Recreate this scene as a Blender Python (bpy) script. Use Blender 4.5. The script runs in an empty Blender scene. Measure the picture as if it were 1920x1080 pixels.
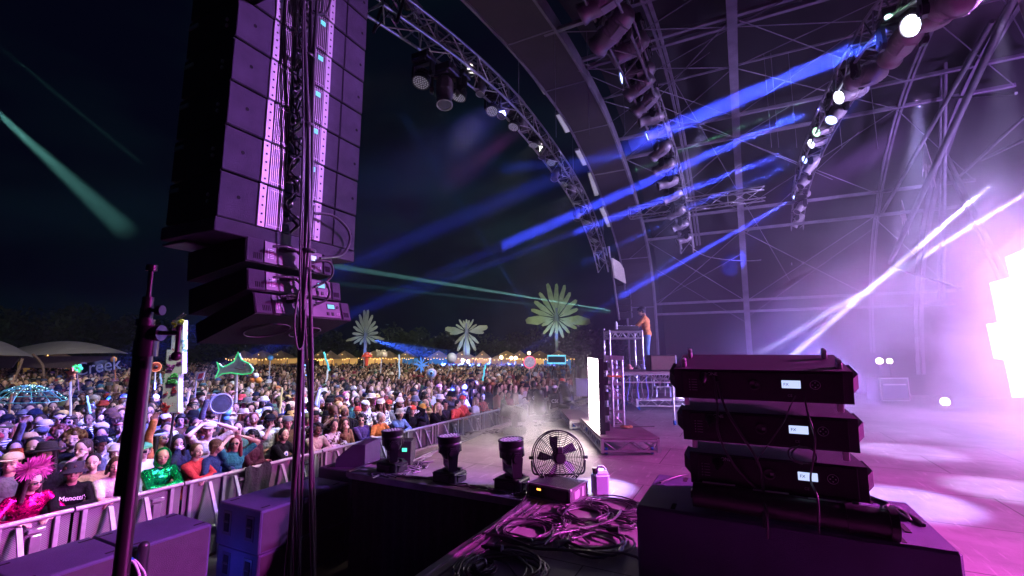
import bpy, math, random
import numpy as np
from mathutils import Vector, Matrix, Quaternion, Euler
random.seed(7)
sc = bpy.context.scene
C = sc.collection
R = math.radians
V = Vector
# ---------------------------------------------------------------- camera
F = 853.3; PITCH = R(8.0); YAW = R(26.7); EYE = 1.65
cam = bpy.data.objects.new('camera', bpy.data.cameras.new('camera')); C.objects.link(cam)
cam.data.sensor_width = 36; cam.data.lens = 16; cam.data.clip_start = .05; cam.data.clip_end = 600
cam.location = (0, 0, EYE); cam.rotation_euler = (R(90) + PITCH, 0, YAW); sc.camera = cam
CR = cam.rotation_euler.to_matrix(); CP = V((0, 0, EYE))
def ray(px, py): return CR @ V(((px - 960) / F, -(py - 540) / F, -1))
def atd(px, py, d): return CP + ray(px, py) * d          # d metres in front of the camera
def atx(px, py, x): d = ray(px, py); return CP + d * (x / d.x)
def aty(px, py, y): d = ray(px, py); return CP + d * (y / d.y)
def atz(px, py, z): d = ray(px, py); return CP + d * ((z - EYE) / d.z)
def pix(p):
    v = CR.transposed() @ (V(p) - CP)
    return (960 + F * v.x / -v.z, 540 - F * v.y / -v.z, -v.z)
FW = V((-math.sin(YAW), math.cos(YAW), 0)); RT = V((math.cos(YAW), math.sin(YAW), 0))
# ---------------------------------------------------------------- world, exposure, engine
w = bpy.data.worlds.new('World'); sc.world = w; w.use_nodes = True
nt = w.node_tree; bg = nt.nodes['Background']
tc = nt.nodes.new('ShaderNodeTexCoord'); nz = nt.nodes.new('ShaderNodeTexNoise'); nz.inputs['Scale'].default_value = 2.2; nz.inputs['Detail'].default_value = 5
mp = nt.nodes.new('ShaderNodeMapping'); mp.inputs['Scale'].default_value = (1, 1, 2.6)
cr = nt.nodes.new('ShaderNodeValToRGB'); cr.color_ramp.elements[0].position = .45; cr.color_ramp.elements[0].color = (.0006, .0010, .0050, 1)
cr.color_ramp.elements[1].position = .8; cr.color_ramp.elements[1].color = (.0016, .0065, .0098, 1)
nt.links.new(tc.outputs['Generated'], mp.inputs[0]); nt.links.new(mp.outputs[0], nz.inputs['Vector']); nt.links.new(nz.outputs[0], cr.inputs[0]); nt.links.new(cr.outputs[0], bg.inputs[0])
# faint teal cloud bank low over the crowd
dt = nt.nodes.new('ShaderNodeVectorMath'); dt.operation = 'DOT_PRODUCT'; nv = nt.nodes.new('ShaderNodeVectorMath'); nv.operation = 'NORMALIZE'; nt.links.new(tc.outputs['Generated'], nv.inputs[0]); nt.links.new(nv.outputs[0], dt.inputs[0]); dt.inputs[1].default_value = ray(900, 440).normalized()
ms = nt.nodes.new('ShaderNodeMapRange'); ms.interpolation_type = 'SMOOTHSTEP'; ms.inputs[1].default_value = .93; ms.inputs[2].default_value = 1.0; nt.links.new(dt.outputs['Value'], ms.inputs[0])
n2 = nt.nodes.new('ShaderNodeTexNoise'); n2.inputs['Scale'].default_value = 6; n2.inputs['Detail'].default_value = 6; nt.links.new(mp.outputs[0], n2.inputs['Vector'])
mr = nt.nodes.new('ShaderNodeMapRange'); mr.inputs[1].default_value = .38; mr.inputs[2].default_value = .75; nt.links.new(n2.outputs[0], mr.inputs[0])
mm = nt.nodes.new('ShaderNodeMath'); mm.operation = 'MULTIPLY'; nt.links.new(ms.outputs[0], mm.inputs[0]); nt.links.new(mr.outputs[0], mm.inputs[1])
mx = nt.nodes.new('ShaderNodeMix'); mx.data_type = 'RGBA'; nt.links.new(mm.outputs[0], mx.inputs[0]); nt.links.new(cr.outputs[0], mx.inputs[6]); mx.inputs[7].default_value = (.002, .011, .017, 1); nt.links.new(mx.outputs[2], bg.inputs[0])
bg.inputs[1].default_value = 1.0
sc.view_settings.view_transform = 'Standard'; sc.view_settings.look = 'None'; sc.view_settings.gamma = 1; sc.view_settings.exposure = 0.0
cy = sc.cycles
cy.use_denoising = True; cy.max_bounces = 4; cy.diffuse_bounces = 2; cy.glossy_bounces = 2; cy.transmission_bounces = 3; cy.volume_bounces = 0; cy.transparent_max_bounces = 8
cy.volume_step_rate = 2.5; cy.volume_max_steps = 80; cy.caustics_reflective = False; cy.caustics_refractive = False
cy.sample_clamp_indirect = 3
# ---------------------------------------------------------------- stage lamps and added fill lamps
def lamp(p, q, col, W, ang, blend=.3, r=.05, name='stage_or_added_light'):
    l = bpy.data.lights.new(name, 'SPOT'); l.energy = W; l.color = col; l.spot_size = R(ang); l.spot_blend = blend; l.shadow_soft_size = r
    o = bpy.data.objects.new(name, l); C.objects.link(o); o.location = p; o.rotation_euler = (V(q) - V(p)).to_track_quat('-Z', 'Y').to_euler()
    return o
MAG = (1.0, .06, .80); VIO = (.50, .14, 1.0)
# magenta wash on stage floor and near wing, from unseen lamps off right
lamp((12.6, 9.6, 6.4), (-.7, 3.3, 0), MAG, 26000, 24, 1, .2)
lamp((13.2, 11.0, 6.6), (.4, 9.3, 0), MAG, 25000, 32, 1, .2)
lamp((13.4, 12.5, 5.4), (1.5, 15.5, 0), (.9, .12, 1.0), 15000, 44, 1, .2)
lamp((3.2, 5.5, 5.2), (-3.2, 2.4, 3.6), (.60, .23, 1.0), 3500, 44, 1, .15)        # on the hanging speakers
lamp((2.5, 8.5, 5.0), (-5.7, 3.4, -.9), (.48, .20, 1.0), 6500, 22, 1, .15)       # violet lamp added for the pit and barrier
lamp((3.0, 15.0, .3), (-2.5, 9.5, 9), (.40, .24, 1.0), 480, 100, 1, .2)      # up into the roof
lamp((7.0, 11.0, .4), (2.6, 12.0, 8), (.45, .22, 1.0), 500, 90, 1, .2)
# white front truss lamps on the audience
for (Y, tx, ty, W) in ((6.5, -10, 3.0, 1700), (9.0, -10.5, 7.0, 2100), (12.0, -11, 10.5, 2300), (15.0, -12, 15, 2300), (17.5, -13, 20, 2200)):
    lamp((-5.2, Y, 7.4), (tx - 1.5, ty, -.3), (1.0, .95, .88), W * 1.6, 58, .9, .12)
for (Y, tx, ty, W) in ((8, -22, 12, 9000), (12, -27, 24, 15000), (16, -27, 38, 15000)):
    lamp((-5.0, Y, 8.0), (tx, ty, 0), (.95, 1.0, .80), W * .9, 40, 1, .12)
for (Y, tx, ty) in ((4.6, -7.7, 2.6), (6.4, -7.7, 5.0), (9.2, -7.8, 8.0)):
    lamp((-4.45, Y, 5.6), (tx, ty, .25), (1.0, .94, .90), 1700, 30, .8, .1)  # fill spots added to lift the front row, not on the truss
lamp((-4.9, 10.5, 7.2), (-3.9, 7.6, 0), (1, .78, .72), 1300, 34, 1, .1)      # cream light on the thrust
lamp((-5.9, 3.56, -1.0), (-5.9, 4.2, -.75), (.03, .08, 1), 5, 140, .6, .05)      # hidden blue lamp added to tint the pit speaker face
lamp((10.5, 12, 1.5), (8.0, 17, 7), (.50, .22, 1.0), 12000, 70, 1, .2)  # unseen violet lamp added to colour the upper smoke
lamp((13.4, 9.5, 5.8), (4.5, 7.0, 0), (1, .16, .95), 27000, 46, 1, .2)      # added out of view to brighten the right part of the deck
lamp((-4.9, 9.5, 7.7), (-14, 9, -1), (.16, .20, 1.0), 8500, 84, 1, .1)  # wide blue fill added to tint the crowd
lamp((4.0, 22.5, .5), (-.5, 15.5, 1.2), (.22, .18, 1.0), 8000, 46, 1, .2)  # blue violet lamp added to colour the smoke behind the performer
# coloured patches in the audience
a = atz(110, 820, .2); lamp((-3.8, 8.0, 7.0), a, (.15, .10, 1.0), 30000, 34, .8, .1)
a = atz(30, 930, .0); lamp((-2.8, 6.5, 5.5), a, (.85, .15, 1.0), 4000, 14, .9, .1)
a = atz(400, 755, .3); lamp((-4.6, 10.0, 7.4), a, (.22, .13, 1.0), 26000, 14, .8, .1)
a = atz(860, 735, .3); lamp((-4.6, 14.0, 7.4), a, (.22, .18, 1.0), 36000, 12, .8, .1)
# pools of light on the floor
def pool(px, py, col, W, ang, off=(1.2, 1.5, 7)):
    q = atz(px, py, 0); lamp(q + V(off), q, col, W, ang, .7, .06)
pool(1120, 915, (.42, .36, 1), 20000, 7.5, (1.4, 3.6, 6.5))
pool(1700, 846, (.55, .45, 1), 6500, 14)
pool(1700, 940, (.42, .36, 1), 9000, 12, (1.5, 3, 6))
pool(1900, 920, (.60, .50, 1), 6000, 12)
lamp((-5.6, 8.5, .6), (-5, 8.6, 8), (1, .95, .78), 260, 40, .8, .1)      # added uplight to brighten the front truss, no fixture here
lamp((-5.6, 14.5, .6), (-5, 14.5, 7.5), (1, .95, .78), 260, 40, .8, .1)  # second added uplight for the truss
# beams cutting the air, from the lamps of the upstage truss
BEAMS = [(1706, 49, 1330, 210, 1.0, 1.7), (1572, 183, 1330, 290, 1.2, 1.5), (1520, 270, 1120, 420, 1.1, 1.6), (1508, 300, 1300, 385, .35, 1.6),
         (1490, 372, 1290, 485, 1.1, 1.6), (1472, 462, 1190, 625, 1.6, 2.0)]
for (a, b, c, d, k, ang) in BEAMS:
    p = atx(a, b, 2.0); q = atd(c, d, (p - CP).dot(FW) * 1.05)
    lamp(p + (q - p).normalized() * .14, q, (.045, .07, 1), 15000000 * k, ang * .8, .8, .08)
p = atx(1595, 155, 2.0); lamp(p, atd(1390, 238, 11), (.3, 1, .6), 900000, .8, .4, .03)
p = atx(1769, 10, 2.0); lamp(p + V((-.1, -.3, 0)), atd(1560, 90, 9), (.5, 1, .7), 700000, 1.0, .4, .03)
p = atx(1667, 113, 2.0); lamp(p, atd(1500, 330, 10), (.05, .07, 1), 120000, 4, .8, .03)
for (a, b, c, d, W) in ((1905, 305, 1500, 655, 2600000), (1980, 330, 1330, 720, 1300000)):
    p = atd(a, b, 11.5); lamp(p, atd(c, d, 13), (.50, .46, 1) if W > 2e5 else (.9, .85, .55), W, 1.5 if W > 2e5 else .9, .4, .05)
for (a, b, c, d, W) in ((1285, 470, 1210, 520, 130000), (1262, 410, 1140, 470, 90000), (1214, 290, 1110, 300, 90000), (1262, 390, 1205, 410, 30000)):
    p = atx(a, b, -1.6); lamp(p, atd(c, d, (p - CP).dot(FW)), (.05, .10, 1), W, 5, .7, .05)
# laser and far beams over the audience
lamp(atd(-25, 192, 16), atd(236, 432, 80), (.25, .85, .75), 7500000, 3.2, .9, .1)
lamp(atd(-25, 68, 20), atd(300, 335, 70), (.25, .85, .8), 2400000, 1.0, .8, .1)
lamp(atd(1157, 584, 24), atd(760, 520, 46), (.35, 1, .95), 52000000, 1.0, .3, .03)
lamp(atd(1157, 588, 24), atd(760, 545, 46), (.25, .85, 1), 9000000, .6, .3, .03)
lamp(atd(1044, 664, 45), atd(900, 440, 44), (.05, .2, 1), 3500000, 2.6, .7, .1)
lamp(atd(690, 636, 46), atd(830, 672, 44), (.04, .12, 1), 5000000, 14, .8, .1)
lamp(atx(1130, 300, -4.5), atd(880, 470, 16), (.1, .5, 1), 1, 12, 1, .05)
# ---------------------------------------------------------------- helpers
def tag(o, label=None, cat=None, group=None, kind=None):
    if label: o['label'] = label
    if cat: o['category'] = cat
    if group: o['group'] = group
    if kind: o['kind'] = kind
    return o
def empty(name, loc=(0, 0, 0), rot=None):
    o = bpy.data.objects.new(name, None); C.objects.link(o); o.location = loc; o.empty_display_size = .1
    if rot is not None: o.rotation_euler = rot if not isinstance(rot, (int, float)) else (0, 0, rot)
    return o
def link(name, me, parent=None, M=None, mat=None):
    o = bpy.data.objects.new(name, me); C.objects.link(o)
    if parent: o.parent = parent
    if M is not None: o.matrix_local = M
    return o
def frame_to(d, up=V((0, 0, 1))):        # rotation whose local Z looks along d
    return V(d).normalized().to_track_quat('Z', 'Y').to_matrix().to_4x4()
class MB:
    def __init__(s): s.v = []; s.f = []; s.M = Matrix(); s.mi = []; s.cur = 0; s.sm = []
    def add(s, vs, fs, smooth=False):
        n = len(s.v); M = s.M
        s.v += [tuple(M @ V(p)) for p in vs]
        for f in fs: s.f.append([i + n for i in f]); s.mi.append(s.cur); s.sm.append(smooth)
    def box(s, c, d, b=0, rot=None):
        x, y, z = d[0] / 2, d[1] / 2, d[2] / 2; b = min(b, x * .9, y * .9, z * .9)
        m = (Euler(rot).to_matrix() if rot is not None and not isinstance(rot, Matrix) else rot) if rot is not None else Matrix.Identity(3)
        c = V(c)
        if b <= 0:
            vs = [c + m @ V((i * x, j * y, k * z)) for i in (-1, 1) for j in (-1, 1) for k in (-1, 1)]
            s.add(vs, [(0, 1, 3, 2), (4, 6, 7, 5), (0, 4, 5, 1), (2, 3, 7, 6), (0, 2, 6, 4), (1, 5, 7, 3)]); return
        idx = {}; vs = []
        for i in (-1, 1):
            for j in (-1, 1):
                for k in (-1, 1):
                    for a in range(3):
                        p = [i * (x - b), j * (y - b), k * (z - b)]; p[a] = (i, j, k)[a] * (x, y, z)[a]
                        idx[(i, j, k, a)] = len(vs); vs.append(c + m @ V(p))
        fs = []
        for a in range(3):
            for sgn in (-1, 1):
                q = []
                for (u, w_) in ((-1, -1), (1, -1), (1, 1), (-1, 1)):
                    t = [0, 0, 0]; t[a] = sgn; t[(a + 1) % 3] = u; t[(a + 2) % 3] = w_; q.append(idx[(*t, a)])
                fs.append(q if sgn > 0 else q[::-1])
        for a in range(3):          # edges along axis a
            b1, b2 = (a + 1) % 3, (a + 2) % 3
            for u in (-1, 1):
                for w_ in (-1, 1):
                    t0 = [0] * 3; t0[a] = -1; t0[b1] = u; t0[b2] = w_; t1 = list(t0); t1[a] = 1
                    q = [idx[(*t0, b1)], idx[(*t1, b1)], idx[(*t1, b2)], idx[(*t0, b2)]]
                    fs.append(q if u * w_ < 0 else q[::-1])
        for i in (-1, 1):
            for j in (-1, 1):
                for k in (-1, 1):
                    q = [idx[(i, j, k, 0)], idx[(i, j, k, 1)], idx[(i, j, k, 2)]]; fs.append(q if i * j * k > 0 else q[::-1])
        s.add(vs, fs)
    def cyl(s, p0, p1, r0, r1=None, n=12, cap=True):
        r1 = r0 if r1 is None else r1; p0, p1 = V(p0), V(p1); d = p1 - p0
        if d.length < 1e-6: return
        m = d.normalized().to_track_quat('Z', 'Y').to_matrix()
        vs = []
        for (p, r) in ((p0, r0), (p1, r1)):
            for i in range(n):
                a = 2 * math.pi * i / n; vs.append(p + m @ V((r * math.cos(a), r * math.sin(a), 0)))
        s.add(vs, [(i, (i + 1) % n, n + (i + 1) % n, n + i) for i in range(n)], True)
        if cap: s.add(vs, [list(range(n))[::-1], list(range(n, 2 * n))])
    def tube(s, path, r, n=6, closed=False, cap=True):
        P = [V(p) for p in path]; k = len(P); vs = []
        nrm = None
        for i, p in enumerate(P):
            a = P[(i - 1) % k] if closed or i > 0 else p; b = P[(i + 1) % k] if closed or i < k - 1 else p
            t = (b - a).normalized() if (b - a).length > 1e-9 else V((0, 0, 1))
            if nrm is None: nrm = t.orthogonal().normalized()
            nrm = (nrm - t * nrm.dot(t)); nrm = nrm.normalized() if nrm.length > 1e-6 else t.orthogonal().normalized()
            bn = t.cross(nrm); rr = r[i] if isinstance(r, (list, tuple)) else r
            for j in range(n):
                an = 2 * math.pi * j / n; vs.append(p + nrm * (rr * math.cos(an)) + bn * (rr * math.sin(an)))
        fs = []
        for i in range(k if closed else k - 1):
            i2 = (i + 1) % k
            for j in range(n): fs.append((i * n + j, i * n + (j + 1) % n, i2 * n + (j + 1) % n, i2 * n + j))
        s.add(vs, fs, True)
        if cap and not closed: s.add(vs, [list(range(n))[::-1], list(range((k - 1) * n, k * n))])
    def lathe(s, prof, n=20, c=(0, 0, 0), m=None):          # prof: (r, z)
        c = V(c); m = m or Matrix.Identity(3); vs = []; k = len(prof)
        for (r, z) in prof:
            for i in range(n):
                a = 2 * math.pi * i / n; vs.append(c + m @ V((r * math.cos(a), r * math.sin(a), z)))
        s.add(vs, [(j * n + i, j * n + (i + 1) % n, (j + 1) * n + (i + 1) % n, (j + 1) * n + i) for j in range(k - 1) for i in range(n)], True)
    def ball(s, c, r, n=12, k=8, m=None):
        r = (r, r, r) if isinstance(r, (int, float)) else r; c = V(c); m = m or Matrix.Identity(3)
        vs = [c + m @ V((0, 0, r[2]))]
        for j in range(1, k):
            t = math.pi * j / k
            for i in range(n):
                a = 2 * math.pi * i / n; vs.append(c + m @ V((r[0] * math.sin(t) * math.cos(a), r[1] * math.sin(t) * math.sin(a), r[2] * math.cos(t))))
        vs.append(c - m @ V((0, 0, r[2]))); L = len(vs) - 1
        fs = [(0, 1 + i, 1 + (i + 1) % n) for i in range(n)]
        for j in range(k - 2):
            for i in range(n):
                q = 1 + j * n; fs.append((q + i, q + n + i, q + n + (i + 1) % n, q + (i + 1) % n))
        q = 1 + (k - 2) * n; fs += [(q + i, L, q + (i + 1) % n) for i in range(n)]
        s.add(vs, fs, True)
    def prism(s, pts, n3, th):       # polygon points (3D), extruded by th along n3
        P = [V(p) for p in pts]; d = V(n3).normalized() * th; k = len(P)
        vs = P + [p + d for p in P]
        s.add(vs, [list(range(k))[::-1], list(range(k, 2 * k))] + [(i, (i + 1) % k, k + (i + 1) % k, k + i) for i in range(k)])
    def mesh(s, name, mats):
        me = bpy.data.meshes.new(name); me.from_pydata(s.v, [], s.f)
        for m in (mats if isinstance(mats, (list, tuple)) else [mats]): me.materials.append(m)
        me.polygons.foreach_set('material_index', s.mi); me.polygons.foreach_set('use_smooth', s.sm); me.update(); return me
    def build(s, name, mats, parent=None, M=None): return link(name, s.mesh(name, mats), parent, M)
def node_mat(name):
    m = bpy.data.materials.new(name); m.use_nodes = True; return m, m.node_tree, m.node_tree.nodes['Principled BSDF']
def mat(name, col, rough=.6, metal=0., var=.15, scale=12., bump=0., bscale=80., spec=.5, emit=None, es=0., objcol=False, detail=3.):
    m, t, b = node_mat(name)
    b.inputs['Roughness'].default_value = rough; b.inputs['Metallic'].default_value = metal; b.inputs['Specular IOR Level'].default_value = spec
    tx = t.nodes.new('ShaderNodeTexCoord')
    n = t.nodes.new('ShaderNodeTexNoise'); n.inputs['Scale'].default_value = scale; n.inputs['Detail'].default_value = detail; t.links.new(tx.outputs['Object'], n.inputs['Vector'])
    mr = t.nodes.new('ShaderNodeMapRange'); mr.inputs[1].default_value = .25; mr.inputs[2].default_value = .75; mr.inputs[3].default_value = 1 - var; mr.inputs[4].default_value = 1 + var
    t.links.new(n.outputs[0], mr.inputs[0])
    vm = t.nodes.new('ShaderNodeVectorMath'); vm.operation = 'SCALE'
    if objcol: oi = t.nodes.new('ShaderNodeObjectInfo'); t.links.new(oi.outputs['Color'], vm.inputs[0])
    else: vm.inputs[0].default_value = col
    t.links.new(mr.outputs[0], vm.inputs['Scale']); t.links.new(vm.outputs[0], b.inputs['Base Color'])
    if bump:
        n2 = t.nodes.new('ShaderNodeTexNoise'); n2.inputs['Scale'].default_value = bscale; n2.inputs['Detail'].default_value = 2; t.links.new(tx.outputs['Object'], n2.inputs['Vector'])
        bp = t.nodes.new('ShaderNodeBump'); bp.inputs['Strength'].default_value = bump; bp.inputs['Distance'].default_value = .03 if bscale < 30 else .01; t.links.new(n2.outputs[0], bp.inputs['Height']); t.links.new(bp.outputs[0], b.inputs['Normal'])
    if emit: b.inputs['Emission Color'].default_value = (*emit, 1); b.inputs['Emission Strength'].default_value = es
    return m
def emis(name, col, s, var=0):
    m, t, b = node_mat(name); b.inputs['Base Color'].default_value = (*[c * .5 for c in col], 1)
    b.inputs['Emission Color'].default_value = (*col, 1); b.inputs['Emission Strength'].default_value = s
    return m
M_black = mat('black_paint', (.020, .020, .026), .55, bump=.6, bscale=260, var=.25)
M_blackm = mat('black_metal', (.016, .016, .020), .38, .5, var=.2)
M_plast = mat('black_plastic', (.022, .022, .025), .38, var=.2)
M_dark = mat('dark_void', (.008, .008, .01), .9)
M_steel = mat('galvanised_steel', (.45, .45, .47), .38, .9, var=.25, scale=8)
M_alu = mat('aluminium', (.62, .62, .64), .32, .85, var=.18, scale=9)
M_dull = mat('dull_steel', (.22, .21, .24), .5, .5, var=.3, scale=5)
M_pale = mat('pale_rail', (.62, .60, .64), .5, .1, var=.1)
M_rub = mat('cable_rubber', (.055, .048, .058), .36, var=.2, spec=.7)
M_cloth = mat('black_drape', (.028, .026, .034), .9, bump=.5, bscale=25)
M_wood = mat('plywood', (.20, .13, .09), .6, var=.3)
M_white = mat('white_plastic', (.75, .75, .78), .4, var=.05)
M_redp = mat('red_tape', (.6, .05, .03), .5)
M_blue = mat('blue_caster', (.03, .15, .55), .5)
M_screen = emis('lcd_screen', (.55, .66, 1.0), 1.1)
M_teal = emis('teal_lcd', (.15, .75, .75), .9)
M_lens = mat('glass_lens', (.10, .10, .13), .12, .3)
M_led = mat('led_lens', (.42, .42, .46), .25, var=.1, emit=(.8, .85, 1), es=.10)
M_hot = emis('lit_lens', (.75, .82, 1), 14)
M_hotb = emis('lit_blue_lens', (.35, .45, 1), 5)
M_hotg = emis('lit_green_lens', (.6, 1, .7), 2.2)
M_warm = emis('warm_bulb', (1, .55, .16), 3.5)
M_warm2 = emis('warm_glow_stall', (1, .56, .17), .75)
def text(body, size, name, m, parent, M, depth=.002):
    cu = bpy.data.curves.new('t', 'FONT'); cu.body = body; cu.size = size; cu.extrude = depth; cu.align_x = 'CENTER'; cu.align_y = 'CENTER'
    o = bpy.data.objects.new('t', cu); C.objects.link(o)
    me = bpy.data.meshes.new_from_object(o.evaluated_get(bpy.context.evaluated_depsgraph_get())); bpy.data.objects.remove(o)
    me.materials.clear(); me.materials.append(m)
    return link(name, me, parent, M)
ORD = ['first', 'second', 'third', 'fourth', 'fifth', 'sixth', 'seventh', 'eighth', 'ninth', 'tenth', 'eleventh', 'twelfth', 'thirteenth', 'fourteenth', 'fifteenth', 'sixteenth', 'seventeenth', 'eighteenth', 'nineteenth', 'twentieth', 'twenty-first', 'twenty-second', 'twenty-third', 'twenty-fourth', 'twenty-fifth', 'twenty-sixth']
# ---------------------------------------------------------------- setting
GZ = -1.3
def ground_mat():
    m, t, b = node_mat('trampled_ground'); b.inputs['Roughness'].default_value = .9
    tx = t.nodes.new('ShaderNodeTexCoord'); n = t.nodes.new('ShaderNodeTexNoise'); n.inputs['Scale'].default_value = .8; n.inputs['Detail'].default_value = 8; t.links.new(tx.outputs['Object'], n.inputs['Vector'])
    r = t.nodes.new('ShaderNodeValToRGB'); r.color_ramp.elements[0].color = (.02, .028, .012, 1); r.color_ramp.elements[1].color = (.07, .06, .04, 1)
    t.links.new(n.outputs[0], r.inputs[0]); t.links.new(r.outputs[0], b.inputs['Base Color']); return m
g = MB(); g.add([(-150, -60, GZ), (90, -60, GZ), (90, 150, GZ), (-150, 150, GZ)], [(0, 1, 2, 3)]); tag(g.build('ground', ground_mat()), kind='structure')
def floor_mat():
    m, t, b = node_mat('stage_floor_paint')
    tx = t.nodes.new('ShaderNodeTexCoord')
    br = t.nodes.new('ShaderNodeTexBrick'); br.offset = .5
    br.inputs['Scale'].default_value = 1; br.inputs['Mortar Size'].default_value = .006; br.inputs['Brick Width'].default_value = 2.44; br.inputs['Row Height'].default_value = 1.22; br.inputs['Mortar Smooth'].default_value = .2
    br.inputs['Color1'].default_value = (.33, .30, .30, 1); br.inputs['Color2'].default_value = (.27, .25, .25, 1); br.inputs['Mortar'].default_value = (.025, .02, .02, 1)
    t.links.new(tx.outputs['Object'], br.inputs['Vector'])
    n = t.nodes.new('ShaderNodeTexNoise'); n.inputs['Scale'].default_value = 2.2; n.inputs['Detail'].default_value = 9; n.inputs['Roughness'].default_value = .65; t.links.new(tx.outputs['Object'], n.inputs['Vector'])
    mr = t.nodes.new('ShaderNodeMapRange'); mr.inputs[1].default_value = .3; mr.inputs[2].default_value = .7; mr.inputs[3].default_value = .62; mr.inputs[4].default_value = 1.2; t.links.new(n.outputs[0], mr.inputs[0])
    vm = t.nodes.new('ShaderNodeVectorMath'); vm.operation = 'SCALE'; t.links.new(br.outputs['Color'], vm.inputs[0]); t.links.new(mr.outputs[0], vm.inputs['Scale'])
    # scuffs: stretched fine noise
    mp = t.nodes.new('ShaderNodeMapping'); mp.inputs['Scale'].default_value = (14, 1.4, 1); mp.inputs['Rotation'].default_value = (0, 0, .6); t.links.new(tx.outputs['Object'], mp.inputs[0])
    n2 = t.nodes.new('ShaderNodeTexNoise'); n2.inputs['Scale'].default_value = 1.6; n2.inputs['Detail'].default_value = 6; t.links.new(mp.outputs[0], n2.inputs['Vector'])
    m2 = t.nodes.new('ShaderNodeMapRange'); m2.inputs[1].default_value = .60; m2.inputs[2].default_value = .72; m2.inputs[3].default_value = 1; m2.inputs[4].default_value = 1.5; t.links.new(n2.outputs[0], m2.inputs[0])
    v2 = t.nodes.new('ShaderNodeVectorMath'); v2.operation = 'SCALE'; t.links.new(vm.outputs[0], v2.inputs[0]); t.links.new(m2.outputs[0], v2.inputs['Scale'])
    t.links.new(v2.outputs[0], b.inputs['Base Color'])
    mr3 = t.nodes.new('ShaderNodeMapRange'); mr3.inputs[3].default_value = .38; mr3.inputs[4].default_value = .75; t.links.new(n.outputs[0], mr3.inputs[0]); t.links.new(mr3.outputs[0], b.inputs['Roughness'])
    n4 = t.nodes.new('ShaderNodeTexNoise'); n4.inputs['Scale'].default_value = 90; t.links.new(tx.outputs['Object'], n4.inputs['Vector'])
    bp = t.nodes.new('ShaderNodeBump'); bp.inputs['Strength'].default_value = .25; bp.inputs['Distance'].default_value = .01; t.links.new(n4.outputs[0], bp.inputs['Height']); t.links.new(bp.outputs[0], b.inputs['Normal'])
    return m
g = MB()
P = [(-5, 4.9), (-2.2, 4.9), (-2.2, -4), (14, -4), (14, 26), (-5, 26)]
g.prism([(x, y, -.09) for x, y in P], (0, 0, 1), .09); tag(g.build('stage_floor', floor_mat()), kind='structure')
g = MB()      # black skirt under the deck edges
def skirt(a, b, z0, z1, n, amp):
    a, b = V(a), V(b); d = b - a; nn = V((-d.y, d.x, 0)).normalized(); k = n * 4
    vs = []
    for i in range(k + 1):
        p = a + d * (i / k); o = nn * (amp * math.sin(i * math.pi / 2 + .3 * math.sin(i * .7)))
        vs += [(p.x + o.x * .4, p.y + o.y * .4, z1), (p.x + o.x, p.y + o.y, z0)]
    g.add(vs, [(2 * i, 2 * i + 1, 2 * i + 3, 2 * i + 2) for i in range(k)], True)
skirt((-4.97, 4.93, 0), (-2.2, 4.93, 0), GZ, -.09, 16, .02); skirt((-2.17, 4.9, 0), (-2.17, -3, 0), GZ, -.09, 34, .02); skirt((-4.97, 4.93, 0), (-4.97, 26, 0), GZ, -.09, 60, .02)
tag(g.build('stage_skirt', M_cloth), kind='structure')
g = MB(); g.box((-2.235, .95, -.03), (.07, 7.9, .09), .004); g.box((-2.12, .95, .008), (.012, 7.9, .016)); g.box((-2.02, .95, .006), (.01, 7.9, .012)); g.box((-3.6, 4.87, -.03), (2.72, .06, .08), .004); g.box((-5.03, 15.4, -.03), (.06, 21, .09), .004)
tag(g.build('stage_edge_trim', M_dull), kind='structure')
# black cloth sagging from the deck edge down into the notch
vs = []; nu, nv = 40, 16
for i in range(nu + 1):
    for j in range(nv + 1):
        u, v = i / nu, j / nv
        x = -2.26 - 2.3 * v * (1 - .35 * (1 - u)); y = 4.75 - 4.6 * u
        z = -.10 - 1.0 * (v ** .8) * (.55 + .45 * (1 - u)) + .045 * math.sin(9 * u + 5 * v) * v + .03 * math.sin(21 * v + 4 * u) * v
        vs.append((x, y, max(z, GZ + .02)))
g = MB(); g.add(vs, [(i * (nv + 1) + j, (i + 1) * (nv + 1) + j, (i + 1) * (nv + 1) + j + 1, i * (nv + 1) + j + 1) for i in range(nu) for j in range(nv)], True)
tag(g.build('black_cloth', M_cloth), 'loose black cloth sagging from the near stage edge beside the cables', 'cloth')
# ---------------------------------------------------------------- roof: arch, ribs, skin
def smooth(pts, n=8):
    P = [V(p) for p in pts]; out = []
    for i in range(len(P) - 1):
        p0 = P[max(i - 1, 0)]; p1 = P[i]; p2 = P[i + 1]; p3 = P[min(i + 2, len(P) - 1)]
        for k in range(n):
            t = k / n
            out.append(.5 * ((2 * p1) + (p2 - p0) * t + (2 * p0 - 5 * p1 + 4 * p2 - p3) * t * t + (3 * p1 - p0 - 3 * p2 + p3) * t ** 3))
    out.append(P[-1]); return out
def resample(P, step):
    out = [P[0]]; acc = 0
    for a, b in zip(P, P[1:]):
        L = (b - a).length
        while acc + L >= step:
            t = (step - acc) / L; a = a.lerp(b, t); out.append(a); L = (b - a).length; acc = 0
        acc += L
    return out
EC = (12.0, 0.0); EA, EB = 10.4, 9.4
def arc(x, th): return V((x, EC[0] - EA * math.cos(th), EC[1] + EB * math.sin(th)))
def arc_hit(px, py):
    d = ray(px, py); best = None
    for i in range(1, 3000):
        p = CP + d * (i * .01)
        if ((p.y - EC[0]) / EA) ** 2 + (p.z / EB) ** 2 > 1 and p.y > 3: return p
    return p
M_arch = mat('arch_cladding', (.022, .014, .024), .7, var=.35, scale=1.2, bump=.2, bscale=6)
M_beam = mat('roof_beam_steel', (.17, .155, .20), .55, .3, var=.3, scale=3)
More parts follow.
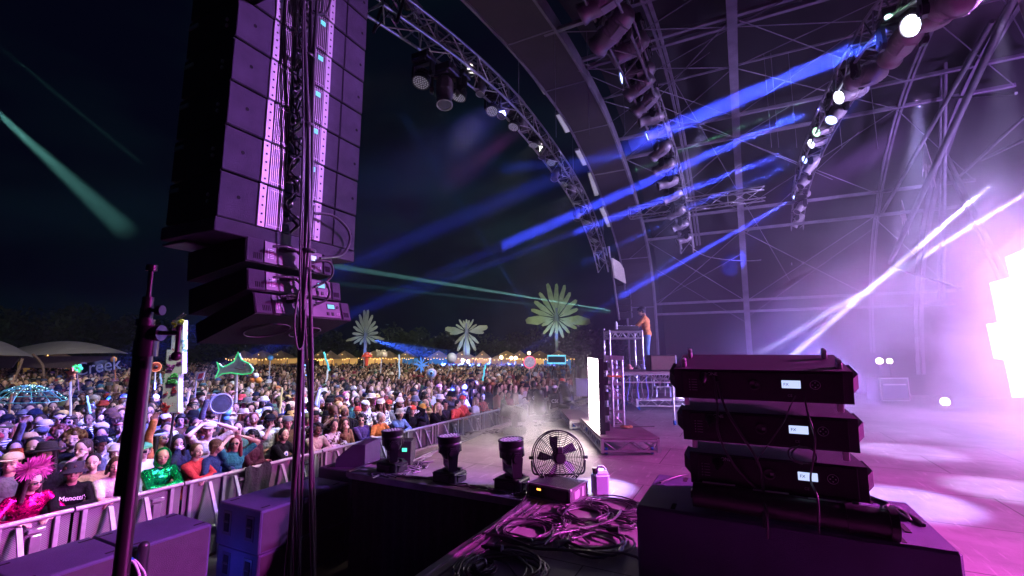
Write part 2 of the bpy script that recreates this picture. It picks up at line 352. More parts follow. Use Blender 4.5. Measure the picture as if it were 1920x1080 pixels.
front = smooth([(-4, .4, 5.2), (-4, 2.8, 7.3), (-4, 5.4, 8.5), (-4, 7.95, 9.0), (-4, 10.87, 9.2), (-4, 13.84, 8.98), (-4, 17.31, 7.75), (-4, 20.2, 5.6), (-4, 21.1, 2.85), (-4, 21.3, -1.2)], 6)
root = empty('stage_arch', (-4, 21.3, -1.3)); tag(root, 'wide dark purple arch curving over the front of the stage', 'arch')
def sweep(path, wx, th, g):      # flat band of width wx along X, thickness th
    n = len(path); vs = []
    for i, p in enumerate(path):
        t = (path[min(i + 1, n - 1)] - path[max(i - 1, 0)]).normalized(); nn = V((1, 0, 0)).cross(t).normalized()
        for (a, b) in ((-1, -1), (1, -1), (1, 1), (-1, 1)): vs.append(p + V((a * wx / 2, 0, 0)) + nn * (b * th / 2))
    fs = [(i * 4 + j, i * 4 + (j + 1) % 4, i * 4 + 4 + (j + 1) % 4, i * 4 + 4 + j) for i in range(n - 1) for j in range(4)]
    g.add(vs, fs + [(3, 2, 1, 0), tuple(range(4 * n - 4, 4 * n))])
def loc(root, M=None): return Matrix.Translation(root.location).inverted()
g = MB(); g.M = loc(root); sweep(front, 1.15, .30, g); g.build('cladding', M_arch, root)
g = MB(); g.M = loc(root)
for dx in (-.62, .62): sweep([p + V((dx, 0, 0)) for p in front], .06, .36, g)
for p in resample(front, 2.4)[1:]:
    j = min(range(len(front)), key=lambda i: (front[i] - p).length); t = (front[min(j + 1, len(front) - 1)] - front[j - 1]).normalized(); nn = V((1, 0, 0)).cross(t)
    g.box(p, (1.17, .03, .34), 0, Matrix((V((1, 0, 0)), t, nn)).transposed())
g.build('edge_flange', M_beam, root)
vs = []; n1 = 28      # fabric roof shell behind the ribs
for i in range(n1 + 1):
    th = math.pi * (.14 + .86 * i / n1)
    for x in (-3.3, -1, 1.3, 3.6, 6, 9, 12): s = .97 - .0 * x; p = arc(x, th); vs.append((x, EC[0] + (p.y - EC[0]) * 1.07, p.z * 1.07 * (1 - max(0, x - 5) * .02)))
g = MB(); g.add(vs, [(i * 7 + j, i * 7 + j + 1, i * 7 + 8 + j, i * 7 + 7 + j) for i in range(n1) for j in range(6)], True)
tag(g.build('stage_roof', mat('roof_fabric', (.004, .004, .006), .9, var=.3, scale=.5)), 'dark fabric roof shell stretched over the ribs behind the stage arch', 'roof')
root = empty('roof_frame', (.25, 12, 0)); tag(root, 'steel roof grid of crossing beams and thin brace rods above the stage', 'roof frame')
LR = loc(root)
g = MB(); g.M = LR; sweep([arc(.25, R(a)) for a in range(40, 181, 5)], .22, .22, g); g.build('spine', M_beam, root)
def rib(px, py, th0, th1, wdt):
    x = arc_hit(px, py).x; g = MB(); g.M = LR
    for dx in (0, wdt * 1.6): sweep([arc(x + dx, R(a)) for a in range(th0, th1, 5)], wdt, wdt, g)
    g.build('rib', M_beam, root)
rib(1260, 180, 60, 141, .07); rib(1680, 213, 50, 171, .06); rib(1830, 120, 50, 176, .10)
hits = [arc_hit(1390, y) for y in (-60, 24, 42, 120, 214, 256, 392, 431, 563, 584)]
for i, p in enumerate(hits):
    w_ = .10 if i not in (3,) else .05
    g = MB(); g.M = LR; g.box((1.6, p.y, p.z), (10.6, w_, w_), .01); g.build('cross_beam', M_beam, root)
g = MB(); g.M = LR
for (i, j) in ((1, 4), (5, 6), (7, 8), (2, 3), (3, 5), (0, 2)):
    for (xa, xb) in ((.25, 4.4), (4.4, .25), (.25, -3.4), (-3.4, .25), (4.4, 6.9)):
        a = hits[i]; b = hits[j]; g.tube([(xa, a.y, a.z - .05), (xb, b.y, b.z - .05)], .013, 5)
for (a, b, c, d) in ((1068, 118, 1560, 330), (1215, 60, 1480, 520), (1330, 90, 1120, 240), (1390, 300, 1180, 480), (1400, 590, 1640, 420), (1400, 600, 1230, 500), (1180, 590, 1390, 470), (1610, 240, 1400, 430)):
    p, q = arc_hit(a, b), arc_hit(c, d); g.tube([p * .985 + V((0, 0, -.1)), q * .985 + V((0, 0, -.1))], .009, 4)
for px in (1040, 1100, 1165, 1432, 1445, 1478, 1560, 1625): p = arc_hit(px, 60 if px < 1300 else 100); g.tube([p, p - V((0, 0, 2.6))], .007, 4)
g.build('brace_rod', M_beam, root)
# big diagonal legs and lattice of the upstage wall
root = empty('upstage_scaffold', (6.5, 18, 0)); tag(root, 'tall diagonal steel legs fading into purple haze at the upstage right', 'scaffold')
for (a, b, c, d, X, r) in ((1905, -10, 1600, 640, 5.2, .07), (1860, 40, 1585, 520, 4.8, .05), (1773, 60, 1768, 560, 5.4, .05), (1735, 210, 1905, 560, 6, .06), (1712, 300, 1640, 640, 5.6, .05), (1680, 320, 1690, 600, 5.8, .05), (1560, 200, 1905, 175, 5.6, .035), (1650, 690, 1712, 440, 6, .04), (1800, 330, 1925, 215, 5, .035), (1840, 300, 1925, 260, 5, .03), (1600, 480, 1800, 540, 5.2, .03)):
    g = MB(); g.M = loc(root); p, q = atx(a, b, X), atx(c, d, X); g.tube([p, q], r, 6)
    if r >= .05:
        e = V((0, .32, 0)); g.tube([p + e, q + e], r * .6, 6); n_ = 14
        for k in range(n_): s1 = p.lerp(q, k / n_) + (e if k % 2 else V()); s2 = p.lerp(q, (k + 1) / n_) + (V() if k % 2 else e); g.tube([s1, s2], .018, 4)
    g.build('leg', M_beam, root)
M_feather = mat('fan_blade', (.42, .35, .38), .7, var=.3)
for (px, py, X, ang, L, lab) in ((1733, 262, 5.2, -55, 1.5, 'upper fan of long pale blades in purple haze'), (1690, 372, 5.2, -48, 1.3, 'lower fan of long pale blades in purple haze'), (1905, -6, 4.6, -110, 1.3, 'fan of blades cut off at the top right corner')):
    c = atx(px, py, X); root = empty('fan_ornament', c); tag(root, lab, 'ornament', 'blade fans on the upstage frame')
    for k in range(12):
        a = R(ang - 26 + k * 4.6); d = V((.15, math.cos(a), math.sin(a))); s = V((0, -math.sin(a), math.cos(a))); l = L * (.75 + .25 * math.sin(k * 1.9))
        g = MB(); g.prism([d * .08, d * l * .7 + s * .045, d * l, d * l * .7 - s * .045], (1, 0, 0), .015); g.build('blade', M_feather, root)
# ---------------------------------------------------------------- trusses
def truss(name, path, size, label, cat='truss', r=.025, step=.5, m=None, group=None, ref=V((1, 0, 0)), tri=False):
    m = m or M_steel
    P = resample(path, step); n = len(P); c0 = P[n // 2]
    root = empty(name, c0); tag(root, label, cat, group)
    fr = []
    for i in range(n):
        t = (P[min(i + 1, n - 1)] - P[max(i - 1, 0)]).normalized(); a = (ref - t * ref.dot(t)).normalized(); b = t.cross(a); fr.append((a, b))
    cs = [(-1, -1), (1, -1), (1, 1), (-1, 1)]
    C4 = [[P[i] + fr[i][0] * (sx * size / 2) + fr[i][1] * (sy * size / 2) - c0 for i in range(n)] for sx, sy in cs]
    for ch in C4: g = MB(); g.tube(ch, r, 6); g.build('chord', m, root)
    g = MB()
    for q in range(4):
        A, B = C4[q], C4[(q + 1) % 4]
        for i in range(n - 1):
            a, b = (A[i], B[i + 1]) if i % 2 == 0 else (B[i], A[i + 1]); g.tube([a, b], r * .5, 4)
            if i % 3 == 0: g.tube([A[i], B[i]], r * .5, 4)
    g.build('lacing', m, root); return root, P, fr
ftp = smooth([(-5, 4.9, 7.35), (-5, 7.42, 7.81), (-5, 9.94, 8.0), (-5, 12.98, 7.73), (-5, 15.65, 7.12), (-5, 17.64, 6.03), (-5, 18.7, 4.9)])
ftr, fP, _ = truss('front_truss', ftp, .42, 'curved silver lighting truss hung with lamps in front of the arch', r=.028)
g = MB(); g.M = loc(ftr); e = atx(742, 30, -5)
for s in (-.25, .25):
    g.tube([e + V((s, 0, .5)), e + V((s, -.25, -.4))], .03, 6); g.tube([e + V((s, 0, .5)), e + V((-s, -.25, -.4))], .016, 5)
g.cyl(e + V((0, -.2, .55)), e + V((0, .35, .45)), .12, n=14); g.build('end_piece', M_blackm, ftr)
for p in fP[2::9]:
    g = MB(); g.M = loc(ftr); g.tube([p, p + V((0, 0, 4.5))], .012, 4); g.build('hoist_chain', M_dull, ftr)
    g = MB(); g.M = loc(ftr); g.cyl(p + V((0, -.16, .42)), p + V((0, .2, .40)), .10, n=12); g.build('hoist_motor', M_dull, ftr)
g = MB(); g.M = loc(ftr)       # cables tangled along the truss
for k in range(9):
    ph = random.random() * 6; pts = [p + V((.2 * math.sin(i * .9 + ph), 0, .12 + .16 * math.sin(i * (1.1 + .1 * k) + ph))) for i, p in enumerate(fP)]
    g.tube(smooth(pts[1:-1], 3), .012, 4)
g.build('cable', M_rub, ftr)
t2p = smooth([(-1.5, 3.6, 6.5), (-1.5, 5.3, 6.75), (-1.5, 6.5, 6.9), (-1.5, 8.6, 7.05), (-1.5, 11.2, 7.05), (-1.5, 14.2, 6.7), (-1.5, 15.9, 5.8), (-1.5, 16.6, 4.9)])
t2r, t2P, _ = truss('middle_truss', t2p, .40, 'dark curved lighting truss crossing the middle of the roof', r=.026, m=M_dull)
t3p = smooth([(2.2, 5.0, 5.3), (2.2, 7.9, 6.45), (2.2, 11.2, 7.1), (2.2, 14.2, 7.45), (2.2, 17, 7.55), (2.2, 19.6, 7.2), (2.2, 21.4, 6.0), (2.2, 21.7, 5.2)])
t3r, t3P, _ = truss('back_truss', t3p, .40, 'dark curved lighting truss with blue beam lamps at the upstage right', r=.026, m=M_dull)
a, b = aty(1180, 400, 15), aty(1440, 362, 15)
truss('ladder_truss', [a, b], .34, 'short straight silver ladder truss hanging level under the roof', r=.02, step=.5, ref=V((0, 0, 1)))
for (pts, r, lab) in (([(1298, 466), (1330, 482), (1395, 489), (1440, 484), (1482, 462)], .018, 'long cable swag between the middle and back trusses'), ([(1484, 478), (1530, 500), (1580, 511), (1632, 508)], .018, 'upper sagging cable running off the end of the back truss'), ([(1484, 482), (1520, 508), (1570, 518), (1625, 512)], .014, 'lower sagging cable running off the end of the back truss')):
    X0 = -1.5 if pts[0][0] < 1400 else 2.2
    P3 = [atx(x, y, X0 + (2.2 + 1.5) * i / (len(pts) - 1) if X0 < 0 else 2.2 + .3 * i) for i, (x, y) in enumerate(pts)]
    if X0 < 0: P3 = [atd(x, y, 17 + 3.0 * i / 4) for i, (x, y) in enumerate(pts)]
    else: P3 = [atd(x, y, 19.5) for x, y in pts]
    g = MB(); g.tube(smooth(P3), r, 5); tag(g.build('cable', M_dull), lab, 'cable')
# LED bars on the arch edge
def near_front(px, py): return atx(px, py, -4.75)
for k, (a, b, c, d) in enumerate(((932, 52, 968, 95), (998, 134, 1024, 174), (1045, 212, 1064, 246), (1081, 280, 1096, 308), (1105, 322, 1118, 366), (1126, 388, 1142, 424))):
    p, q = near_front(a, b), near_front(c, d); root = empty('light_bar', (p + q) / 2); tag(root, f'{ORD[k]} pale light bar from the top of the arch edge', 'light bar', 'light bars along the arch edge')
    t = (q - p).normalized(); M3 = Matrix((V((1, 0, 0)), t, V((1, 0, 0)).cross(t))).transposed()
    g = MB(); g.box((0, 0, 0), (.16, (q - p).length, .10), .01, M3); g.build('housing', M_dull, root)
    g = MB(); g.box(V((.02, 0, 0)) - M3 @ V((0, 0, .055)), (.13, (q - p).length * .97, .015), .004, M3); g.box(V((.085, 0, 0)), (.012, (q - p).length * .97, .08), .003, M3); g.build('diffuser', emis('pale_diffuser', (.72, .70, .85), .28), root)
    g = MB(); g.box(M3 @ V((-.0, 0, .08)), (.06, .2, .1), .01, M3); g.build('bracket', M_blackm, root)
# ---------------------------------------------------------------- lamps (fixtures)
def fx_meshes(kind):
    D = {}
    g = MB(); g.box((0, 0, .07), (.34, .28, .13), .015); g.box((0, .10, .145), (.22, .05, .03), .005); g.box((.175, 0, .07), (.012, .16, .08), .002); g.box((0, -.145, .07), (.18, .012, .07), .002)
    for sx in (-1, 1): g.tube([(sx * .17, -.08, .10), (sx * .20, -.08, .10), (sx * .20, .08, .10), (sx * .17, .08, .10)], .011, 6)
    for sx in (-1, 1):
        for sy in (-1, 1): g.cyl((sx * .13, sy * .1, 0), (sx * .13, sy * .1, .01), .02, n=8)
    D['base'] = g.mesh('lamp_base', M_blackm)
    g = MB(); hw = .185; g.cyl((0, 0, .13), (0, 0, .165), .09, n=16); g.box((0, 0, .175), (2 * hw + .02, .10, .035), .01)
    for sx in (-1, 1):
        g.prism([(sx * hw - .02, -.05, .17), (sx * hw - .02, .05, .17), (sx * hw - .02, .065, .38), (sx * hw - .02, .03, .44), (sx * hw - .02, -.03, .44), (sx * hw - .02, -.065, .38)], (1, 0, 0), .04)
        g.cyl((sx * (hw - .03), 0, .38), (sx * (hw + .035), 0, .38), .048, n=14)
    D['yoke'] = g.mesh('lamp_yoke', M_blackm)
    g = MB()
    if kind == 'wash':
        g.lathe([(0, -.10), (.07, -.10), (.10, -.075), (.135, .0), (.145, .06), (.150, .065), (.150, .10), (.145, .105), (.150, .11), (.150, .165), (.156, .17), (.156, .185), (.138, .19), (.134, .178)], 28)
        for i in range(16):
            a = i * math.pi / 8; g.box((.137 * math.cos(a), .137 * math.sin(a), .02), (.02, .012, .07), .002, (0, 0, a))
        D['head'] = g.mesh('lamp_head', M_blackm)
        g = MB(); g.cyl((0, 0, .170), (0, 0, .178), .136, n=24)
        D['face'] = g.mesh('lamp_face', M_plast)
        g = MB()
        for (rr, n) in ((0, 1), (.042, 6), (.082, 12), (.12, 18)):
            for i in range(n): a = 2 * math.pi * i / n; g.ball((rr * math.cos(a), rr * math.sin(a), .178), (.0165, .0165, .010), 8, 4)
        D['lens'] = g.mesh('lamp_lenses', M_led)
    else:
        g.lathe([(0, -.24), (.07, -.24), (.11, -.20), (.125, -.12), (.125, .08), (.115, .12), (.10, .20), (.112, .215), (.120, .24), (.120, .27), (.108, .272), (.104, .255)], 24)
        for z in (-.14, -.10, -.06, .0, .04): g.lathe([(.126, z), (.131, z + .006), (.131, z + .014), (.126, z + .02)], 24)
        g.box((0, .115, -.04), (.12, .03, .16), .008); g.box((0, -.115, -.04), (.12, .03, .16), .008)
        D['head'] = g.mesh('lamp_head', M_dull)
        g = MB(); g.lathe([(0, .262), (.05, .260), (.104, .252)], 20); D['lens'] = g.mesh('lamp_lens', M_lens)
    return D
FXM = {'wash': fx_meshes('wash'), 'beam': fx_meshes('beam')}
def fixture(kind, p, aim, label, group, hang=True, s=1., lens=None, name=None, headmat=None):
    D = FXM[kind]; root = empty(name or ('wash_lamp' if kind == 'wash' else 'beam_lamp'), p); tag(root, label, 'stage lamp', group)
    root.scale = (s, s, s); root.rotation_euler = (math.pi if hang else 0, 0, 0)
    Mi = (Matrix.Rotation(math.pi, 4, 'X') if hang else Matrix()).inverted(); d = (Mi.to_3x3() @ V(aim)).normalized()
    az = math.atan2(d.y, d.x) - math.pi / 2; Rz = Matrix.Rotation(az, 4, 'Z')
    link('base', D['base'], root); link('yoke', D['yoke'], root, Rz)
    H = Matrix.Translation((0, 0, .38)) @ frame_to(d)
    h = link('head', D['head'], root, H)
    if kind == 'wash': link('face_plate', D['face'], h)
    l = link('lens', D['lens'], h)
    if lens: l.material_slots[0].link = 'OBJECT'; l.material_slots[0].material = lens
    if headmat: h.material_slots[0].link = 'OBJECT'; h.material_slots[0].material = headmat
    return root
G1 = 'lamps hanging from the front truss'
fl = [(803, 148, 'w', 1.0), (843, 178, 'b', 1.25), (872, 176, 'w', .95), (912, 170, 'b', .8), (932, 208, 'w', .9), (953, 213, 'b', .9), (973, 237, 'w', .9), (990, 240, 'b', .8), (1008, 270, 'w', .9), (1026, 290, 'b', .9), (1040, 306, 'w', .9), (1048, 334, 'b', .9), (1066, 346, 'w', .9), (1079, 365, 'b', .9), (1087, 382, 'w', .95), (1090, 408, 'b', .95), (1106, 418, 'w', 1), (1112, 438, 'b', 1), (1121, 452, 'w', 1.05), (1128, 470, 'b', 1.05)]
for k, (px, py, kd, s) in enumerate(fl):
    head = atx(px, py - 8, -5); p = head + V((-.12, 0, .44 * s)); kd = 'wash' if kd == 'w' else 'beam'
    fixture(kd, p, (.15 * math.sin(k * 2), -.35 + .2 * math.sin(k), -1), f'{ORD[k]} lamp from the top of the curved front truss', G1, True, s * 1.1)
g2 = [(1130, 8, 1.3), (1150, 60, 1.5), (1182, 95, 1.4), (1197, 140, 1.3), (1200, 165, 1.2), (1212, 195, 1.2), (1222, 225, 1.1), (1235, 250, 1.1), (1240, 285, 1.1), (1247, 315, 1.1), (1253, 345, 1.1), (1262, 370, 1.1), (1270, 400, 1.1), (1277, 425, 1), (1284, 450, 1)]
for k, (px, py, s) in enumerate(g2):
    head = atx(px, py, -1.5); p = head + V((0, 0, .42 * s)); lit = (1, 3, 7, 9).__contains__(k)
    fixture('beam', p, (-1, .1 + .5 * math.sin(k * 1.7), -.25 - .1 * (k % 3)), f'{ORD[k]} lamp from the top of the middle truss', 'lamps on the middle truss', True, s, M_hotb if lit else None)
g3 = [(1769, 10, 1.2, 'g'), (1706, 49, 1.15, 'h'), (1667, 113, 1.2, 'f'), (1595, 155, 1.25, 'g'), (1572, 183, 1.2, 'h'), (1558, 226, 1.1, 'f'), (1530, 248, 1.1, 'g'), (1520, 270, 1.1, 'h'), (1508, 300, 1.1, 'b'), (1510, 325, 1.1, ''), (1500, 350, 1.1, ''), (1490, 372, 1.1, 'b'), (1494, 398, 1.05, ''), (1488, 425, 1.05, ''), (1483, 445, 1, ''), (1472, 462, 1.1, 'b')]
M_headp = mat('lamp_shell_grey', (.34, .31, .34), .45, .1)
for k, (px, py, s, kd) in enumerate(g3):
    lens = atx(px, py, 2.0); tgt = {'f': atd(px - 150, py + 200, 9), 'g': atd(px - 200, py + 80, 11)}.get(kd, atd(px - 330, py + 135, (lens - CP).dot(FW) * 1.05))
    d = (tgt - lens).normalized() if kd else V((-.6, -.1 + .6 * math.sin(k), -.8)).normalized()
    head = lens - d * .27 * s
    fixture('beam', head + V((0, 0, .38 * s)), d, f'{ORD[k]} lamp from the top of the back truss', 'lamps on the back truss', True, s, {'h': M_hot, 'g': M_hotg, 'b': M_hotb, 'f': M_hotb}.get(kd), None, M_headp)
# three wash lamps and far ones on the deck
for (px, py, lab, s) in ((735, 884, 'leftmost black wash lamp standing on the thrust edge', 1.0), (843, 903, 'middle black wash lamp standing on the thrust edge', 1.02), (960, 917, 'right black wash lamp beside the fan', 1.04)):
    fixture('wash', atz(px, py, 0), (-.05, -.05, 1), lab, 'wash lamps on the thrust edge', False, s)
# ---------------------------------------------------------------- hanging speakers (near)
XB = -3.2
def yx(px, py=222): return atx(px, py, XB).y
M_spk = mat('speaker_paint', (.075, .062, .10), .62, bump=.9, bscale=300, var=.3, scale=6, spec=.4)
M_spk2 = mat('speaker_side_paint', (.018, .018, .022), .7, bump=.5, bscale=200)
M_fin = mat('heat_sink_fins', (.34, .31, .34), .45, .5, var=.12)
M_rail = mat('punched_rail', (.66, .62, .66), .5, .15, var=.08)
zs = [atx(424, 57, XB).z, atx(419, 136, XB).z, atx(409, 222, XB).z, atx(402, 312, XB).z, atx(400, 403, XB).z]
pitch = (zs[0] - zs[4]) / 4; zb = zs[4]
Y0, Y1 = 1.80, 3.06
rail1, fin1, ch0, ch1, fin2, rail2, grv = yx(494), yx(509), yx(541), yx(577), yx(599), yx(610), yx(635)
rail1b = yx(508); rail2a = yx(599)
def cab():
    root = empty('line_array_speaker', (XB, (Y0 + Y1) / 2, 0)); h = pitch - .012
    cy0 = (Y0 + Y1) / 2
    g = MB(); g.M = Matrix.Translation((-XB, -cy0, 0))
    zc = h / 2
    a, b = Y0, Y1       # wedge shell, shorter at the front
    X1 = XB - .62
    pts = [(XB, .0), (XB, h), (XB - .30, h), (X1, h * .97), (X1, h * .03), (XB - .30, 0)]
    g.prism([(x, a, z) for x, z in pts][::-1], (0, 1, 0), b - a)
    shell = g.build('shell', M_spk2, root)
    g = MB(); g.M = Matrix.Translation((-XB, -cy0, 0))
    def plate(y0, y1, z0=.004, z1=h - .004, t=.012): g.box((XB + t / 2, (y0 + y1) / 2, (z0 + z1) / 2), (t, y1 - y0, z1 - z0), .004)
    for (y0, y1) in ((a + .003, rail1 - .004), (rail2 + .004, grv - .006), (grv + .006, b - .003)):
        g = MB(); g.M = Matrix.Translation((-XB, -cy0, 0)); plate(y0, y1); g.build('back_panel', M_spk, root)
    for (y0, y1) in ((rail1, rail1b), (rail2a, rail2)):
        g = MB(); g.M = Matrix.Translation((-XB, -cy0, 0)); g.box((XB + .012, (y0 + y1) / 2, h / 2), (.022, y1 - y0 - .004, h - .004), .002)
        s = g.build('rail_plate', M_rail, root)
        g = MB(); g.M = Matrix.Translation((-XB, -cy0, 0))
        for k in range(5): g.cyl((XB + .0235, (y0 + y1) / 2, h * (.1 + .2 * k)), (XB + .025, (y0 + y1) / 2, h * (.1 + .2 * k)), .0085, n=8)
        g.build('bolt_hole', M_dark, s)
    for (y0, y1, n) in ((fin1, ch0, 9), (ch1, rail2a, 6)):
        g = MB(); g.M = Matrix.Translation((-XB, -cy0, 0))
        for k in range(n): y = y0 + (y1 - y0) * (k + .5) / n; g.box((XB + .012, y, h / 2), (.024, (y1 - y0) / n * .42, h - .006))
        for k in (.08, .92): g.box((XB + .018, (y0 + y1) / 2, h * k), (.014, (y1 - y0) * .75, .006))
        g.build('heat_sink', M_fin, root)
    for k, (dy, z, s) in enumerate(((.035, .10, .035), (.03, .2, .028), (.06, .27, .03), (.10, .13, .022))):
        g = MB(); g.M = Matrix.Translation((-XB, -cy0, 0)); g.cyl((XB + .002, ch0 + dy, z), (XB + .06, ch0 + dy, z + .01), s * .6, n=10); g.box((XB + .01, ch0 + dy, z), (.015, s * 1.6, s * 1.6), .003); g.build('connector', M_fin, root)
    g = MB(); g.M = Matrix.Translation((-XB, -cy0, 0)); g.box((XB + .028, ch1 + .055, h * .80), (.006, .05, .045), .002); g.build('display', M_teal, root)
    g = MB(); g.M = Matrix.Translation((-XB, -cy0, 0))
    for k, (y, z) in enumerate(((a + .14, h * .52), (b - .06, h * .45))): g.cyl((XB + .013, y, z), (XB + .015, y, z), .014, n=8)
    g.build('screw_hole', M_dark, root)
    g = MB(); g.M = Matrix.Translation((-XB, -cy0, 0))
    for z in (h * .35, h * .5): g.cyl((XB - .10, a - .012, z), (XB - .10, a + .002, z), .014, n=8)
    g.box((XB - .55, a - .004, h * .8), (.12, .012, .03)); g.build('rigging_pin', M_steel, root)
    return root
def copy_tree(o, parent=None):
    c = o.copy(); C.objects.link(c); c.parent = parent
    for ch in list(o.children): copy_tree(ch, c)
    return c
c0 = cab()
for k in range(8):
    o = c0 if k == 0 else copy_tree(c0)
    o.location.z = zb + k * pitch; o.location.y += k * .004; o.rotation_euler = (0, R(-.15 * k), 0)
    tag(o, f'{ORD[k]} large hanging speaker cabinet up from the bottom of the near array', 'speaker', 'large cabinets of the near hanging array')
for k in range(8):           # cable jumpers in the channel
    P = [(XB + .05 + .03 * math.sin(i * 2 + k), ch0 + .05 + .035 * math.sin(i * 1.5 + k * 1.1), zb + k * pitch + i * pitch / 5) for i in range(7)]
    g = MB(); g.tube(smooth(P, 4), .011, 6); g.tube(smooth([(x + .02, y + .03 * math.cos(i), z + .03) for i, (x, y, z) in enumerate(P)], 4), .008, 5)
    tag(g.build('jumper_cable', M_rub), f'{ORD[k]} looping jumper cable up the channel of the near speaker array', 'cable', 'jumper cables on the near array')
root = empty('bumper_frame', (XB, 2.4, zb)); tag(root, 'purple lit frame plate under the lowest large cabinet of the near array', 'rigging frame')
g = MB(); g.M = loc(root); zz = atx(400, 430, XB).z; g.box((XB - .33, (Y0 + Y1) / 2, (zb + zz) / 2 - .004), (.68, Y1 - Y0 + .01, zb - zz), .006); g.build('plate', M_spk, root)
g = MB(); g.M = loc(root); g.box((XB - .6, Y0 + .3, zz - .02), (.3, .5, .02), .004); g.build('bracket', M_dull, root)
rows = [((457, 441), (457, 489), (621, 505), 4), ((457, 501), (459, 543), (635, 558), 9), ((461, 546), (470, 590), (650, 606), 17)]
for k, (tl, bl, br, tilt) in enumerate(rows):
    a = atx(*tl, XB); b = atx(*bl, XB); c = atx(*br, XB); h = a.z - b.z; wd = c.y - b.y; cy0 = (b.y + c.y) / 2
    root = empty('small_array_speaker', (XB, cy0, a.z), (0, R(-tilt), 0))
    tag(root, ['upper', 'middle', 'lowest'][k] + ' small speaker with amplifier panel under the near hanging array', 'speaker', 'small cabinets under the near array')
    g = MB(); D_ = .72; pts = [(0, 0), (0, -h), (-D_, -h * (1.0 if k < 2 else 1) - (.05 if k < 2 else 0)), (-D_, -h * .04)]
    g.prism([(x, -wd / 2, z) for x, z in pts], (0, 1, 0), wd); g.build('shell', M_spk2, root)
    g = MB(); g.box((.006, wd / 2 - .05, -h / 2), (.012, .09, h - .01), .004); g.build('back_panel', M_spk, root)
    g = MB(); g.box((.006, -wd / 2 + .07, -h / 2), (.012, .13, h - .01), .004)
    sp = g.build('back_panel', M_spk, root)
    g = MB()
    for i in range(5): g.box((.013, -wd / 2 + .06 + i * .014, -h * .72), (.003, .006, h * .25))
    for i in range(5): g.box((.013, wd / 2 - .08 + i * .012, -h * .72), (.003, .006, h * .25))
    g.build('vent', M_dark, sp)
    g = MB(); g.box((.008, -.01 + .02, -h / 2), (.016, wd - .26, h - .02), .003); pn = g.build('amplifier_panel', mat('amp_panel_paint', (.15, .12, .16), .45, var=.15), root)
    g = MB()
    for i in range(6): g.box((.0175, -wd / 2 + .2 + .0, -h * (.38 + .07 * i)), (.002, .03, .004)); g.cyl((.016, -wd / 2 + .17, -h * (.38 + .07 * i)), (.019, -wd / 2 + .17, -h * (.38 + .07 * i)), .004, n=6)
    g.build('marking', M_rail, pn)
    g = MB(); g.box((.019, wd / 2 - .22, -h * .35), (.006, .075, h * .24), .002); g.build('display', M_screen if k == 0 else M_teal, pn)
    g = MB(); g.box((.0185, wd / 2 - .22, -h * .35), (.005, .09, h * .31), .002); g.cyl((.016, wd / 2 - .15, -h * .35), (.022, wd / 2 - .15, -h * .35), .014, n=10)
    for i in range(2): g.box((.019, wd / 2 - .26 + i * .05, -h * .74), (.006, .028, .03), .003)
    g.build('control', M_plast, pn)
    text('CE', .028, 'lettering', M_rail, pn, Matrix.Translation((.018, wd / 2 - .15, -h * .74)) @ Matrix.Rotation(R(90), 4, 'Z') @ Matrix.Rotation(R(90), 4, 'X'))
    if k: text('ONE', .034, 'lettering', M_rail, pn, Matrix.Translation((.018, 0, -h * .22)) @ Matrix.Rotation(R(90), 4, 'Z') @ Matrix.Rotation(R(90), 4, 'X'))
    g = MB(); g.cyl((.014, -wd / 2 + .27, -h * .3), (.07, -wd / 2 + .29, -h * .36), .02, n=12); g.cyl((.07, -wd / 2 + .29, -h * .36), (.12, -wd / 2 + .33, -h * .40), .014, .009, n=10); g.build('power_plug', M_plast, pn)
    if k == 2:
        g = MB()
        for (yy, rr) in ((-.12, .17), (.24, .13)):
            g.tube([(-.34 + rr * math.cos(t * .2618), yy + rr * math.sin(t * .2618), -h * .92 - .02 + .04 * 0 - (.0)) for t in range(24)], .004, 5, True)
        g.M = Matrix.Translation((0, 0, -.004)); g.build('woofer_ring', M_dull, root)
        g = MB()
        for yy in (-wd / 2 + .03, wd / 2 - .03): g.box((-.36, yy, -h * .93), (.7, .03, .02), .004)
        g.build('skid_rail', M_dull, root)
# power leads curving from the small cabinets into the bundle, and the big loop on the right
for (pts, r, lab) in (([(512, 462), (545, 465), (572, 490), (575, 530), (560, 555), (535, 560)], .011, 'power lead curving out of the upper small hanging speaker'),
                      ([(512, 520), (540, 520), (560, 528), (568, 545), (560, 552), (525, 556)], .010, 'power lead curving out of the middle small hanging speaker'),
                      ([(590, 400), (625, 405), (652, 430), (655, 455), (640, 478), (600, 484)], .012, 'thick black lead looping round the right edge of the near array'),
                      ([(592, 488), (618, 492), (624, 510), (614, 526), (590, 538)], .010, 'short lead looping beside the upper display of the hanging speakers'),
                      ([(610, 528), (618, 545), (612, 562), (590, 572)], .010, 'short lead looping beside the lowest displays of the hanging speakers'),
                      ([(565, 0), (572, 22), (590, 29), (612, 22), (620, 0)], .010, 'cable loop hanging at the top of the near array')):
    g = MB(); g.tube(smooth([atx(x, y, XB + .10 + .03 * math.sin(i * 1.5)) for i, (x, y) in enumerate(pts)], 8), r, 7); tag(g.build('power_lead', M_rub), lab, 'cable')
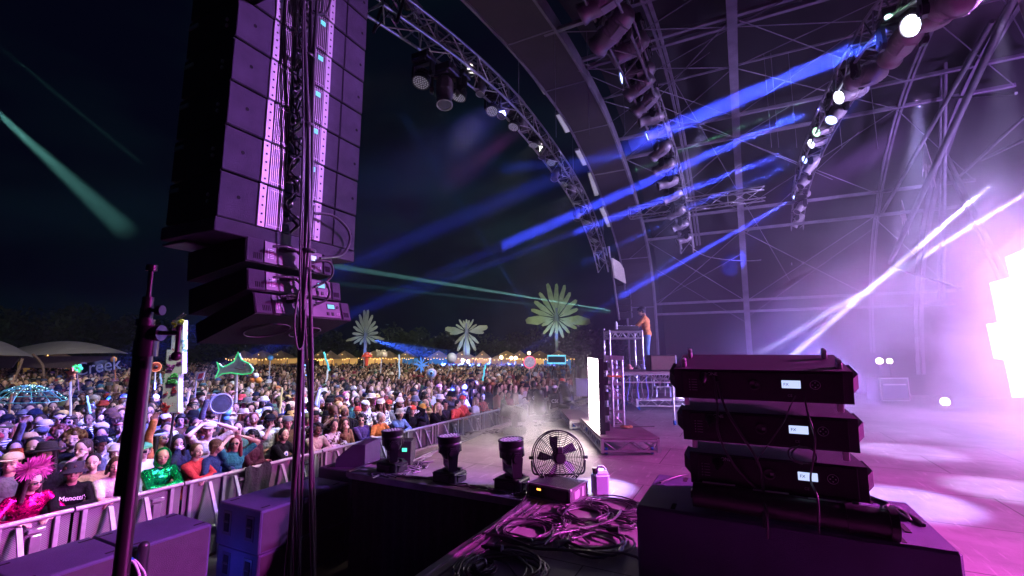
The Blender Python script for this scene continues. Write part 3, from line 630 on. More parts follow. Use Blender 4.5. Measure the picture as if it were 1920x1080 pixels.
# bundle of long cables down to the pit
for k in range(9):
    x0 = 583 + 14 * math.sin(k * 2.1); xm = 573 + 9 * math.sin(k * 1.3 + 1); x1 = [532, 541, 549, 556, 563, 586, 590, 594, 560][k]
    r = (.010, .013, .009, .012, .010, .015, .014, .010, .008)[k]
    pts = []
    for i in range(16):
        t = i / 15; py = -40 + t * 1180
        if t < .42: px = x0 + (xm - x0) * (t / .42)
        else: px = xm + (x1 - xm) * ((t - .42) / .58) ** .9
        px += 1.8 * math.sin(t * 17 + k * 2)
        pts.append(atx(px, py, XB + .16 + .02 * math.sin(k * 1.7)))
    g = MB(); g.tube(smooth(pts, 4), r, 7)
    tag(g.build('hanging_cable', M_rub), 'long black cable in the bundle hanging from the near speaker array', 'cable', 'bundle of cables hanging from the near array')
for k, (py, w_) in enumerate(((105, .05), (235, .05), (470, .06), (505, .05))):
    p = atx(578, py, XB + .16); g = MB(); g.lathe([(w_ * .9, -.012), (w_, 0), (w_ * .9, .012)], 14, p); tag(g.build('cable_tie', M_rub), f'{ORD[k]} black tie from the top round the hanging cable bundle', 'cable tie', 'ties on the cable bundle')
g = MB(); P = [atx(x, y, XB + .2) for x, y in ((560, 545), (552, 600), (556, 645), (562, 655), (569, 640), (572, 580))]; g.tube(smooth(P), .008, 6); tag(g.build('cable_loop', M_rub), 'slack loop of cable below the hanging speakers', 'cable')
# ---------------------------------------------------------------- wind up stand at the left
top = atd(285, 498, 1.3); root = empty('lighting_stand', (top.x, top.y, 0)); tag(root, 'tall black telescopic stand with a crank handle at the left', 'stand')
M_st = mat('stand_black_gloss', (.16, .13, .16), .30, .8, var=.1, spec=.8)
bx, by = top.x, top.y
def zt(py): return aty(250, py, by).z if 0 else atd(285 - (py - 498) * .12, py, 1.3 * 1.0).z
L = lambda py: (0, 0, zt(py))
g = MB(); g.tube([L(498), L(572)], .0065, 10); g.cyl(L(497), L(508), .014, n=12); g.build('top_rod', M_st, root)
g = MB(); g.cyl(L(558), L(578), .014, n=14); g.cyl(L(578), L(600), .016, n=14); g.cyl(L(600), L(612), .022, n=16); g.build('collar', M_st, root)
off = V(RT) * .030
g = MB(); g.cyl(V(L(604)) - off * .12, V(L(910)) - off * .5, .0155, n=20); g.build('outer_tube', M_st, root)
g = MB()
for a_, b_, r_ in ((612, 650, .026), (640, 668, .029), (650, 1250, .0185)): g.cyl(V(L(a_)) + off * .3, V(L(b_)) + off * .3, r_, n=18)
g.build('middle_tube', M_st, root)
g = MB(); h0 = V(L(625)) + off * .6; h1 = h0 + V(RT) * .078
g.cyl(h0, h0 + V(RT) * .03, .022, n=16); g.cyl(h0, h1, .0065, n=10); g.cyl(h1 + V((0, 0, .012)), h1 + V((0, 0, -.055)), .006, n=10); g.ball(h1 + V((0, 0, -.064)), .0135, 12, 8); g.ball(h1 + V((0, 0, .014)), .009, 10, 6); g.build('crank_handle', M_st, root)
g = MB(); q = V(L(583)) + off * .4; g.cyl(q, q + V(RT) * .02, .005); g.cyl(q + V(RT) * .018, q + V(RT) * .032, .014, n=14); g.build('locking_knob', M_st, root)
g = MB()
for k in range(3): a = k * 2.094 + .4; g.tube([(0, 0, .55), (.62 * math.cos(a), .62 * math.sin(a), -.0)], .014, 8)
g.cyl((0, 0, 0.02), (0, 0, zt(1240)), .03); g.build('tripod_base', M_st, root)
# ---------------------------------------------------------------- subwoofers in the pit
M_sub = mat('sub_paint', (.085, .08, .17), .55, bump=.9, bscale=280, var=.18, scale=3)
def sub(x0, x1, y0, y1, z0, z1, label, group, seams=(), handles=()):
    c = V(((x0 + x1) / 2, (y0 + y1) / 2, z0)); root = empty('subwoofer', c); tag(root, label, 'subwoofer', group)
    g = MB(); g.box((0, 0, (z1 - z0) / 2), (x1 - x0, y1 - y0, z1 - z0), .015); g.build('cabinet', M_sub, root)
    g = MB(); g.box(((x1 - x0) / 2 + .001, 0, (z1 - z0) / 2), (.006, y1 - y0 - .06, z1 - z0 - .06)); g.build('grille', mat('dark_grille', (.05, .04, .055), .6, bump=1, bscale=160), root)
    for (u, v) in ((-.36, -.40), (.36, -.40), (-.36, .40), (.36, .40)):
        g = MB(); g.box((u * (x1 - x0), v * (y1 - y0), z1 - z0), (.03, .12, .006), .002); g.build('skid_slot', M_dark, root)
    for (u, w_) in handles:      # handle cups in the side facing the camera
        hz = (z1 - z0) * w_; g = MB(); ux = u * (x1 - x0); yy = -(y1 - y0) / 2
        g.box((ux, yy, hz), (.17, .012, .30), .03); f = g.build('handle_plate', mat('handle_blue_black', (.04, .045, .08), .4), root)
        g = MB(); g.box((ux, yy - .008, hz + .005), (.10, .012, .22), .03); g.build('handle_cup', M_dark, f)
        g = MB(); g.box((ux, yy - .012, hz + .02), (.11, .02, .025), .006); g.build('handle_bar', M_plast, f)
    return root
sub(-6.36, -5.58, 2.62, 3.42, GZ, -.30, 'far one of the two purple topped subwoofers in the lower left corner', 'pit subwoofers')
sub(-6.36, -5.58, 1.84, 2.607, GZ, -.302, 'near one of the two purple topped subwoofers in the lower left corner', 'pit subwoofers', handles=((-.25, .75), (.25, .75)))
zmid = -.3 - .52
sub(-6.30, -5.43, 3.92, 5.34, zmid + .004, -.30, 'upper blue black subwoofer with handle cups below the hanging cables', 'pit subwoofers', handles=((-.25, .55), (.27, .55)))
sub(-6.28, -5.45, 3.94, 5.34, GZ, zmid - .004, 'lower blue black subwoofer with handle cups below the hanging cables', 'pit subwoofers', handles=((-.25, .55), (.27, .55)))
g = MB(); p = atx(240, 1048, -5.56); g.cyl(p, p + V((.06, 0, -.01)), .03, n=14); root = empty('blue_speaker_plug', p); tag(root, 'blue locking plug with two leads at the corner of the near subwoofer', 'plug')
g = MB(); g.cyl((0, 0, 0), (.07, 0, -.01), .028, n=14); g.build('plug_body', mat('plug_blue', (.03, .2, .5), .35), root)
g = MB(); g.tube(smooth([(.06, 0, 0), (.12, .02, -.05), (.15, .05, -.2), (.1, .08, -.6)]), .012); g.tube(smooth([(.06, .02, 0), (.13, .05, -.06), (.17, .09, -.2), (.1, .1, -.6)]), .010); g.build('lead', M_pale, root)
g = MB(); p = atx(270, 1024, -5.5); g.cyl(p, p + V((0, .0, -.75)), .05, n=16); g.ball(p, .05); tag(g.build('bollard_cover', M_plast), 'black rounded post standing against the near subwoofer', 'post')
# front fills and boxes along the pit
for k, (x0, x1, y0, y1, zt_, lab) in enumerate(((-6.35, -5.2, 5.55, 6.55, -.22, 'black box at the thrust corner carrying a wedge speaker'), (-6.3, -5.25, 7.2, 8.7, -.42, 'first dark low subwoofer beyond the thrust lamps along the pit'), (-6.3, -5.25, 9.3, 11.0, -.42, 'second dark low subwoofer along the pit'), (-6.3, -5.25, 11.7, 13.6, -.42, 'third dark low subwoofer along the pit'), (-6.3, -5.3, 16.2, 19.2, -.3, 'farthest dark subwoofer along the pit'))):
    sub(x0, x1, y0, y1, GZ, zt_, lab, 'low boxes along the pit')
def wedge(p, yaw, w_, d_, h_, label, cat='monitor speaker'):
    root = empty('wedge_monitor', p, yaw); tag(root, label, cat)
    g = MB(); g.prism([(-d_ / 2, -w_ / 2, 0), (d_ / 2, -w_ / 2, 0), (d_ / 2, -w_ / 2, h_ * .35), (-d_ * .1, -w_ / 2, h_), (-d_ / 2, -w_ / 2, h_)][::-1], (0, 1, 0), w_); g.build('cabinet', M_sub, root)
    g = MB(); n_ = V((h_ * .65, 0, d_ * .6)).normalized(); c = V((d_ * .2, 0, h_ * .675)) + n_ * .006
    m3 = Matrix((n_.cross(V((0, 1, 0))), V((0, 1, 0)), n_)).transposed(); g.box(c, (math.hypot(h_ * .65, d_ * .6) - .04, w_ - .06, .012), .004, m3); g.build('grille', M_plast, root)
    g = MB(); g.box((-d_ * .25, -w_ / 2 - .003, h_ * .6), (.12, .01, .05), .01); g.build('handle', M_dark, root); return root
wedge(atz(672, 868, -.22), R(200), .62, .5, .36, 'black wedge speaker on the box at the thrust corner')
wedge(atz(1095, 712, .0) if 0 else atz(1098, 742, -.1) + V((0, 0, 0)), R(120), .9, .7, .7, 'blue lit black wedge near the far end of the pit')
# ---------------------------------------------------------------- speaker stack at the right
sub(-.73, .97, 3.36, 4.28, 0, .60, 'very wide black subwoofer on the stage under the near speaker stack', None, handles=())
g = MB(); g.box((.80, 3.66, .603), (.035, .16, .006), .01); tag(g.build('handle_slot', M_dark), 'oval slot in the top of the wide subwoofer', 'slot')
def stackcab(z, y, tilt, x0, x1, label):
    wd = x1 - x0; root = empty('stacked_speaker', ((x0 + x1) / 2, y, z), (R(tilt), 0, 0)); tag(root, label, 'speaker', 'speakers of the near stage stack')
    h = .205; dp = .62
    g = MB(); g.prism([(-wd / 2, 0, 0), (-wd / 2, 0, h), (-wd / 2, dp, h * .9), (-wd / 2, dp, h * .1)][::-1], (1, 0, 0), wd); g.build('shell', M_black, root)
    g = MB(); g.box((0, -.006, h / 2), (wd - .10, .012, h - .02), .004); pn = g.build('amplifier_panel', M_blackm, root)
    for sx in (-1, 1):
        g = MB(); g.prism([(sx * wd / 2, .10, h * .1), (sx * wd / 2, .52, h * .1), (sx * (wd / 2 + .055), .44, h * .3), (sx * (wd / 2 + .055), .16, h * .3)], (0, 0, 1), h * .45); g.build('side_wing', M_black, root)
        g = MB(); g.box((sx * (wd / 2 - .07), .02, -.028), (.035, .03, .055), .004); g.build('rigging_link', M_alu, root)
    g = MB(); g.box((.19, -.014, h * .58), (.105, .006, .05), .002); g.build('display', M_screen, pn)
    text('FX', .026, 'lettering', mat('display_ink', (.10, .12, .30), .5), pn, Matrix.Translation((.162, -.0175, h * .58)) @ Matrix.Rotation(R(90), 4, 'X'))
    text('ONE', .030, 'lettering', M_pale, pn, Matrix.Translation((-.27, -.013, h * .86)) @ Matrix.Rotation(R(90), 4, 'X'))
    text('CE', .022, 'lettering', M_dull, pn, Matrix.Translation((.18, -.013, h * .22)) @ Matrix.Rotation(R(90), 4, 'X'))
    g = MB()
    for k in range(4): a = k * math.pi / 2; g.ball((.32 + .014 * math.cos(a), -.015, h * .58 + .014 * math.sin(a)), .0045, 6, 4)
    g.tube([(.32 + .028 * math.cos(t * .3927), -.014, h * .58 + .028 * math.sin(t * .3927)) for t in range(16)], .0016, 4, True); g.build('button', M_pale, pn)
    g = MB(); g.lathe([(.036, 0), (.036, .012), (.024, .012), (.022, .002), (0, .002)], 18, (-.08 + .08 - .02, -.012, h * .55), Matrix.Rotation(R(90), 3, 'X')); g.build('power_socket', M_plast, pn)
    g = MB(); g.box((-.005, -.024, h * .55), (.02, .004, .02), .002); g.build('socket_mark', M_dull, pn)
    g = MB()
    for k in range(5): g.cyl((-.42, -.012, h * (.3 + .09 * k)), (-.42, -.015, h * (.3 + .09 * k)), .004, n=6); g.box((-.39, -.013, h * (.3 + .09 * k)), (.035, .002, .003))
    g.build('marking', M_dull, pn)
    g = MB(); g.lathe([(.03, 0), (.034, .02), (.026, .035), (.014, .09), (.010, .12)], 14, (-.42 + .1, -.012, h * .78), Matrix.Rotation(R(100), 3, 'X')); g.build('power_plug', M_plast, pn)
    return root
zr = [aty(1440, y, 3.5).z for y in (752, 836, 921)]
xs = [(aty(a, y, 3.5).x, aty(b, y, 3.5).x) for a, b, y in ((1268, 1602, 752), (1283, 1612, 836), (1297, 1630, 921))]
for k, (lab, tl) in enumerate((('top flat black speaker of the near stack with handles on it', 11), ('middle flat black speaker of the near stack', 5), ('bottom flat black speaker of the near stack', 1))):
    r_ = stackcab(zr[k], 3.5, tl, xs[k][0], xs[k][1], lab)
    if k == 0:
        wd = xs[0][1] - xs[0][0]
        for (dx, dy) in ((-wd / 2 + .06, .10), (-wd / 2 + .07, .46), (wd / 2 - .08, .46), (wd / 2 - .05, .12)):
            g = MB(); g.box((dx, dy, .215), (.03, .07, .045), .006); g.cyl((dx, dy - .03, .245), (dx, dy + .03, .245), .015, n=10); g.build('rigging_lug', M_alu, r_)
        g = MB(); zt_ = .197
        g.tube([(-.22, .08, zt_), (-.22, .40, zt_ - .012), (.22, .40, zt_ - .012), (.22, .08, zt_)], .004, 4, True); g.build('lid_seam', M_dark, r_)
root = empty('base_frame', (.08, 3.55, .60)); tag(root, 'black ground frame with a thick tube under the near speaker stack', 'rigging frame')
g = MB(); g.box((0, 0.1, .05), (.95, .10, .06), .01); g.box((0, .45, .05), (.95, .08, .06), .01); g.box((-.42, .25, .12), (.05, .5, .14), .01); g.box((.45, .25, .12), (.05, .5, .14), .01); g.build('frame', M_blackm, root)
g = MB(); g.cyl((-.44, -.10, .10), (.62, -.10, .075), .078, n=24); g.cyl((.60, -.10, .075), (.64, -.10, .074), .095, n=24); g.cyl((.40, -.10, .08), (.44, -.10, .08), .085, n=24); g.build('tube', M_plast, root)
g = MB()
for k in range(3): g.box((-.28 + k * .3, -.10, .185 - k * .012), (.2, .02, .006), .002)
g.build('bar', M_pale, root)
for (pts, r, lab) in (([(1338, 705), (1345, 760), (1347, 812), (1375, 870), (1420, 920), (1437, 960), (1440, 1010)], .008, 'left dark lead hanging down the near speaker stack'),
                      ([(1345, 715), (1360, 765), (1390, 815), (1418, 860), (1430, 905), (1433, 990)], .009, 'long lead slanting down the left of the near speaker stack'),
                      ([(1508, 745), (1516, 780), (1528, 820), (1525, 860), (1520, 900), (1533, 935), (1536, 1000)], .006, 'thin grey lead hanging below the displays of the near stack'),
                      ([(1500, 835), (1485, 848), (1490, 862), (1512, 868), (1530, 862), (1525, 845), (1505, 838), (1480, 842), (1482, 860), (1505, 870)], .005, 'small tangle of thin cable on the bottom speaker'),
                      ([(1470, 790), (1450, 820), (1425, 855), (1418, 870)], .004, 'thin cable slanting between the middle and bottom speakers'),
                      ([(1492, 742), (1480, 765), (1470, 790)], .004, 'thin cable slanting down from the top speaker')):
    g = MB(); g.tube(smooth([aty(x, y, 3.44 - .03 * math.sin(i)) if y < 925 else aty(x, y, 3.33) for i, (x, y) in enumerate(pts)], 8), r, 6); tag(g.build('speaker_lead', M_rub), lab, 'cable')
g = MB(); P = [atz(x, y, .61) for x, y in ((1612, 922), (1640, 935), (1665, 945), (1655, 955), (1690, 958), (1706, 975), (1690, 965), (1672, 950), (1715, 972), (1732, 985))]; g.tube(smooth(P, 8), .012, 6); tag(g.build('signal_cable', M_rub), 'black cable with connectors lying on top of the wide subwoofer', 'cable')
g = MB(); P = [atz(x, y, .61) for x, y in ((1238, 905), (1255, 898), (1275, 892), (1290, 890))]; g.tube(smooth(P, 6), .008, 6); tag(g.build('short_cable', M_rub), 'short cable on the left rear of the wide subwoofer', 'cable')
# ---------------------------------------------------------------- case, fan, jug
p0 = atz(1069, 949, 0); pr = atz(1100, 930, 0); hgt = 0
for i in range(400):
    if pix(p0 + V((0, 0, i * .002)))[1] < 918.5: hgt = i * .002; break
e2 = (pr - p0); wy = e2.length; e2.normalize(); pl = atz(991, 903, hgt); e1 = V((pl.x - p0.x, pl.y - p0.y, 0)); wx = e1.length; e1 = V((-e2.y, e2.x, 0)) if V((-e2.y, e2.x, 0)).dot(e1) > 0 else V((e2.y, -e2.x, 0))
wx = min(wx, .62); print('case', hgt, wx, wy, p0)
root = empty('rack_case', p0 + e1 * wx / 2 + e2 * wy / 2); Mr = Matrix((e1, e2, V((0, 0, 1)))).transposed(); root.rotation_euler = Mr.to_euler() if Mr.determinant() > 0 else Matrix((-e1, e2, V((0, 0, 1)))).transposed().to_euler()
sx = 1 if Mr.determinant() > 0 else -1     # local +x = e1*sx ; the side with the panel is at -e1
tag(root, 'low black rack case with metal corners under the fan', 'rack case')
g = MB(); g.box((0, 0, hgt / 2), (wx, wy, hgt - .004), .006); g.build('body', M_black, root)
g = MB()
for x in (-1, 1):
    for z in (.01, hgt - .01): g.box((x * wx / 2, 0, z), (.022, wy + .004, .022), .003); g.box((0, x * wy / 2, z), (wx + .004, .022, .022), .003)
    for y in (-1, 1): g.box((x * wx / 2, y * wy / 2, hgt / 2), (.022, .022, hgt), .003)
g.build('edge_trim', M_dull, root)
g = MB(); g.box((-sx * (wx / 2 + .004), 0, hgt / 2), (.008, wy - .05, hgt - .05), .002); e_ = g.build('end_panel', M_alu, root)
g = MB(); g.box((-sx * (wx / 2 + .010), -.06, hgt / 2), (.008, .12, hgt * .5), .003); g.box((-sx * (wx / 2 + .010), .09, hgt / 2), (.008, .06, hgt * .6), .003); g.build('latch', M_white, e_)
for (x, y) in ((-1, -1), (1, -1), (-1, 1), (1, 1)):
    g = MB(); g.ball((x * wx / 2, y * wy / 2, hgt - .012), .022, 10, 6); g.ball((x * wx / 2, y * wy / 2, .016), .022, 10, 6); g.build('corner', M_alu, root)
g = MB(); g.box((sx * .12, -wy / 2 - .004, hgt * .66), (.05, .006, .02), .001); g.build('indicator', emis('amber_led', (1, .35, .05), 4), root)
g = MB(); g.box((0, -wy / 2 - .002, hgt * .5), (wx - .08, .004, hgt * .6), .001); g.build('front_panel', M_blackm, root)
fc = atd(1048, 858, 5.55); fz = hgt; RF = .315
root = empty('drum_fan', (fc.x, fc.y, fz)); tag(root, 'round black floor fan in wire guard tilted on its stand', 'fan')
fn = (V((0, 0, 1)) * .12 - FW + RT * .12).normalized(); fr_ = RT - fn * RT.dot(fn); fr_.normalize(); fu = fn.cross(fr_); cen = fc - root.location
def fp(r, a, d=0): return cen + fr_ * (r * math.cos(a)) + fu * (r * math.sin(a)) + fn * d
g = MB(); g.tube([fp(RF, t * math.pi / 20, 0) for t in range(40)], .009, 8, True); g.tube([fp(RF, t * math.pi / 20, -.13) for t in range(40)], .007, 6, True); g.build('guard_rim', M_blackm, root)
g = MB()
for i in range(2, 15): rr = RF * i / 15; g.tube([fp(rr, t * math.pi / 16, .045 * (1 - (rr / RF) ** 2)) for t in range(32)], .0042, 4, True)
for i in range(16):
    a = i * math.pi / 8; g.tube([fp(RF * k / 6, a, .047 * (1 - (k / 6) ** 2)) for k in range(7)], .0036, 4)
g.build('wire_guard', M_blackm, root)
g = MB()
for i in range(24): a = i * math.pi / 12; g.tube([fp(.08, a, -.15), fp(RF, a, -.13), fp(RF, a, 0)], .002, 4)
for i in range(2, 12): rr = RF * i / 12; g.tube([fp(rr, t * math.pi / 12, -.14) for t in range(24)], .0016, 3, True)
g.build('rear_guard', M_blackm, root)
g = MB()
for i in range(5):
    a = i * 1.2566 + .5; g.prism([fp(.06, a, -.05), fp(.24, a - .18, -.03), fp(.26, a + .22, -.09), fp(.16, a + .4, -.10), fp(.06, a + .5, -.08)], fn, .003)
g.build('blade', mat('fan_blade_metal', (.3, .28, .33), .35, .3), root)
g = MB(); g.cyl(fp(0, 0, -.12), fp(0, 0, .05), .075, n=20); g.box(fp(.085, math.pi / 2, .03), (.08, .08, .08), .015, Matrix((fr_, fn, fu)).transposed()); g.cyl(fp(0, 0, .05), fp(0, 0, .075), .05, n=16); g.build('motor', M_plast, root)
g = MB(); g.tube(smooth([fp(RF + .02, math.pi + .1, -.03), fp(RF + .04, math.pi + .5, -.03), V((0, 0, 0)) + fr_ * -.20 - FW * 0 + V((0, 0, .012)), V((0, 0, .012)) + fr_ * .20, fp(RF + .04, -.5, -.03), fp(RF + .02, -.1, -.03)], 6), .012, 8)
for s in (-1, 1): g.tube([fr_ * .2 * s + V((0, 0, .012)) + FW * .13, fr_ * .2 * s + V((0, 0, .012)) - FW * .1], .012, 8); g.cyl(fp(RF - .01, math.pi if s < 0 else 0, -.03), fp(RF + .05, math.pi if s < 0 else 0, -.03), .02, n=10)
g.build('stand', M_blackm, root)
jp = atz(1126, 928, 0); root = empty('plastic_jug', jp, YAW + .15); tag(root, 'translucent white plastic jug with black cap beside the fan', 'jug')
mj, tj, bj = node_mat('translucent_plastic'); bj.inputs['Base Color'].default_value = (.68, .80, .92, 1); bj.inputs['Roughness'].default_value = .4; bj.inputs['Subsurface Weight'].default_value = .4; bj.inputs['Subsurface Radius'].default_value = (.05, .05, .06)
g = MB(); g.box((0, 0, .125), (.19, .15, .25), .028); g.prism([(-.05, -.06, .249), (.085, -.06, .249), (.075, -.04, .275), (-.04, -.04, .275)], (0, 1, 0), .11); g.build('body', mj, root)
g = MB(); g.tube(smooth([(-.03, 0, .265), (-.02, 0, .315), (.04, 0, .315), (.07, 0, .27)]), .012, 8); g.build('handle', mj, root)
g = MB(); g.cyl((-.068, 0, .245), (-.068, 0, .28), .022, n=14); g.cyl((-.068, 0, .28), (-.068, 0, .305), .026, n=14); g.build('cap', M_plast, root)
# ---------------------------------------------------------------- cable coils on the deck
def coil(px, py, rpx, n, r, label, sq=1., wob=.12, z0=0.0, seed=0, ends=1):
    rnd = random.Random(seed); c = atz(px, py, 0); d = (c - CP).dot(FW); Rm = rpx * d / F; P = []
    th = rnd.random() * 6; k = 22
    for i in range(int(n * k)):
        t = i / k; a = th + 2 * math.pi * t; rr = Rm * (1 + .20 * math.sin(t * 2.3 + seed) + wob * math.sin(a * 2 + t * 1.7) - .10 * rnd.random() * 0)
        ox = .10 * Rm * math.sin(t * 1.9 + seed); oy = .12 * Rm * math.cos(t * 2.7)
        P.append(c + V((ox + rr * math.cos(a), oy + rr * math.sin(a) * sq, z0 + r + (t / n) * r * 2.2 + r * 1.1 * abs(math.sin(t * 5 + a * 1.5)))))
    e = P[-1]; 
    if ends: P += [e + V((.10, .05, 0)), e + V((.22, .02, -.0)), V((e.x + .34, e.y - .08, r))]
    g = MB(); g.tube(P, r, 6); root = g.build('cable_coil', M_rub); tag(root, label, 'cable coil', 'coiled cables on the near deck'); root.location = (0, 0, 0)
    return root
coil(988, 1001, 46, 8, .010, 'round coil of black cable nearest the case on the left', seed=1)
coil(1114, 1022, 50, 5, .011, 'open coil of black cable with bare floor in its middle at the right', seed=2, wob=.2)
coil(1030, 981, 30, 6, .008, 'small tight coil between the case and the round coil', seed=3)
coil(1097, 966, 38, 8, .009, 'dense coil just in front of the white jug', seed=4)
coil(1150, 951, 46, 9, .008, 'loose spread coil touching the wide subwoofer', seed=5, sq=.8)
coil(1155, 985, 34, 4, .009, 'flattened coil under the edge of the wide subwoofer', seed=8, sq=.6)
coil(940, 1075, 66, 8, .011, 'big coil of thick cable cut by the bottom of the frame', seed=6)
coil(890, 1066, 30, 4, .008, 'small coil in the bottom foreground beside the deck edge', seed=7)
for k, (pts, r, lab) in enumerate((([(905, 1010), (950, 1020), (1000, 1035), (1050, 1040), (1100, 1048), (1150, 1050), (1165, 1035)], .013, 'thick cable sweeping across in front of the coils'),
                    ([(1165, 965), (1150, 985), (1110, 995), (1070, 1005), (1040, 1015), (1020, 1030)], .014, 'thick pale cable curving between the two big coils'),
                    ([(885, 1020), (920, 1000), (945, 975), (975, 950), (985, 940)], .006, 'thin cable running along the metal deck edge'),
                    ([(870, 1035), (915, 1008), (950, 968), (985, 945), (990, 935)], .005, 'second thin cable running along the metal deck edge'),
                    ([(985, 938), (978, 955), (985, 970), (1000, 962), (1030, 955), (1075, 955)], .006, 'thin cable looping from under the rack case'),
                    ([(1050, 950), (1062, 962), (1052, 978), (1062, 1000), (1075, 1025)], .006, 'thin cable crossing the coils away from the case'))):
    g = MB(); g.tube(smooth([atz(x, y, 0) + V((0, 0, r + .03 + .012 * math.sin(i * 2))) for i, (x, y) in enumerate(pts)], 8), r, 6); tag(g.build('loose_cable', M_rub), lab, 'cable')
for (px, py, dx, dy, lab) in ((925, 1027, .13, .02, 'black round multipin connector resting on the coils'), (898, 1060, .02, .10, 'black capped connector in the bottom left coil'), (1052, 1018, -.05, -.10, 'green tipped connector between the two big coils'), (1150, 993, .08, .01, 'cable connector with silver ring beside the subwoofer')):
    p = atz(px, py, .05); root = empty('cable_connector', p); tag(root, lab, 'connector'); d = V((dx, dy, .0))
    g = MB(); g.cyl(d * -.5, d * .4, .028, n=16); g.cyl(d * .4, d * .55, .034, n=16); g.cyl(d * -.5, d * -.8, .02, .012, n=12); g.build('shell', M_plast, root)
    g = MB(); g.cyl(d * .56, d * .62, .030, n=16); g.build('ring', M_alu, root)
p = atz(993, 1014, .03); g = MB(); g.ball(p, (.035, .035, .022), 14, 8); tag(g.build('rubber_ball', M_rub), 'round rubber ball lying inside the left round coil', 'cap')
def tangle(x0, y0, x1, y1, n, r, name, label, seed, amp=8, m=None, z=.0):
    rnd = random.Random(seed); g = MB()
    for k in range(n):
        P = []
        for i in range(7): t = i / 6; P.append(atz(x0 + (x1 - x0) * t + rnd.uniform(-amp, amp), y0 + (y1 - y0) * t + rnd.uniform(-amp, amp) * .4, z) + V((0, 0, r + .02 * rnd.random())))
        g.tube(smooth(P, 5), r, 5)
    tag(g.build(name, m or M_rub), label, 'cable')
tangle(742, 893, 845, 903, 4, .010, 'lamp_cable', 'cables along the thrust edge between the left and middle wash lamps', 1)
tangle(850, 910, 955, 925, 4, .010, 'lamp_cable', 'cables along the thrust edge between the middle and right wash lamps', 2)
tangle(960, 925, 992, 928, 8, .007, 'lamp_cable', 'knot of cables between the right wash lamp and the rack case', 3, 12)
tangle(700, 895, 745, 892, 6, .009, 'lamp_cable', 'knot of cables beside the leftmost wash lamp', 4, 12)
tangle(770, 888, 800, 862, 5, .010, 'lamp_cable', 'looped cables on the floor behind the wash lamps', 5, 14, M_dull)
tangle(745, 880, 905, 812, 4, .014, 'lamp_cable', 'pale cables running up the stage front edge from the lamps', 6, 5, M_dull)
tangle(880, 815, 960, 808, 5, .014, 'lamp_cable', 'cables on the stage floor beside the far smoking lamp', 7, 9)
tangle(1010, 795, 1075, 768, 16, .02, 'cable_heap', 'heap of tangled cables on the stage edge near the guards', 8, 14, M_dull)
tangle(1040, 778, 1098, 755, 12, .02, 'cable_heap', 'far heap of tangled cables by the low deck', 9, 10)
tangle(1010, 830, 1010, 800, 2, .008, 'floor_cable', 'single cable lying on the bare floor behind the fan', 10, 4)
# ---------------------------------------------------------------- far lamps on the stage edge
for (px, py, aim, lab, s, hm) in ((965, 815, (-.9, -.45, .25), 'smoking lamp with a white lens tipped towards the crowd', 1.1, M_blackm), (1012, 790, (-.3, .5, .8), 'dark lamp on the stage edge beside the guard', 1.1, M_blackm), (1062, 768, (-.4, .3, .9), 'far dark lamp on the stage edge beside the second guard', 1.15, M_blackm)):
    fixture('beam', atz(px, py, 0), aim, lab, 'beam lamps on the stage edge', False, s, emis('dim_lens', (.7, .8, 1), 1.2) if px < 1000 else None, None, hm)
p = atz(790, 862, 0); root = empty('dimmer_box', atz(752, 868, 0), YAW); tag(root, 'black power box with a green display behind the leftmost wash lamp', 'power box')
g = MB(); g.box((0, 0, .17), (.36, .3, .34), .01); g.build('body', M_black, root); g = MB(); g.box((.08, -.152, .22), (.07, .006, .05)); g.build('display', emis('green_lcd', (.1, .9, .6), 1.5), root)
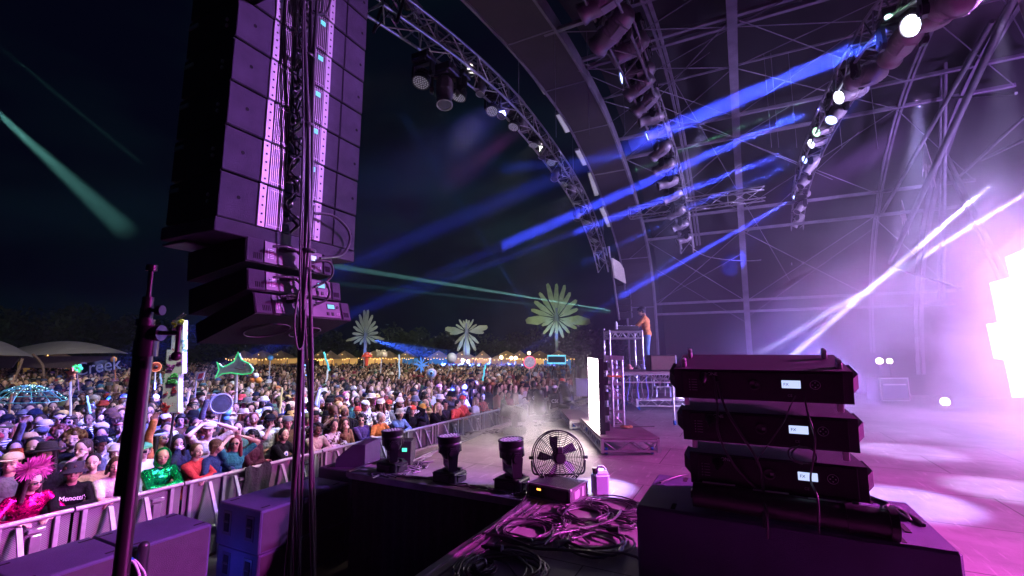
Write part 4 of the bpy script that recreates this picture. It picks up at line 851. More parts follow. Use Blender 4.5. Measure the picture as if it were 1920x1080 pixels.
# ---------------------------------------------------------------- DJ rig
RIG = Matrix.Rotation(YAW, 3, 'Z')
def rel(root, p): return p - root.location
def deck(name, x0, x1, ytop, d0, d1, z, label, hgt=.17, legs=(), group='rolling decks of the DJ rig'):
    a, b = atd(x0, ytop, d0), atd(x1, ytop, d0); wd = (b - a).length; c = (a + b) / 2 + FW * (d1 - d0) / 2; c.z = 0; ln = d1 - d0
    root = empty(name, c, YAW); tag(root, label, 'stage deck', group)
    g = MB(); g.box((0, 0, z - .02), (wd, ln, .04), .004); g.build('platform', M_floor2, root)
    g = MB(); zb_, zt_ = z - .045 - hgt, z - .055
    for s in (-1, 1):
        for zz in (zb_, zt_): g.box((0, s * (ln / 2 - .02), zz), (wd, .04, .03), .004); g.box((s * (wd / 2 - .02), 0, zz), (.035, ln - .09, .03), .004)
        for s2 in (-1, 1): g.box((s * (wd / 2 - .02), s2 * (ln / 2 - .018), (zb_ + zt_) / 2), (.05, .05, hgt + .05), .004)
        n_ = max(3, int(wd / .2))
        for k in range(n_): xa, xb = -wd / 2 + .04 + (wd - .08) * k / n_, -wd / 2 + .04 + (wd - .08) * (k + 1) / n_; g.tube([(xa, s * (ln / 2 - .02), zb_ if k % 2 else zt_), (xb, s * (ln / 2 - .02), zt_ if k % 2 else zb_)], .009, 5)
        n_ = max(3, int(ln / .22))
        for k in range(n_): xa, xb = -ln / 2 + ln * k / n_, -ln / 2 + ln * (k + 1) / n_; g.tube([(s * (wd / 2 - .02), xa, zb_ if k % 2 else zt_), (s * (wd / 2 - .02), xb, zt_ if k % 2 else zb_)], .009, 5)
    g.build('truss_frame', M_alu, root)
    for s in (-1, 1):
        for s2 in (-1, 1):
            x, y = s * (wd / 2 - .10), s2 * (ln / 2 - .12)
            if zb_ > .3: g = MB(); g.cyl((x, y, .12), (x, y, zb_), .024, n=10); g.build('leg', M_alu, root)
            g = MB(); g.box((x, y, .125 if zb_ > .3 else (zb_ + .12) / 2 + .0), (.06, .05, .03 if zb_ > .3 else max(.02, zb_ - .10)), .004); f = g.build('caster_fork', M_alu, root)
            g = MB(); g.cyl((x - .018, y, .055), (x + .018, y, .055), .055, n=16); g.build('caster_wheel', M_blue, f)
    return root
M_floor2 = mat('deck_ply', (.16, .13, .14), .55, var=.25, scale=5)
deck('rolling_deck', 1127, 1237, 822, 7.35, 9.6, .28, 'nearest low rolling deck with blue wheels beside the lit screen')
deck('rolling_deck', 1150, 1272, 697, 10.4, 13.7, 1.20, 'high deck the performer stands on', .19)
deck('rolling_deck', 1193, 1300, 748, 13.0, 14.6, .34, 'low deck behind carrying a small step stool')
deck('rolling_deck', 1068, 1112, 785, 9.7, 11.4, .22, 'small low deck on the audience side of the lit screen', .12)
g = MB(); g.box((.02, -.55, .294), (.6, .04, .012)); o = g.build('rubber_strip', M_rub); o.location = atd(1180, 800, 8.9); o.location.z = 0; o.rotation_euler = (0, 0, YAW); tag(o, 'black rubber strip across the nearest rolling deck', 'strip')
p0_, p1_ = atd(1125, 817, 7.6), atd(1107, 789, 9.2); p0_.z = p1_.z = .29; root = empty('led_screen', (p0_ + p1_) / 2); tag(root, 'tall glowing white screen panel seen nearly edge on', 'screen')
ll = (p1_ - p0_); L_ = ll.length; ll.normalize(); nn = V((-ll.y, ll.x, 0)); Ms = Matrix((ll, nn, V((0, 0, 1)))).transposed()
g = MB(); g.box((0, 0, .62), (L_, .02, 1.24), 0); 
g = MB(); g.box(Ms @ V((0, .012, .62)), (L_, .012, 1.24), 0, Ms); g.build('lit_face', emis('white_screen', (1, .84, .86), 26.0), root)
g = MB(); g.box(Ms @ V((0, -.045, .62)), (L_, .10, 1.25), .005, Ms)
for k in range(5): g.box(Ms @ V((-L_ / 2 + .03, -.13, .12 + k * .25)), (.05, .08, .14), .01, Ms)
g.build('back_frame', M_blackm, root)
def ladder(root, a, b, z0, z1, nst, r=.025, name='ladder_frame'):
    g = MB(); g.tube([a + V((0, 0, z0)), a + V((0, 0, z1))], r, 8); g.tube([b + V((0, 0, z0)), b + V((0, 0, z1))], r, 8)
    for k in range(nst): za = z0 + (z1 - z0) * k / nst; zb2 = z0 + (z1 - z0) * (k + 1) / nst; g.tube([a + V((0, 0, za + .03)), b + V((0, 0, zb2 - .03))] if k % 2 else [b + V((0, 0, za + .03)), a + V((0, 0, zb2 - .03))], r * .55, 6); g.box((a + b) / 2 + V((0, 0, za + .02)), ((b - a).length, .04, .05), .004, RIG)
    g.box((a + b) / 2 + V((0, 0, z1)), ((b - a).length + .06, .05, .08), .004, RIG); g.build(name, M_alu, root)
a, b = atd(1150, 800, 8.4), atd(1170, 800, 8.4); a.z = b.z = 0; root = empty('screen_tower', V(((a.x + b.x) / 2, (a.y + b.y) / 2, .28))); tag(root, 'silver ladder truss tower standing on the nearest rolling deck', 'truss tower')
ladder(root, rel(root, a), rel(root, b), .28, 1.54, 5, .026); aa, bb = a + FW * .5, b + FW * .5; ladder(root, rel(root, aa), rel(root, bb), .28, 1.54, 5, .022)
g = MB()
for z in (.32, .95, 1.5):
    for q in (a, b): g.tube([rel(root, q) + V((0, 0, z)), rel(root, q) + FW * .5 + V((0, 0, z))], .016, 6)
g.build('side_brace', M_alu, root)
g = MB(); p = rel(root, a) + V((0, 0, 1.2)); g.box(p + RT * .05, (.28, .06, .035), .006, RIG); g.build('orange_strap', mat('orange_strap', (.7, .25, .06), .6), root)
p = atd(1172, 794, 8.2); p.z = .285; g = MB(); g.ball((0, 0, .03), (.10, .06, .03), 12, 6); g.ball((.08, .02, .035), (.05, .045, .03), 10, 6); o = g.build('sandbag', mat('tan_cloth', (.55, .33, .12), .8)); o.location = p; tag(o, 'orange tan bag lying on the nearest rolling deck', 'bag')
ta, tb = atd(1143, 630, 11.6), atd(1204, 630, 11.6); cc = (ta + tb) / 2 + FW * .35; root = empty('dj_table', V((cc.x, cc.y, 1.2)), YAW); tag(root, 'silver truss table holding the mixing gear on the high deck', 'table')
tw = (tb - ta).length; zt1 = 1.0
g = MB(); g.box((0, 0, zt1), (tw, .72, .03), .004); g.build('tabletop', M_blackm, root)
g = MB()
for s in (-1, 1):
    for z in (zt1 - .03, zt1 - .20): g.tube([(-tw / 2, s * .36, z), (tw / 2, s * .36, z)], .018, 6); g.tube([(s * tw / 2, -.36, z), (s * tw / 2, .36, z)], .018, 6)
    for k in range(8): x0 = -tw / 2 + tw * k / 8; g.tube([(x0, s * .36, zt1 - (.03 if k % 2 else .2)), (x0 + tw / 8, s * .36, zt1 - (.2 if k % 2 else .03))], .010, 5)
    for k in range(4): x0 = -.36 + .18 * k; g.tube([(s * tw / 2, x0, zt1 - (.03 if k % 2 else .2)), (s * tw / 2, x0 + .18, zt1 - (.2 if k % 2 else .03))], .010, 5)
g.build('apron', M_alu, root)
for s in (-1, 1):
    for s2 in (-1, 1): g = MB(); g.cyl((s * (tw / 2), s2 * .36, .01), (s * (tw / 2), s2 * .36, zt1 + (.06 if s2 > 0 else .0)), .024, n=10); g.build('leg', M_alu, root)
rt = root
root = empty('dj_mixer', (cc.x, cc.y, 1.2 + zt1 + .018), YAW); tag(root, 'black mixing desk on the silver table', 'mixer')
g = MB(); g.box((.1, 0, .05), (.55, .45, .1), .01); g.build('body', M_plast, root); g = MB()
for i in range(6):
    for j in range(3): g.cyl((-.1 + i * .08, -.12 + j * .1, .1), (-.1 + i * .08, -.12 + j * .1, .12), .014, n=8)
g.build('knob', M_alu, root)
g = MB(); p = V((cc.x, cc.y, 1.2 + zt1)) + RT * (-.20) - FW * .2; g.cyl(p + V((0, 0, .03)), p + V((0, 0, .20)), .035, n=12); g.cyl(p + V((0, 0, .2)), p + V((0, 0, .23)), .015, n=10); tag(g.build('water_bottle', M_white), 'white bottle at the near edge of the mixing table', 'bottle')
wb = atd(1244, 695, 10.9); wb.z = 1.2; root = empty('monitor_box', wb, YAW); tag(root, 'dark brown monitor speaker at the right of the high deck', 'monitor speaker')
g = MB(); g.box((0, .2, .19), (.62, .42, .37), .02); g.build('cabinet', M_spk2, root); g = MB(); g.box((0, -.012, .19), (.57, .01, .32), .004); g.build('grille', mat('brown_grille', (.08, .04, .035), .7, bump=1, bscale=120), root)
g = MB(); g.box((.33, .1, .2), (.02, .12, .34), .004); g.build('handle', M_alu, root)
st = atd(1240, 741, 13.5); st.z = .345; root = empty('step_stool', st, YAW); tag(root, 'small white metal step stool on the low deck behind', 'step stool')
g = MB()
for s in (-1, 1):
    g.tube([(s * .2, -.2, 0), (s * .2, -.2, .28), (s * .2, .0, .28), (s * .2, .0, .5), (s * .2, .25, .5), (s * .2, .25, 0)], .02, 6)
g.build('frame', M_alu, root); g = MB(); g.box((0, -.1, .29), (.42, .22, .03), .005); g.build('tread', M_alu, root); g = MB(); g.box((0, .13, .51), (.42, .26, .03), .005); g.build('tread', M_alu, root)
for k, px in enumerate((1178, 1186, 1197, 1204, 1213, 1221)):      # cables and cloth under the high deck
    P = [atd(px + 2 * math.sin(i + k), 704 + i * 9, 12.4) for i in range(6)]; g = MB(); g.tube(smooth(P, 4), .022, 6)
    tag(g.build('hanging_cable', M_rub if k % 2 else mat('violet_sheath', (.12, .10, .45), .5)), f'{ORD[k]} strand from the left hanging under the high deck', 'cable', 'strands under the high deck')
for k, (px, py, c) in enumerate(((1180, 692, (.7, .3, .3)), (1204, 686, (.2, .2, .6)), (1195, 690, (.05, .05, .05)))):
    p = atd(px, py, 12.2); p.z = 1.22; g = MB(); g.box(p, (.12, .3, .1), .03, RIG); g.ball(p + V((0, 0, .05)), .06, 8, 6); tag(g.build('shoe_bag', mat('bag_cloth', c, .8)), ['pink', 'blue', 'black'][k] + ' small bag lying on the high deck by the table legs', 'bag')
# far speaker array and sail by the arch foot
for k in range(9):
    t0 = atx(1163 + k * 3.6, 487 + k * 13, -4.4); t1 = atx(1163 + (k + 1) * 3.6, 487 + (k + 1) * 13, -4.4); h = t0.z - t1.z
    if k == 0: hh = .30; yc = atx(1180, 500, -4.4).y
    root = empty('far_array_speaker', (-4.4, yc + .55, atx(1180, 487, -4.4).z - k * hh)); tag(root, f'{ORD[k]} speaker from the top of the far hanging array', 'speaker', 'speakers of the far hanging array')
    g = MB(); g.box((-.3, 0, -.14), (.62, 1.25, hh - .03), .01); g.build('shell', M_spk2, root); g = MB(); g.box((.016, 0, -.14), (.02, 1.1, .2), .004); g.build('back_panel', M_spk, root)
    g = MB(); g.box((.03, -.1, -.14), (.02, .12, .16)); g.build('heat_sink', M_fin, root)
g = MB(); P = [atx(1146, 484, -4.6), atx(1150, 520, -4.6), atx(1172, 532, -4.6), atx(1168, 505, -4.6), atx(1160, 492, -4.6)]; g.prism(P, (1, 0, 0), .06); tag(g.build('cloth_sail', mat('cream_sail', (.65, .62, .5), .8)), 'pale cloth piece hanging beside the far speaker array', 'cloth')
for (a, b, c, d, X, r, lab) in ((1141, 462, 1161, 600, -4.8, .05, 'slim dark pole beside the far arch foot'), (1194, 490, 1208, 575, -4.2, .05, 'bright upright pole beside the far speaker array'), (1212, 500, 1224, 600, -4.0, .03, 'thin rear pole beside the far speaker array'), (1152, 480, 1160, 590, -5, .02, 'wire hanging by the far arch foot')):
    g = MB(); g.tube([atx(a, b, X), atx(c, d, X)], r, 8); tag(g.build('pole', M_dull if r > .03 else M_blackm), lab, 'pole')
# ---------------------------------------------------------------- upstage right things
am = atd(1680, 752, 15.3); am.z = 0; root = empty('amplifier_case', am, YAW + .05); tag(root, 'large cased amplifier with pale edges half hidden by smoke', 'amplifier')
g = MB(); g.box((0, .3, .40), (1.0, .6, .74), .01); g.build('body', mat('case_grey', (.12, .11, .14), .6), root)
g = MB()
for x in (-1, 1): g.box((x * .5, 0, .40), (.04, .04, .78), .005); g.box((0, 0, .40 + x * .37), (1.0, .04, .04), .005)
g.build('edge_trim', M_alu, root); g = MB(); g.box((0, -.012, .36), (.86, .01, .5), .004); g.build('grille', M_sub, root); g = MB(); g.box((0, -.02, .56), (.8, .01, .05), .002); g.build('control_strip', M_pale, root)
for k, (px, py, d, c, s, lab) in enumerate(((1649, 677, 17, (1, .9, .75), .13, 'left of the two small bright lamps above the cased amplifier'), (1668, 677, 17, (1, .9, .75), .11, 'right of the two small bright lamps above the cased amplifier'), (1772, 753, 14, (1, .9, .8), .14, 'bright floor lamp in the smoke right of the amplifier'), (1872, 777, 13, (1, .85, .7), .13, 'left of the two floor lamps below the glowing sculpture'), (1898, 784, 12.6, (1, .85, .7), .13, 'right of the two floor lamps below the glowing sculpture'))):
    p = atd(px, py, d); root = empty('small_stage_lamp', p); tag(root, lab, 'stage lamp'); dd = (CP - p).normalized(); m3 = frame_to(dd).to_3x3()
    g = MB(); g.lathe([(0, -.2), (s * .8, -.18), (s, 0), (s * .9, -.01)], 18, (0, 0, 0), m3); g.build('housing', M_blackm, root)
    g = MB(); g.lathe([(0, .01), (s * .6, .005), (s * .88, -.01)], 16, (0, 0, 0), m3); g.build('lens', emis('warm_lens', c, 9), root)
    g = MB(); g.tube([(0, 0, -.05), (0, 0, -p.z)], .02, 6); g.build('stand', M_blackm, root)
root = empty('glowing_sculpture', (5, 12.2, 0)); tag(root, 'tall glowing white sculpture of jagged panels at the right edge', 'light sculpture')
for k, (poly, yy, th, es) in enumerate(([[(1887, 482), (1925, 466), (1985, 500), (1975, 545), (1896, 520)], 12.3, .5, 3.0], [[(1858, 530), (1925, 512), (1985, 505), (1985, 620), (1873, 606)], 12.0, .6, 3.4], [[(1852, 608), (1925, 596), (1985, 590), (1985, 690), (1866, 672)], 11.7, .7, 3.8], [[(1880, 650), (1985, 640), (1985, 740), (1900, 745)], 12.2, .6, 3.4])):
    g = MB(); g.M = loc(root); P = [aty(x, y, yy) for x, y in poly]; g.prism([P[0], *P[1:]], (0, 1, 0), .05); g.build('panel', emis('glow_panel', (.62, .82, 1), es), root)
g = MB(); g.M = loc(root)
for (a, b, c, d) in ((1870, 536, 1960, 600), (1858, 612, 1960, 640), (1892, 486, 1960, 510)): g.tube([aty(a, b, 11.66), aty(c, d, 11.64)], .05, 6)
g.build('rib', emis('glow_rib', (1, 1, 1), 1.5), root)
# hanging point-of-light star lamps on stage left wall etc. and the crowd barrier
def perf():
    m, t, b = node_mat('perforated_sheet'); b.inputs['Roughness'].default_value = .45; b.inputs['Metallic'].default_value = .25
    tx = t.nodes.new('ShaderNodeTexCoord'); sp = t.nodes.new('ShaderNodeSeparateXYZ'); t.links.new(tx.outputs['Object'], sp.inputs[0])
    def sn(o):
        a = t.nodes.new('ShaderNodeMath'); a.operation = 'MULTIPLY'; a.inputs[1].default_value = 2 * math.pi / .021; t.links.new(o, a.inputs[0])
        s = t.nodes.new('ShaderNodeMath'); s.operation = 'SINE'; t.links.new(a.outputs[0], s.inputs[0]); return s.outputs[0]
    a = t.nodes.new('ShaderNodeMath'); a.operation = 'MULTIPLY'; t.links.new(sn(sp.outputs[1]), a.inputs[0]); t.links.new(sn(sp.outputs[2]), a.inputs[1])
    r = t.nodes.new('ShaderNodeValToRGB'); r.color_ramp.elements[0].position = .18; r.color_ramp.elements[0].color = (.25, .24, .25, 1); r.color_ramp.elements[1].position = .32; r.color_ramp.elements[1].color = (.08, .07, .09, 1)
    t.links.new(a.outputs[0], r.inputs[0]); t.links.new(r.outputs[0], b.inputs['Base Color']); return m
M_perf = perf(); M_barr = mat('barrier_rail', (.42, .41, .43), .45, .3, var=.15)
BX = -7.0; seg = 1.16
def barrier():
    root = empty('crowd_barrier', (0, 0, 0)); h = 1.15
    g = MB(); g.tube([(0, -seg / 2 + .01, h), (0, seg / 2 - .01, h)], .028, 10); g.build('top_rail', M_barr, root)
    g = MB(); g.box((-.03, 0, h / 2 + .02), (.006, seg - .03, h - .12)); g.build('sheet', M_perf, root)
    g = MB()
    for y in (-.48, -.02, .44): g.box((0, y, h / 2), (.035, .045, h - .02), .004)
    g.box((0, 0, .46), (.03, seg - .04, .03), .003); g.build('upright', M_barr, root)
    g = MB(); g.box((.015, .27, h - .12), (.05, .14, .04), .004); g.box((.015, .27, h * .45), (.03, .09, h * .8), .004); g.build('coupling', M_alu, root)
    for y in (-.25, .12):
        g = MB(); g.prism([(.01, y - .02, h - .05), (.05, y - .02, h - .05), (.62, y - .02, .02), (.58, y - .02, .02)], (0, 1, 0), .045); g.build('brace', M_barr, root)
    g = MB(); g.box((.38, 0, .012), (.9, seg - .03, .02)); g.build('foot_plate', M_dull, root)
    return root
b0 = barrier(); nb = 18
for k in range(nb):
    o = b0 if k == 0 else copy_tree(b0); o.location = (BX, .95 + k * seg, GZ)
    tag(o, f'{ORD[k]} panel of the grey crowd barrier counted from the near end', 'crowd barrier', 'crowd barrier along the pit')
for k in range(5):
    o = copy_tree(b0); o.location = (BX - .9 - k * seg, .95 + nb * seg - .2, GZ); o.rotation_euler = (0, 0, R(-90 + 6)); tag(o, f'{ORD[k]} panel of the far cross barrier counted from the corner', 'crowd barrier', 'cross barrier at the far corner')
p = atx(480, 893, -6.97); g = MB(); vs = []
for i in range(13):
    for j in range(9): u, v = i / 12, j / 8; vs.append((-6.94 + .02 * math.sin(i * 1.3) + .03 * v, p.y - .22 + .44 * u + .02 * math.sin(j), -.12 - .62 * v + .03 * math.sin(i * .8)))
g.add(vs, [(i * 9 + j, i * 9 + j + 1, i * 9 + 10 + j, i * 9 + 9 + j) for i in range(12) for j in range(8)], True); tag(g.build('draped_jacket', M_cloth), 'black jacket hung over the barrier below the curly haired woman', 'jacket')
# ---------------------------------------------------------------- people
def evalmesh(g, name, vox, mats, it=4, fac=.5, dec=None):
    me = g.mesh('tmp', mats); o = bpy.data.objects.new('tmp', me); C.objects.link(o)
    m = o.modifiers.new('r', 'REMESH'); m.mode = 'VOXEL'; m.voxel_size = vox; m.use_smooth_shade = True
    m = o.modifiers.new('s', 'SMOOTH'); m.factor = fac; m.iterations = it
    if dec: m = o.modifiers.new('d', 'DECIMATE'); m.ratio = dec
    me2 = bpy.data.meshes.new_from_object(o.evaluated_get(bpy.context.evaluated_depsgraph_get())); me2.name = name
    bpy.data.objects.remove(o); bpy.data.meshes.remove(me)
    me2.polygons.foreach_set('use_smooth', [True] * len(me2.polygons)); return me2
def cap(g, p0, p1, r0, r1, n=14):
    g.cyl(p0, p1, r0, r1, n); g.ball(p0, r0, n, 8); g.ball(p1, r1, n, 8)
def ik(s, h, l1, l2, pole):
    s, h = V(s), V(h); d = h - s; L = min(d.length, (l1 + l2) * .995); d.normalize(); h = s + d * L
    a = (l1 * l1 - l2 * l2 + L * L) / (2 * L); hh = math.sqrt(max(l1 * l1 - a * a, 1e-6)); p = V(pole); p = (p - d * p.dot(d)).normalized()
    return s + d * a + p * hh, h
POSES = {   # right hand (-y), left hand (+y), lean, head yaw, head pitch, elbow poles
    'rail': ((.375, -.17, 1.205), (.375, .14, 1.205), .10, 20, 4, (-.3, -1, -.5), (-.3, 1, -.5)),
    'rest': ((.365, .04, 1.205), (.375, -.08, 1.215), .12, -25, -6, (.4, -1, -.3), (.4, 1, -.3)),
    'down': ((.10, -.22, .80), (.12, .20, .82), 0, -30, -4, (-1, -.3, 0), (-1, .3, 0)),
    'up': ((.22, -.22, 2.02), (.10, .24, .85), 0, 10, -10, (.2, -1, -.2), (-1, .3, 0)),
    'head': ((.06, -.145, 1.70), (.08, .145, 1.69), .04, -40, -2, (.6, -1, .1), (.6, 1, .1)),
    'phone': ((.40, -.07, 1.56), (.40, .08, 1.55), 0, -15, -8, (0, -1, -1), (0, 1, -1)),
    'fold': ((.22, .10, 1.20), (.25, -.10, 1.16), -.02, -45, 0, (.1, -1, -1), (.1, 1, -1)),
    'mouth': ((.17, -.05, 1.50), (.18, -.02, 1.12), .03, -20, 6, (.4, -1, -1), (0, 1, -.6)),
    'wave': ((.10, -.24, .85), (.30, .33, 1.93), 0, -10, -12, (-1, -.3, 0), (.2, 1, -.3)),
    'stage': ((.45, -.12, 1.06), (.45, .12, 1.06), .06, 0, 24, (-.5, -1, -.6), (-.5, 1, -.6)),
}
PHR = {'rail': 'holding the barrier', 'rest': 'arms resting on the barrier', 'down': 'arms down', 'up': 'one hand raised high', 'head': 'hands on head', 'phone': 'holding a phone up', 'fold': 'arms folded', 'mouth': 'hand at the mouth', 'wave': 'waving an arm', 'stage': ''}
def tors(lean, z): return lean * max(0, (z - .95)) / .5     # x shift with height
def skel(pose):
    rh, lh, lean, yaw, pit, pr_, pl_ = POSES[pose]; X = lambda z: tors(lean, z)
    J = {}
    J['sr'], J['sl'] = V((X(1.41), -.175, 1.405)), V((X(1.41), .175, 1.405))
    J['er'], J['wr'] = ik(J['sr'], rh, .285, .25, pr_); J['el'], J['wl'] = ik(J['sl'], lh, .285, .25, pl_)
    J['neck'] = V((X(1.5), 0, 1.49)); J['H'] = Matrix.Translation(J['neck'] + V((.012 + lean * .1, 0, 0))) @ Matrix.Rotation(R(yaw), 4, 'Z') @ Matrix.Rotation(R(pit), 4, 'Y')
    J['X'] = X; return J
def head_prims(g, H):
    M0 = g.M; g.M = M0 @ H
    g.ball((.005, 0, .142), (.094, .076, .096), 18, 12); g.ball((.035, 0, .085), (.066, .058, .072), 16, 10)
    g.ball((.068, 0, .052), (.026, .028, .022), 10, 8)                      # chin
    g.ball((.072, 0, .135), (.026, .058, .022), 12, 8)                      # brow / cheek mass
    cap(g, (.098, 0, .125), (.112, 0, .098), .008, .0125, 8)                # nose
    g.ball((.094, 0, .066), (.012, .024, .007), 10, 6); g.ball((.092, 0, .056), (.012, .020, .007), 10, 6)
    for s in (-1, 1): g.ball((.088, s * .030, .118), (.010, .014, .009), 8, 6); g.ball((.0, s * .078, .110), (.018, .009, .030), 8, 6); g.ball((.07, s * .04, .093), (.022, .02, .02), 8, 6)
    g.M = M0
def hand(g, w, e, side):
    d = (w - e).normalized(); up = V((0, 0, 1)); lat = d.cross(up); lat = lat.normalized() if lat.length > .1 else V((0, 1, 0)); nrm = lat.cross(d)
    if nrm.z < 0: nrm = -nrm
    k = w + d * .085
    for s in (-.6, 0, .6): cap(g, w + lat * s * .03, k + lat * s * .045, .017, .015, 8)
    for i, L in enumerate((.066, .078, .072, .055)):
        b = k + lat * (-.036 + .024 * i); m = b + (d * .85 - nrm * .35).normalized() * L * .55; t = m + (d * .5 - nrm * .85).normalized() * L * .5
        cap(g, b, m, .0105, .0095, 8); cap(g, m, t, .0095, .0085, 8)
    sg = 1 if side else -1; b = w + d * .025 + lat * sg * .028; m = b + (d * .6 + lat * sg * .8).normalized() * .04; cap(g, b, m, .013, .011, 8); cap(g, m, m + (d * .9 - nrm * .2) * .032, .0105, .009, 8)
def arm(g, s, e, w, k, to=1.):
    cap(g, s, e, .052 * k if k > 1 else .050, .040 * k)
    if to >= 1: cap(g, e, w, .040 * k, .027 * k)
    elif to > 0: cap(g, e, e.lerp(w, to), .040 * k, .036 * k)
def torso(g, J, k=1., low=.90, wdt=1.):
    X = J['X']
    for z, rx, ry, rz in ((.96, .115, .165, .12), (1.08, .10, .14, .13), (1.20, .11, .15, .14), (1.31, .118, .168, .13)): g.ball((X(z), 0, z), (rx * k, ry * k * wdt, rz * k), 20, 12)
    for s in (-1, 1): cap(g, (X(1.40), s * .05, 1.42), (X(1.40), s * .165, 1.40), .055 * k, .056 * k); g.ball((X(1.30) + .035, s * .07, 1.31), (.075 * k, .08 * k, .09 * k), 12, 8)
def legs(g, k=1.):
    for s in (-1, 1):
        cap(g, (0, s * .085, .90), (.02, s * .10, .50), .088 * k, .060 * k); cap(g, (.02, s * .10, .50), (-.01, s * .11, .09), .058 * k, .040 * k)
def M_objcol(name, **kw): return mat(name, (1, 1, 1), objcol=True, **kw)
M_skin = M_objcol('skin', rough=.55, var=.10, scale=9, spec=.35)
M_eye = mat('eye_dark', (.02, .015, .012), .3); M_lip = mat('lip', (.30, .09, .08), .5); M_browm = mat('brow_hair', (.03, .02, .015), .8)
M_hair = M_objcol('hair', rough=.55, spec=.3, var=.45, scale=38, bump=.7, bscale=70)
M_top = M_objcol('cloth_plain', rough=.9, var=.22, scale=7, bump=.9, bscale=13, spec=.12)
M_hat = M_objcol('hat_cloth', rough=.85, spec=.15, var=.12, scale=14, bump=.2, bscale=60)
M_leg = M_objcol('trouser_cloth', rough=.85, var=.2, scale=9)
def pattern(kind):
    m, t, b = node_mat('cloth_' + kind); b.inputs['Roughness'].default_value = .8
    tx = t.nodes.new('ShaderNodeTexCoord'); oi = t.nodes.new('ShaderNodeObjectInfo'); mx = t.nodes.new('ShaderNodeMix'); mx.data_type = 'RGBA'
    t.links.new(oi.outputs['Color'], mx.inputs[6]); mx.inputs[7].default_value = (.6, .58, .55, 1) if kind != 'plaid' else (.02, .02, .025, 1)
    if kind == 'striped': n = t.nodes.new('ShaderNodeTexWave'); n.bands_direction = 'Z'; n.inputs['Scale'].default_value = 9; n.inputs['Distortion'].default_value = .6
    elif kind == 'plaid': n = t.nodes.new('ShaderNodeTexChecker'); n.inputs['Scale'].default_value = 16
    elif kind == 'spotted': n = t.nodes.new('ShaderNodeTexVoronoi'); n.inputs['Scale'].default_value = 16
    else: n = t.nodes.new('ShaderNodeTexVoronoi'); n.inputs['Scale'].default_value = 42
    t.links.new(tx.outputs['Object'], n.inputs['Vector'])
    r = t.nodes.new('ShaderNodeMath'); r.operation = 'GREATER_THAN'; r.inputs[1].default_value = {'striped': .5, 'plaid': .5, 'spotted': .42}.get(kind, .5); t.links.new(n.outputs[1 if kind == 'plaid' else 0], r.inputs[0])
    if kind == 'sequin':
        b.inputs['Metallic'].default_value = .75; b.inputs['Roughness'].default_value = .22
        nb_ = t.nodes.new('ShaderNodeBump'); nb_.inputs['Strength'].default_value = 1; nb_.inputs['Distance'].default_value = .02; t.links.new(n.outputs['Color'], nb_.inputs['Height']); t.links.new(nb_.outputs[0], b.inputs['Normal'])
        hs = t.nodes.new('ShaderNodeHueSaturation'); t.links.new(oi.outputs['Color'], hs.inputs['Color']); t.links.new(n.outputs['Color'], hs.inputs['Value']); hs.inputs['Saturation'].default_value = 1.1
        vm = t.nodes.new('ShaderNodeVectorMath'); vm.operation = 'SCALE'; vm.inputs['Scale'].default_value = 2.2; t.links.new(hs.outputs[0], vm.inputs[0]); t.links.new(vm.outputs[0], b.inputs['Base Color'])
    else: t.links.new(r.outputs[0], mx.inputs[0]); t.links.new(mx.outputs[2], b.inputs['Base Color'])
    return m
PAT = {k: pattern(k) for k in ('striped', 'plaid', 'spotted', 'sequin')}
def face_paint(me, J):
    Hi = J['H'].inverted(); n = len(me.polygons); c = np.empty(n * 3); me.polygons.foreach_get('center', c); c = c.reshape(-1, 3)
    Mi = np.array(Hi); q = c @ Mi[:3, :3].T + Mi[:3, 3]; x, y, z = q.T; ay = np.abs(y); mi = np.zeros(n, dtype=np.int32); fr = x > .055
    mi[fr & (((ay - .031) / .0145) ** 2 + ((z - .118) / .0075) ** 2 < 1)] = 1
    mi[fr & (((ay - .032) / .021) ** 2 + ((z - .139) / .0055) ** 2 < 1)] = 3
    mi[fr & ((y / .025) ** 2 + ((z - .061) / .0105) ** 2 < 1)] = 2
    me.polygons.foreach_set('material_index', mi)
BODY = {}
for P_ in POSES:
    J = skel(P_); lo = P_ != 'stage'
    g = MB(); g.mi = []
    torso(g, J); cap(g, (J['X'](1.4), 0, 1.42), J['neck'] + V((.012, 0, .05)), .056, .052); head_prims(g, J['H'])
    for a_ in 'rl': arm(g, J['s' + a_], J['e' + a_], J['w' + a_], 1); hand(g, J['w' + a_], J['e' + a_], a_ == 'r')
    legs(g)
    for s in (-1, 1): cap(g, (-.03, s * .11, .045), (.15, s * .12, .035), .045, .035)
    me = evalmesh(g, 'person_body', .0085, [M_skin, M_eye, M_lip, M_browm], 2, .45); face_paint(me, J)
    D = {'J': J, 'body': me}
    for nm, to, k in (('short', .35 if 0 else -1, 1.13), ('long', .97, 1.13)):
        g = MB(); torso(g, J, k)
        for a_ in 'rl':
            if to < 0: cap(g, J['s' + a_], J['s' + a_].lerp(J['e' + a_], .72), .066, .058)
            else: arm(g, J['s' + a_], J['e' + a_], J['w' + a_], 1.28, to)
        cap(g, (J['X'](1.4), 0, 1.42), (J['X'](1.45), 0, 1.455), .066, .060)
        D[nm] = evalmesh(g, 'top_' + nm, .011, M_top, 3)
    g = MB(); g.ball((J['X'](1.45) - .035, 0, 1.46), (.085, .11, .055), 14, 8); D['hood'] = evalmesh(g, 'hood', .012, M_top, 3)
    g = MB(); legs(g, 1.15); g.ball((0, 0, .95), (.125, .178, .125), 16, 10); D['legs'] = evalmesh(g, 'trousers', .014, M_leg, 3)
    g = MB()
    for s in (-1, 1): g.box((.05, s * .12, .035), (.29, .10, .07), .03)
    D['shoes'] = g.mesh('shoes', M_plast)
    BODY[P_] = D
HAIR = {}
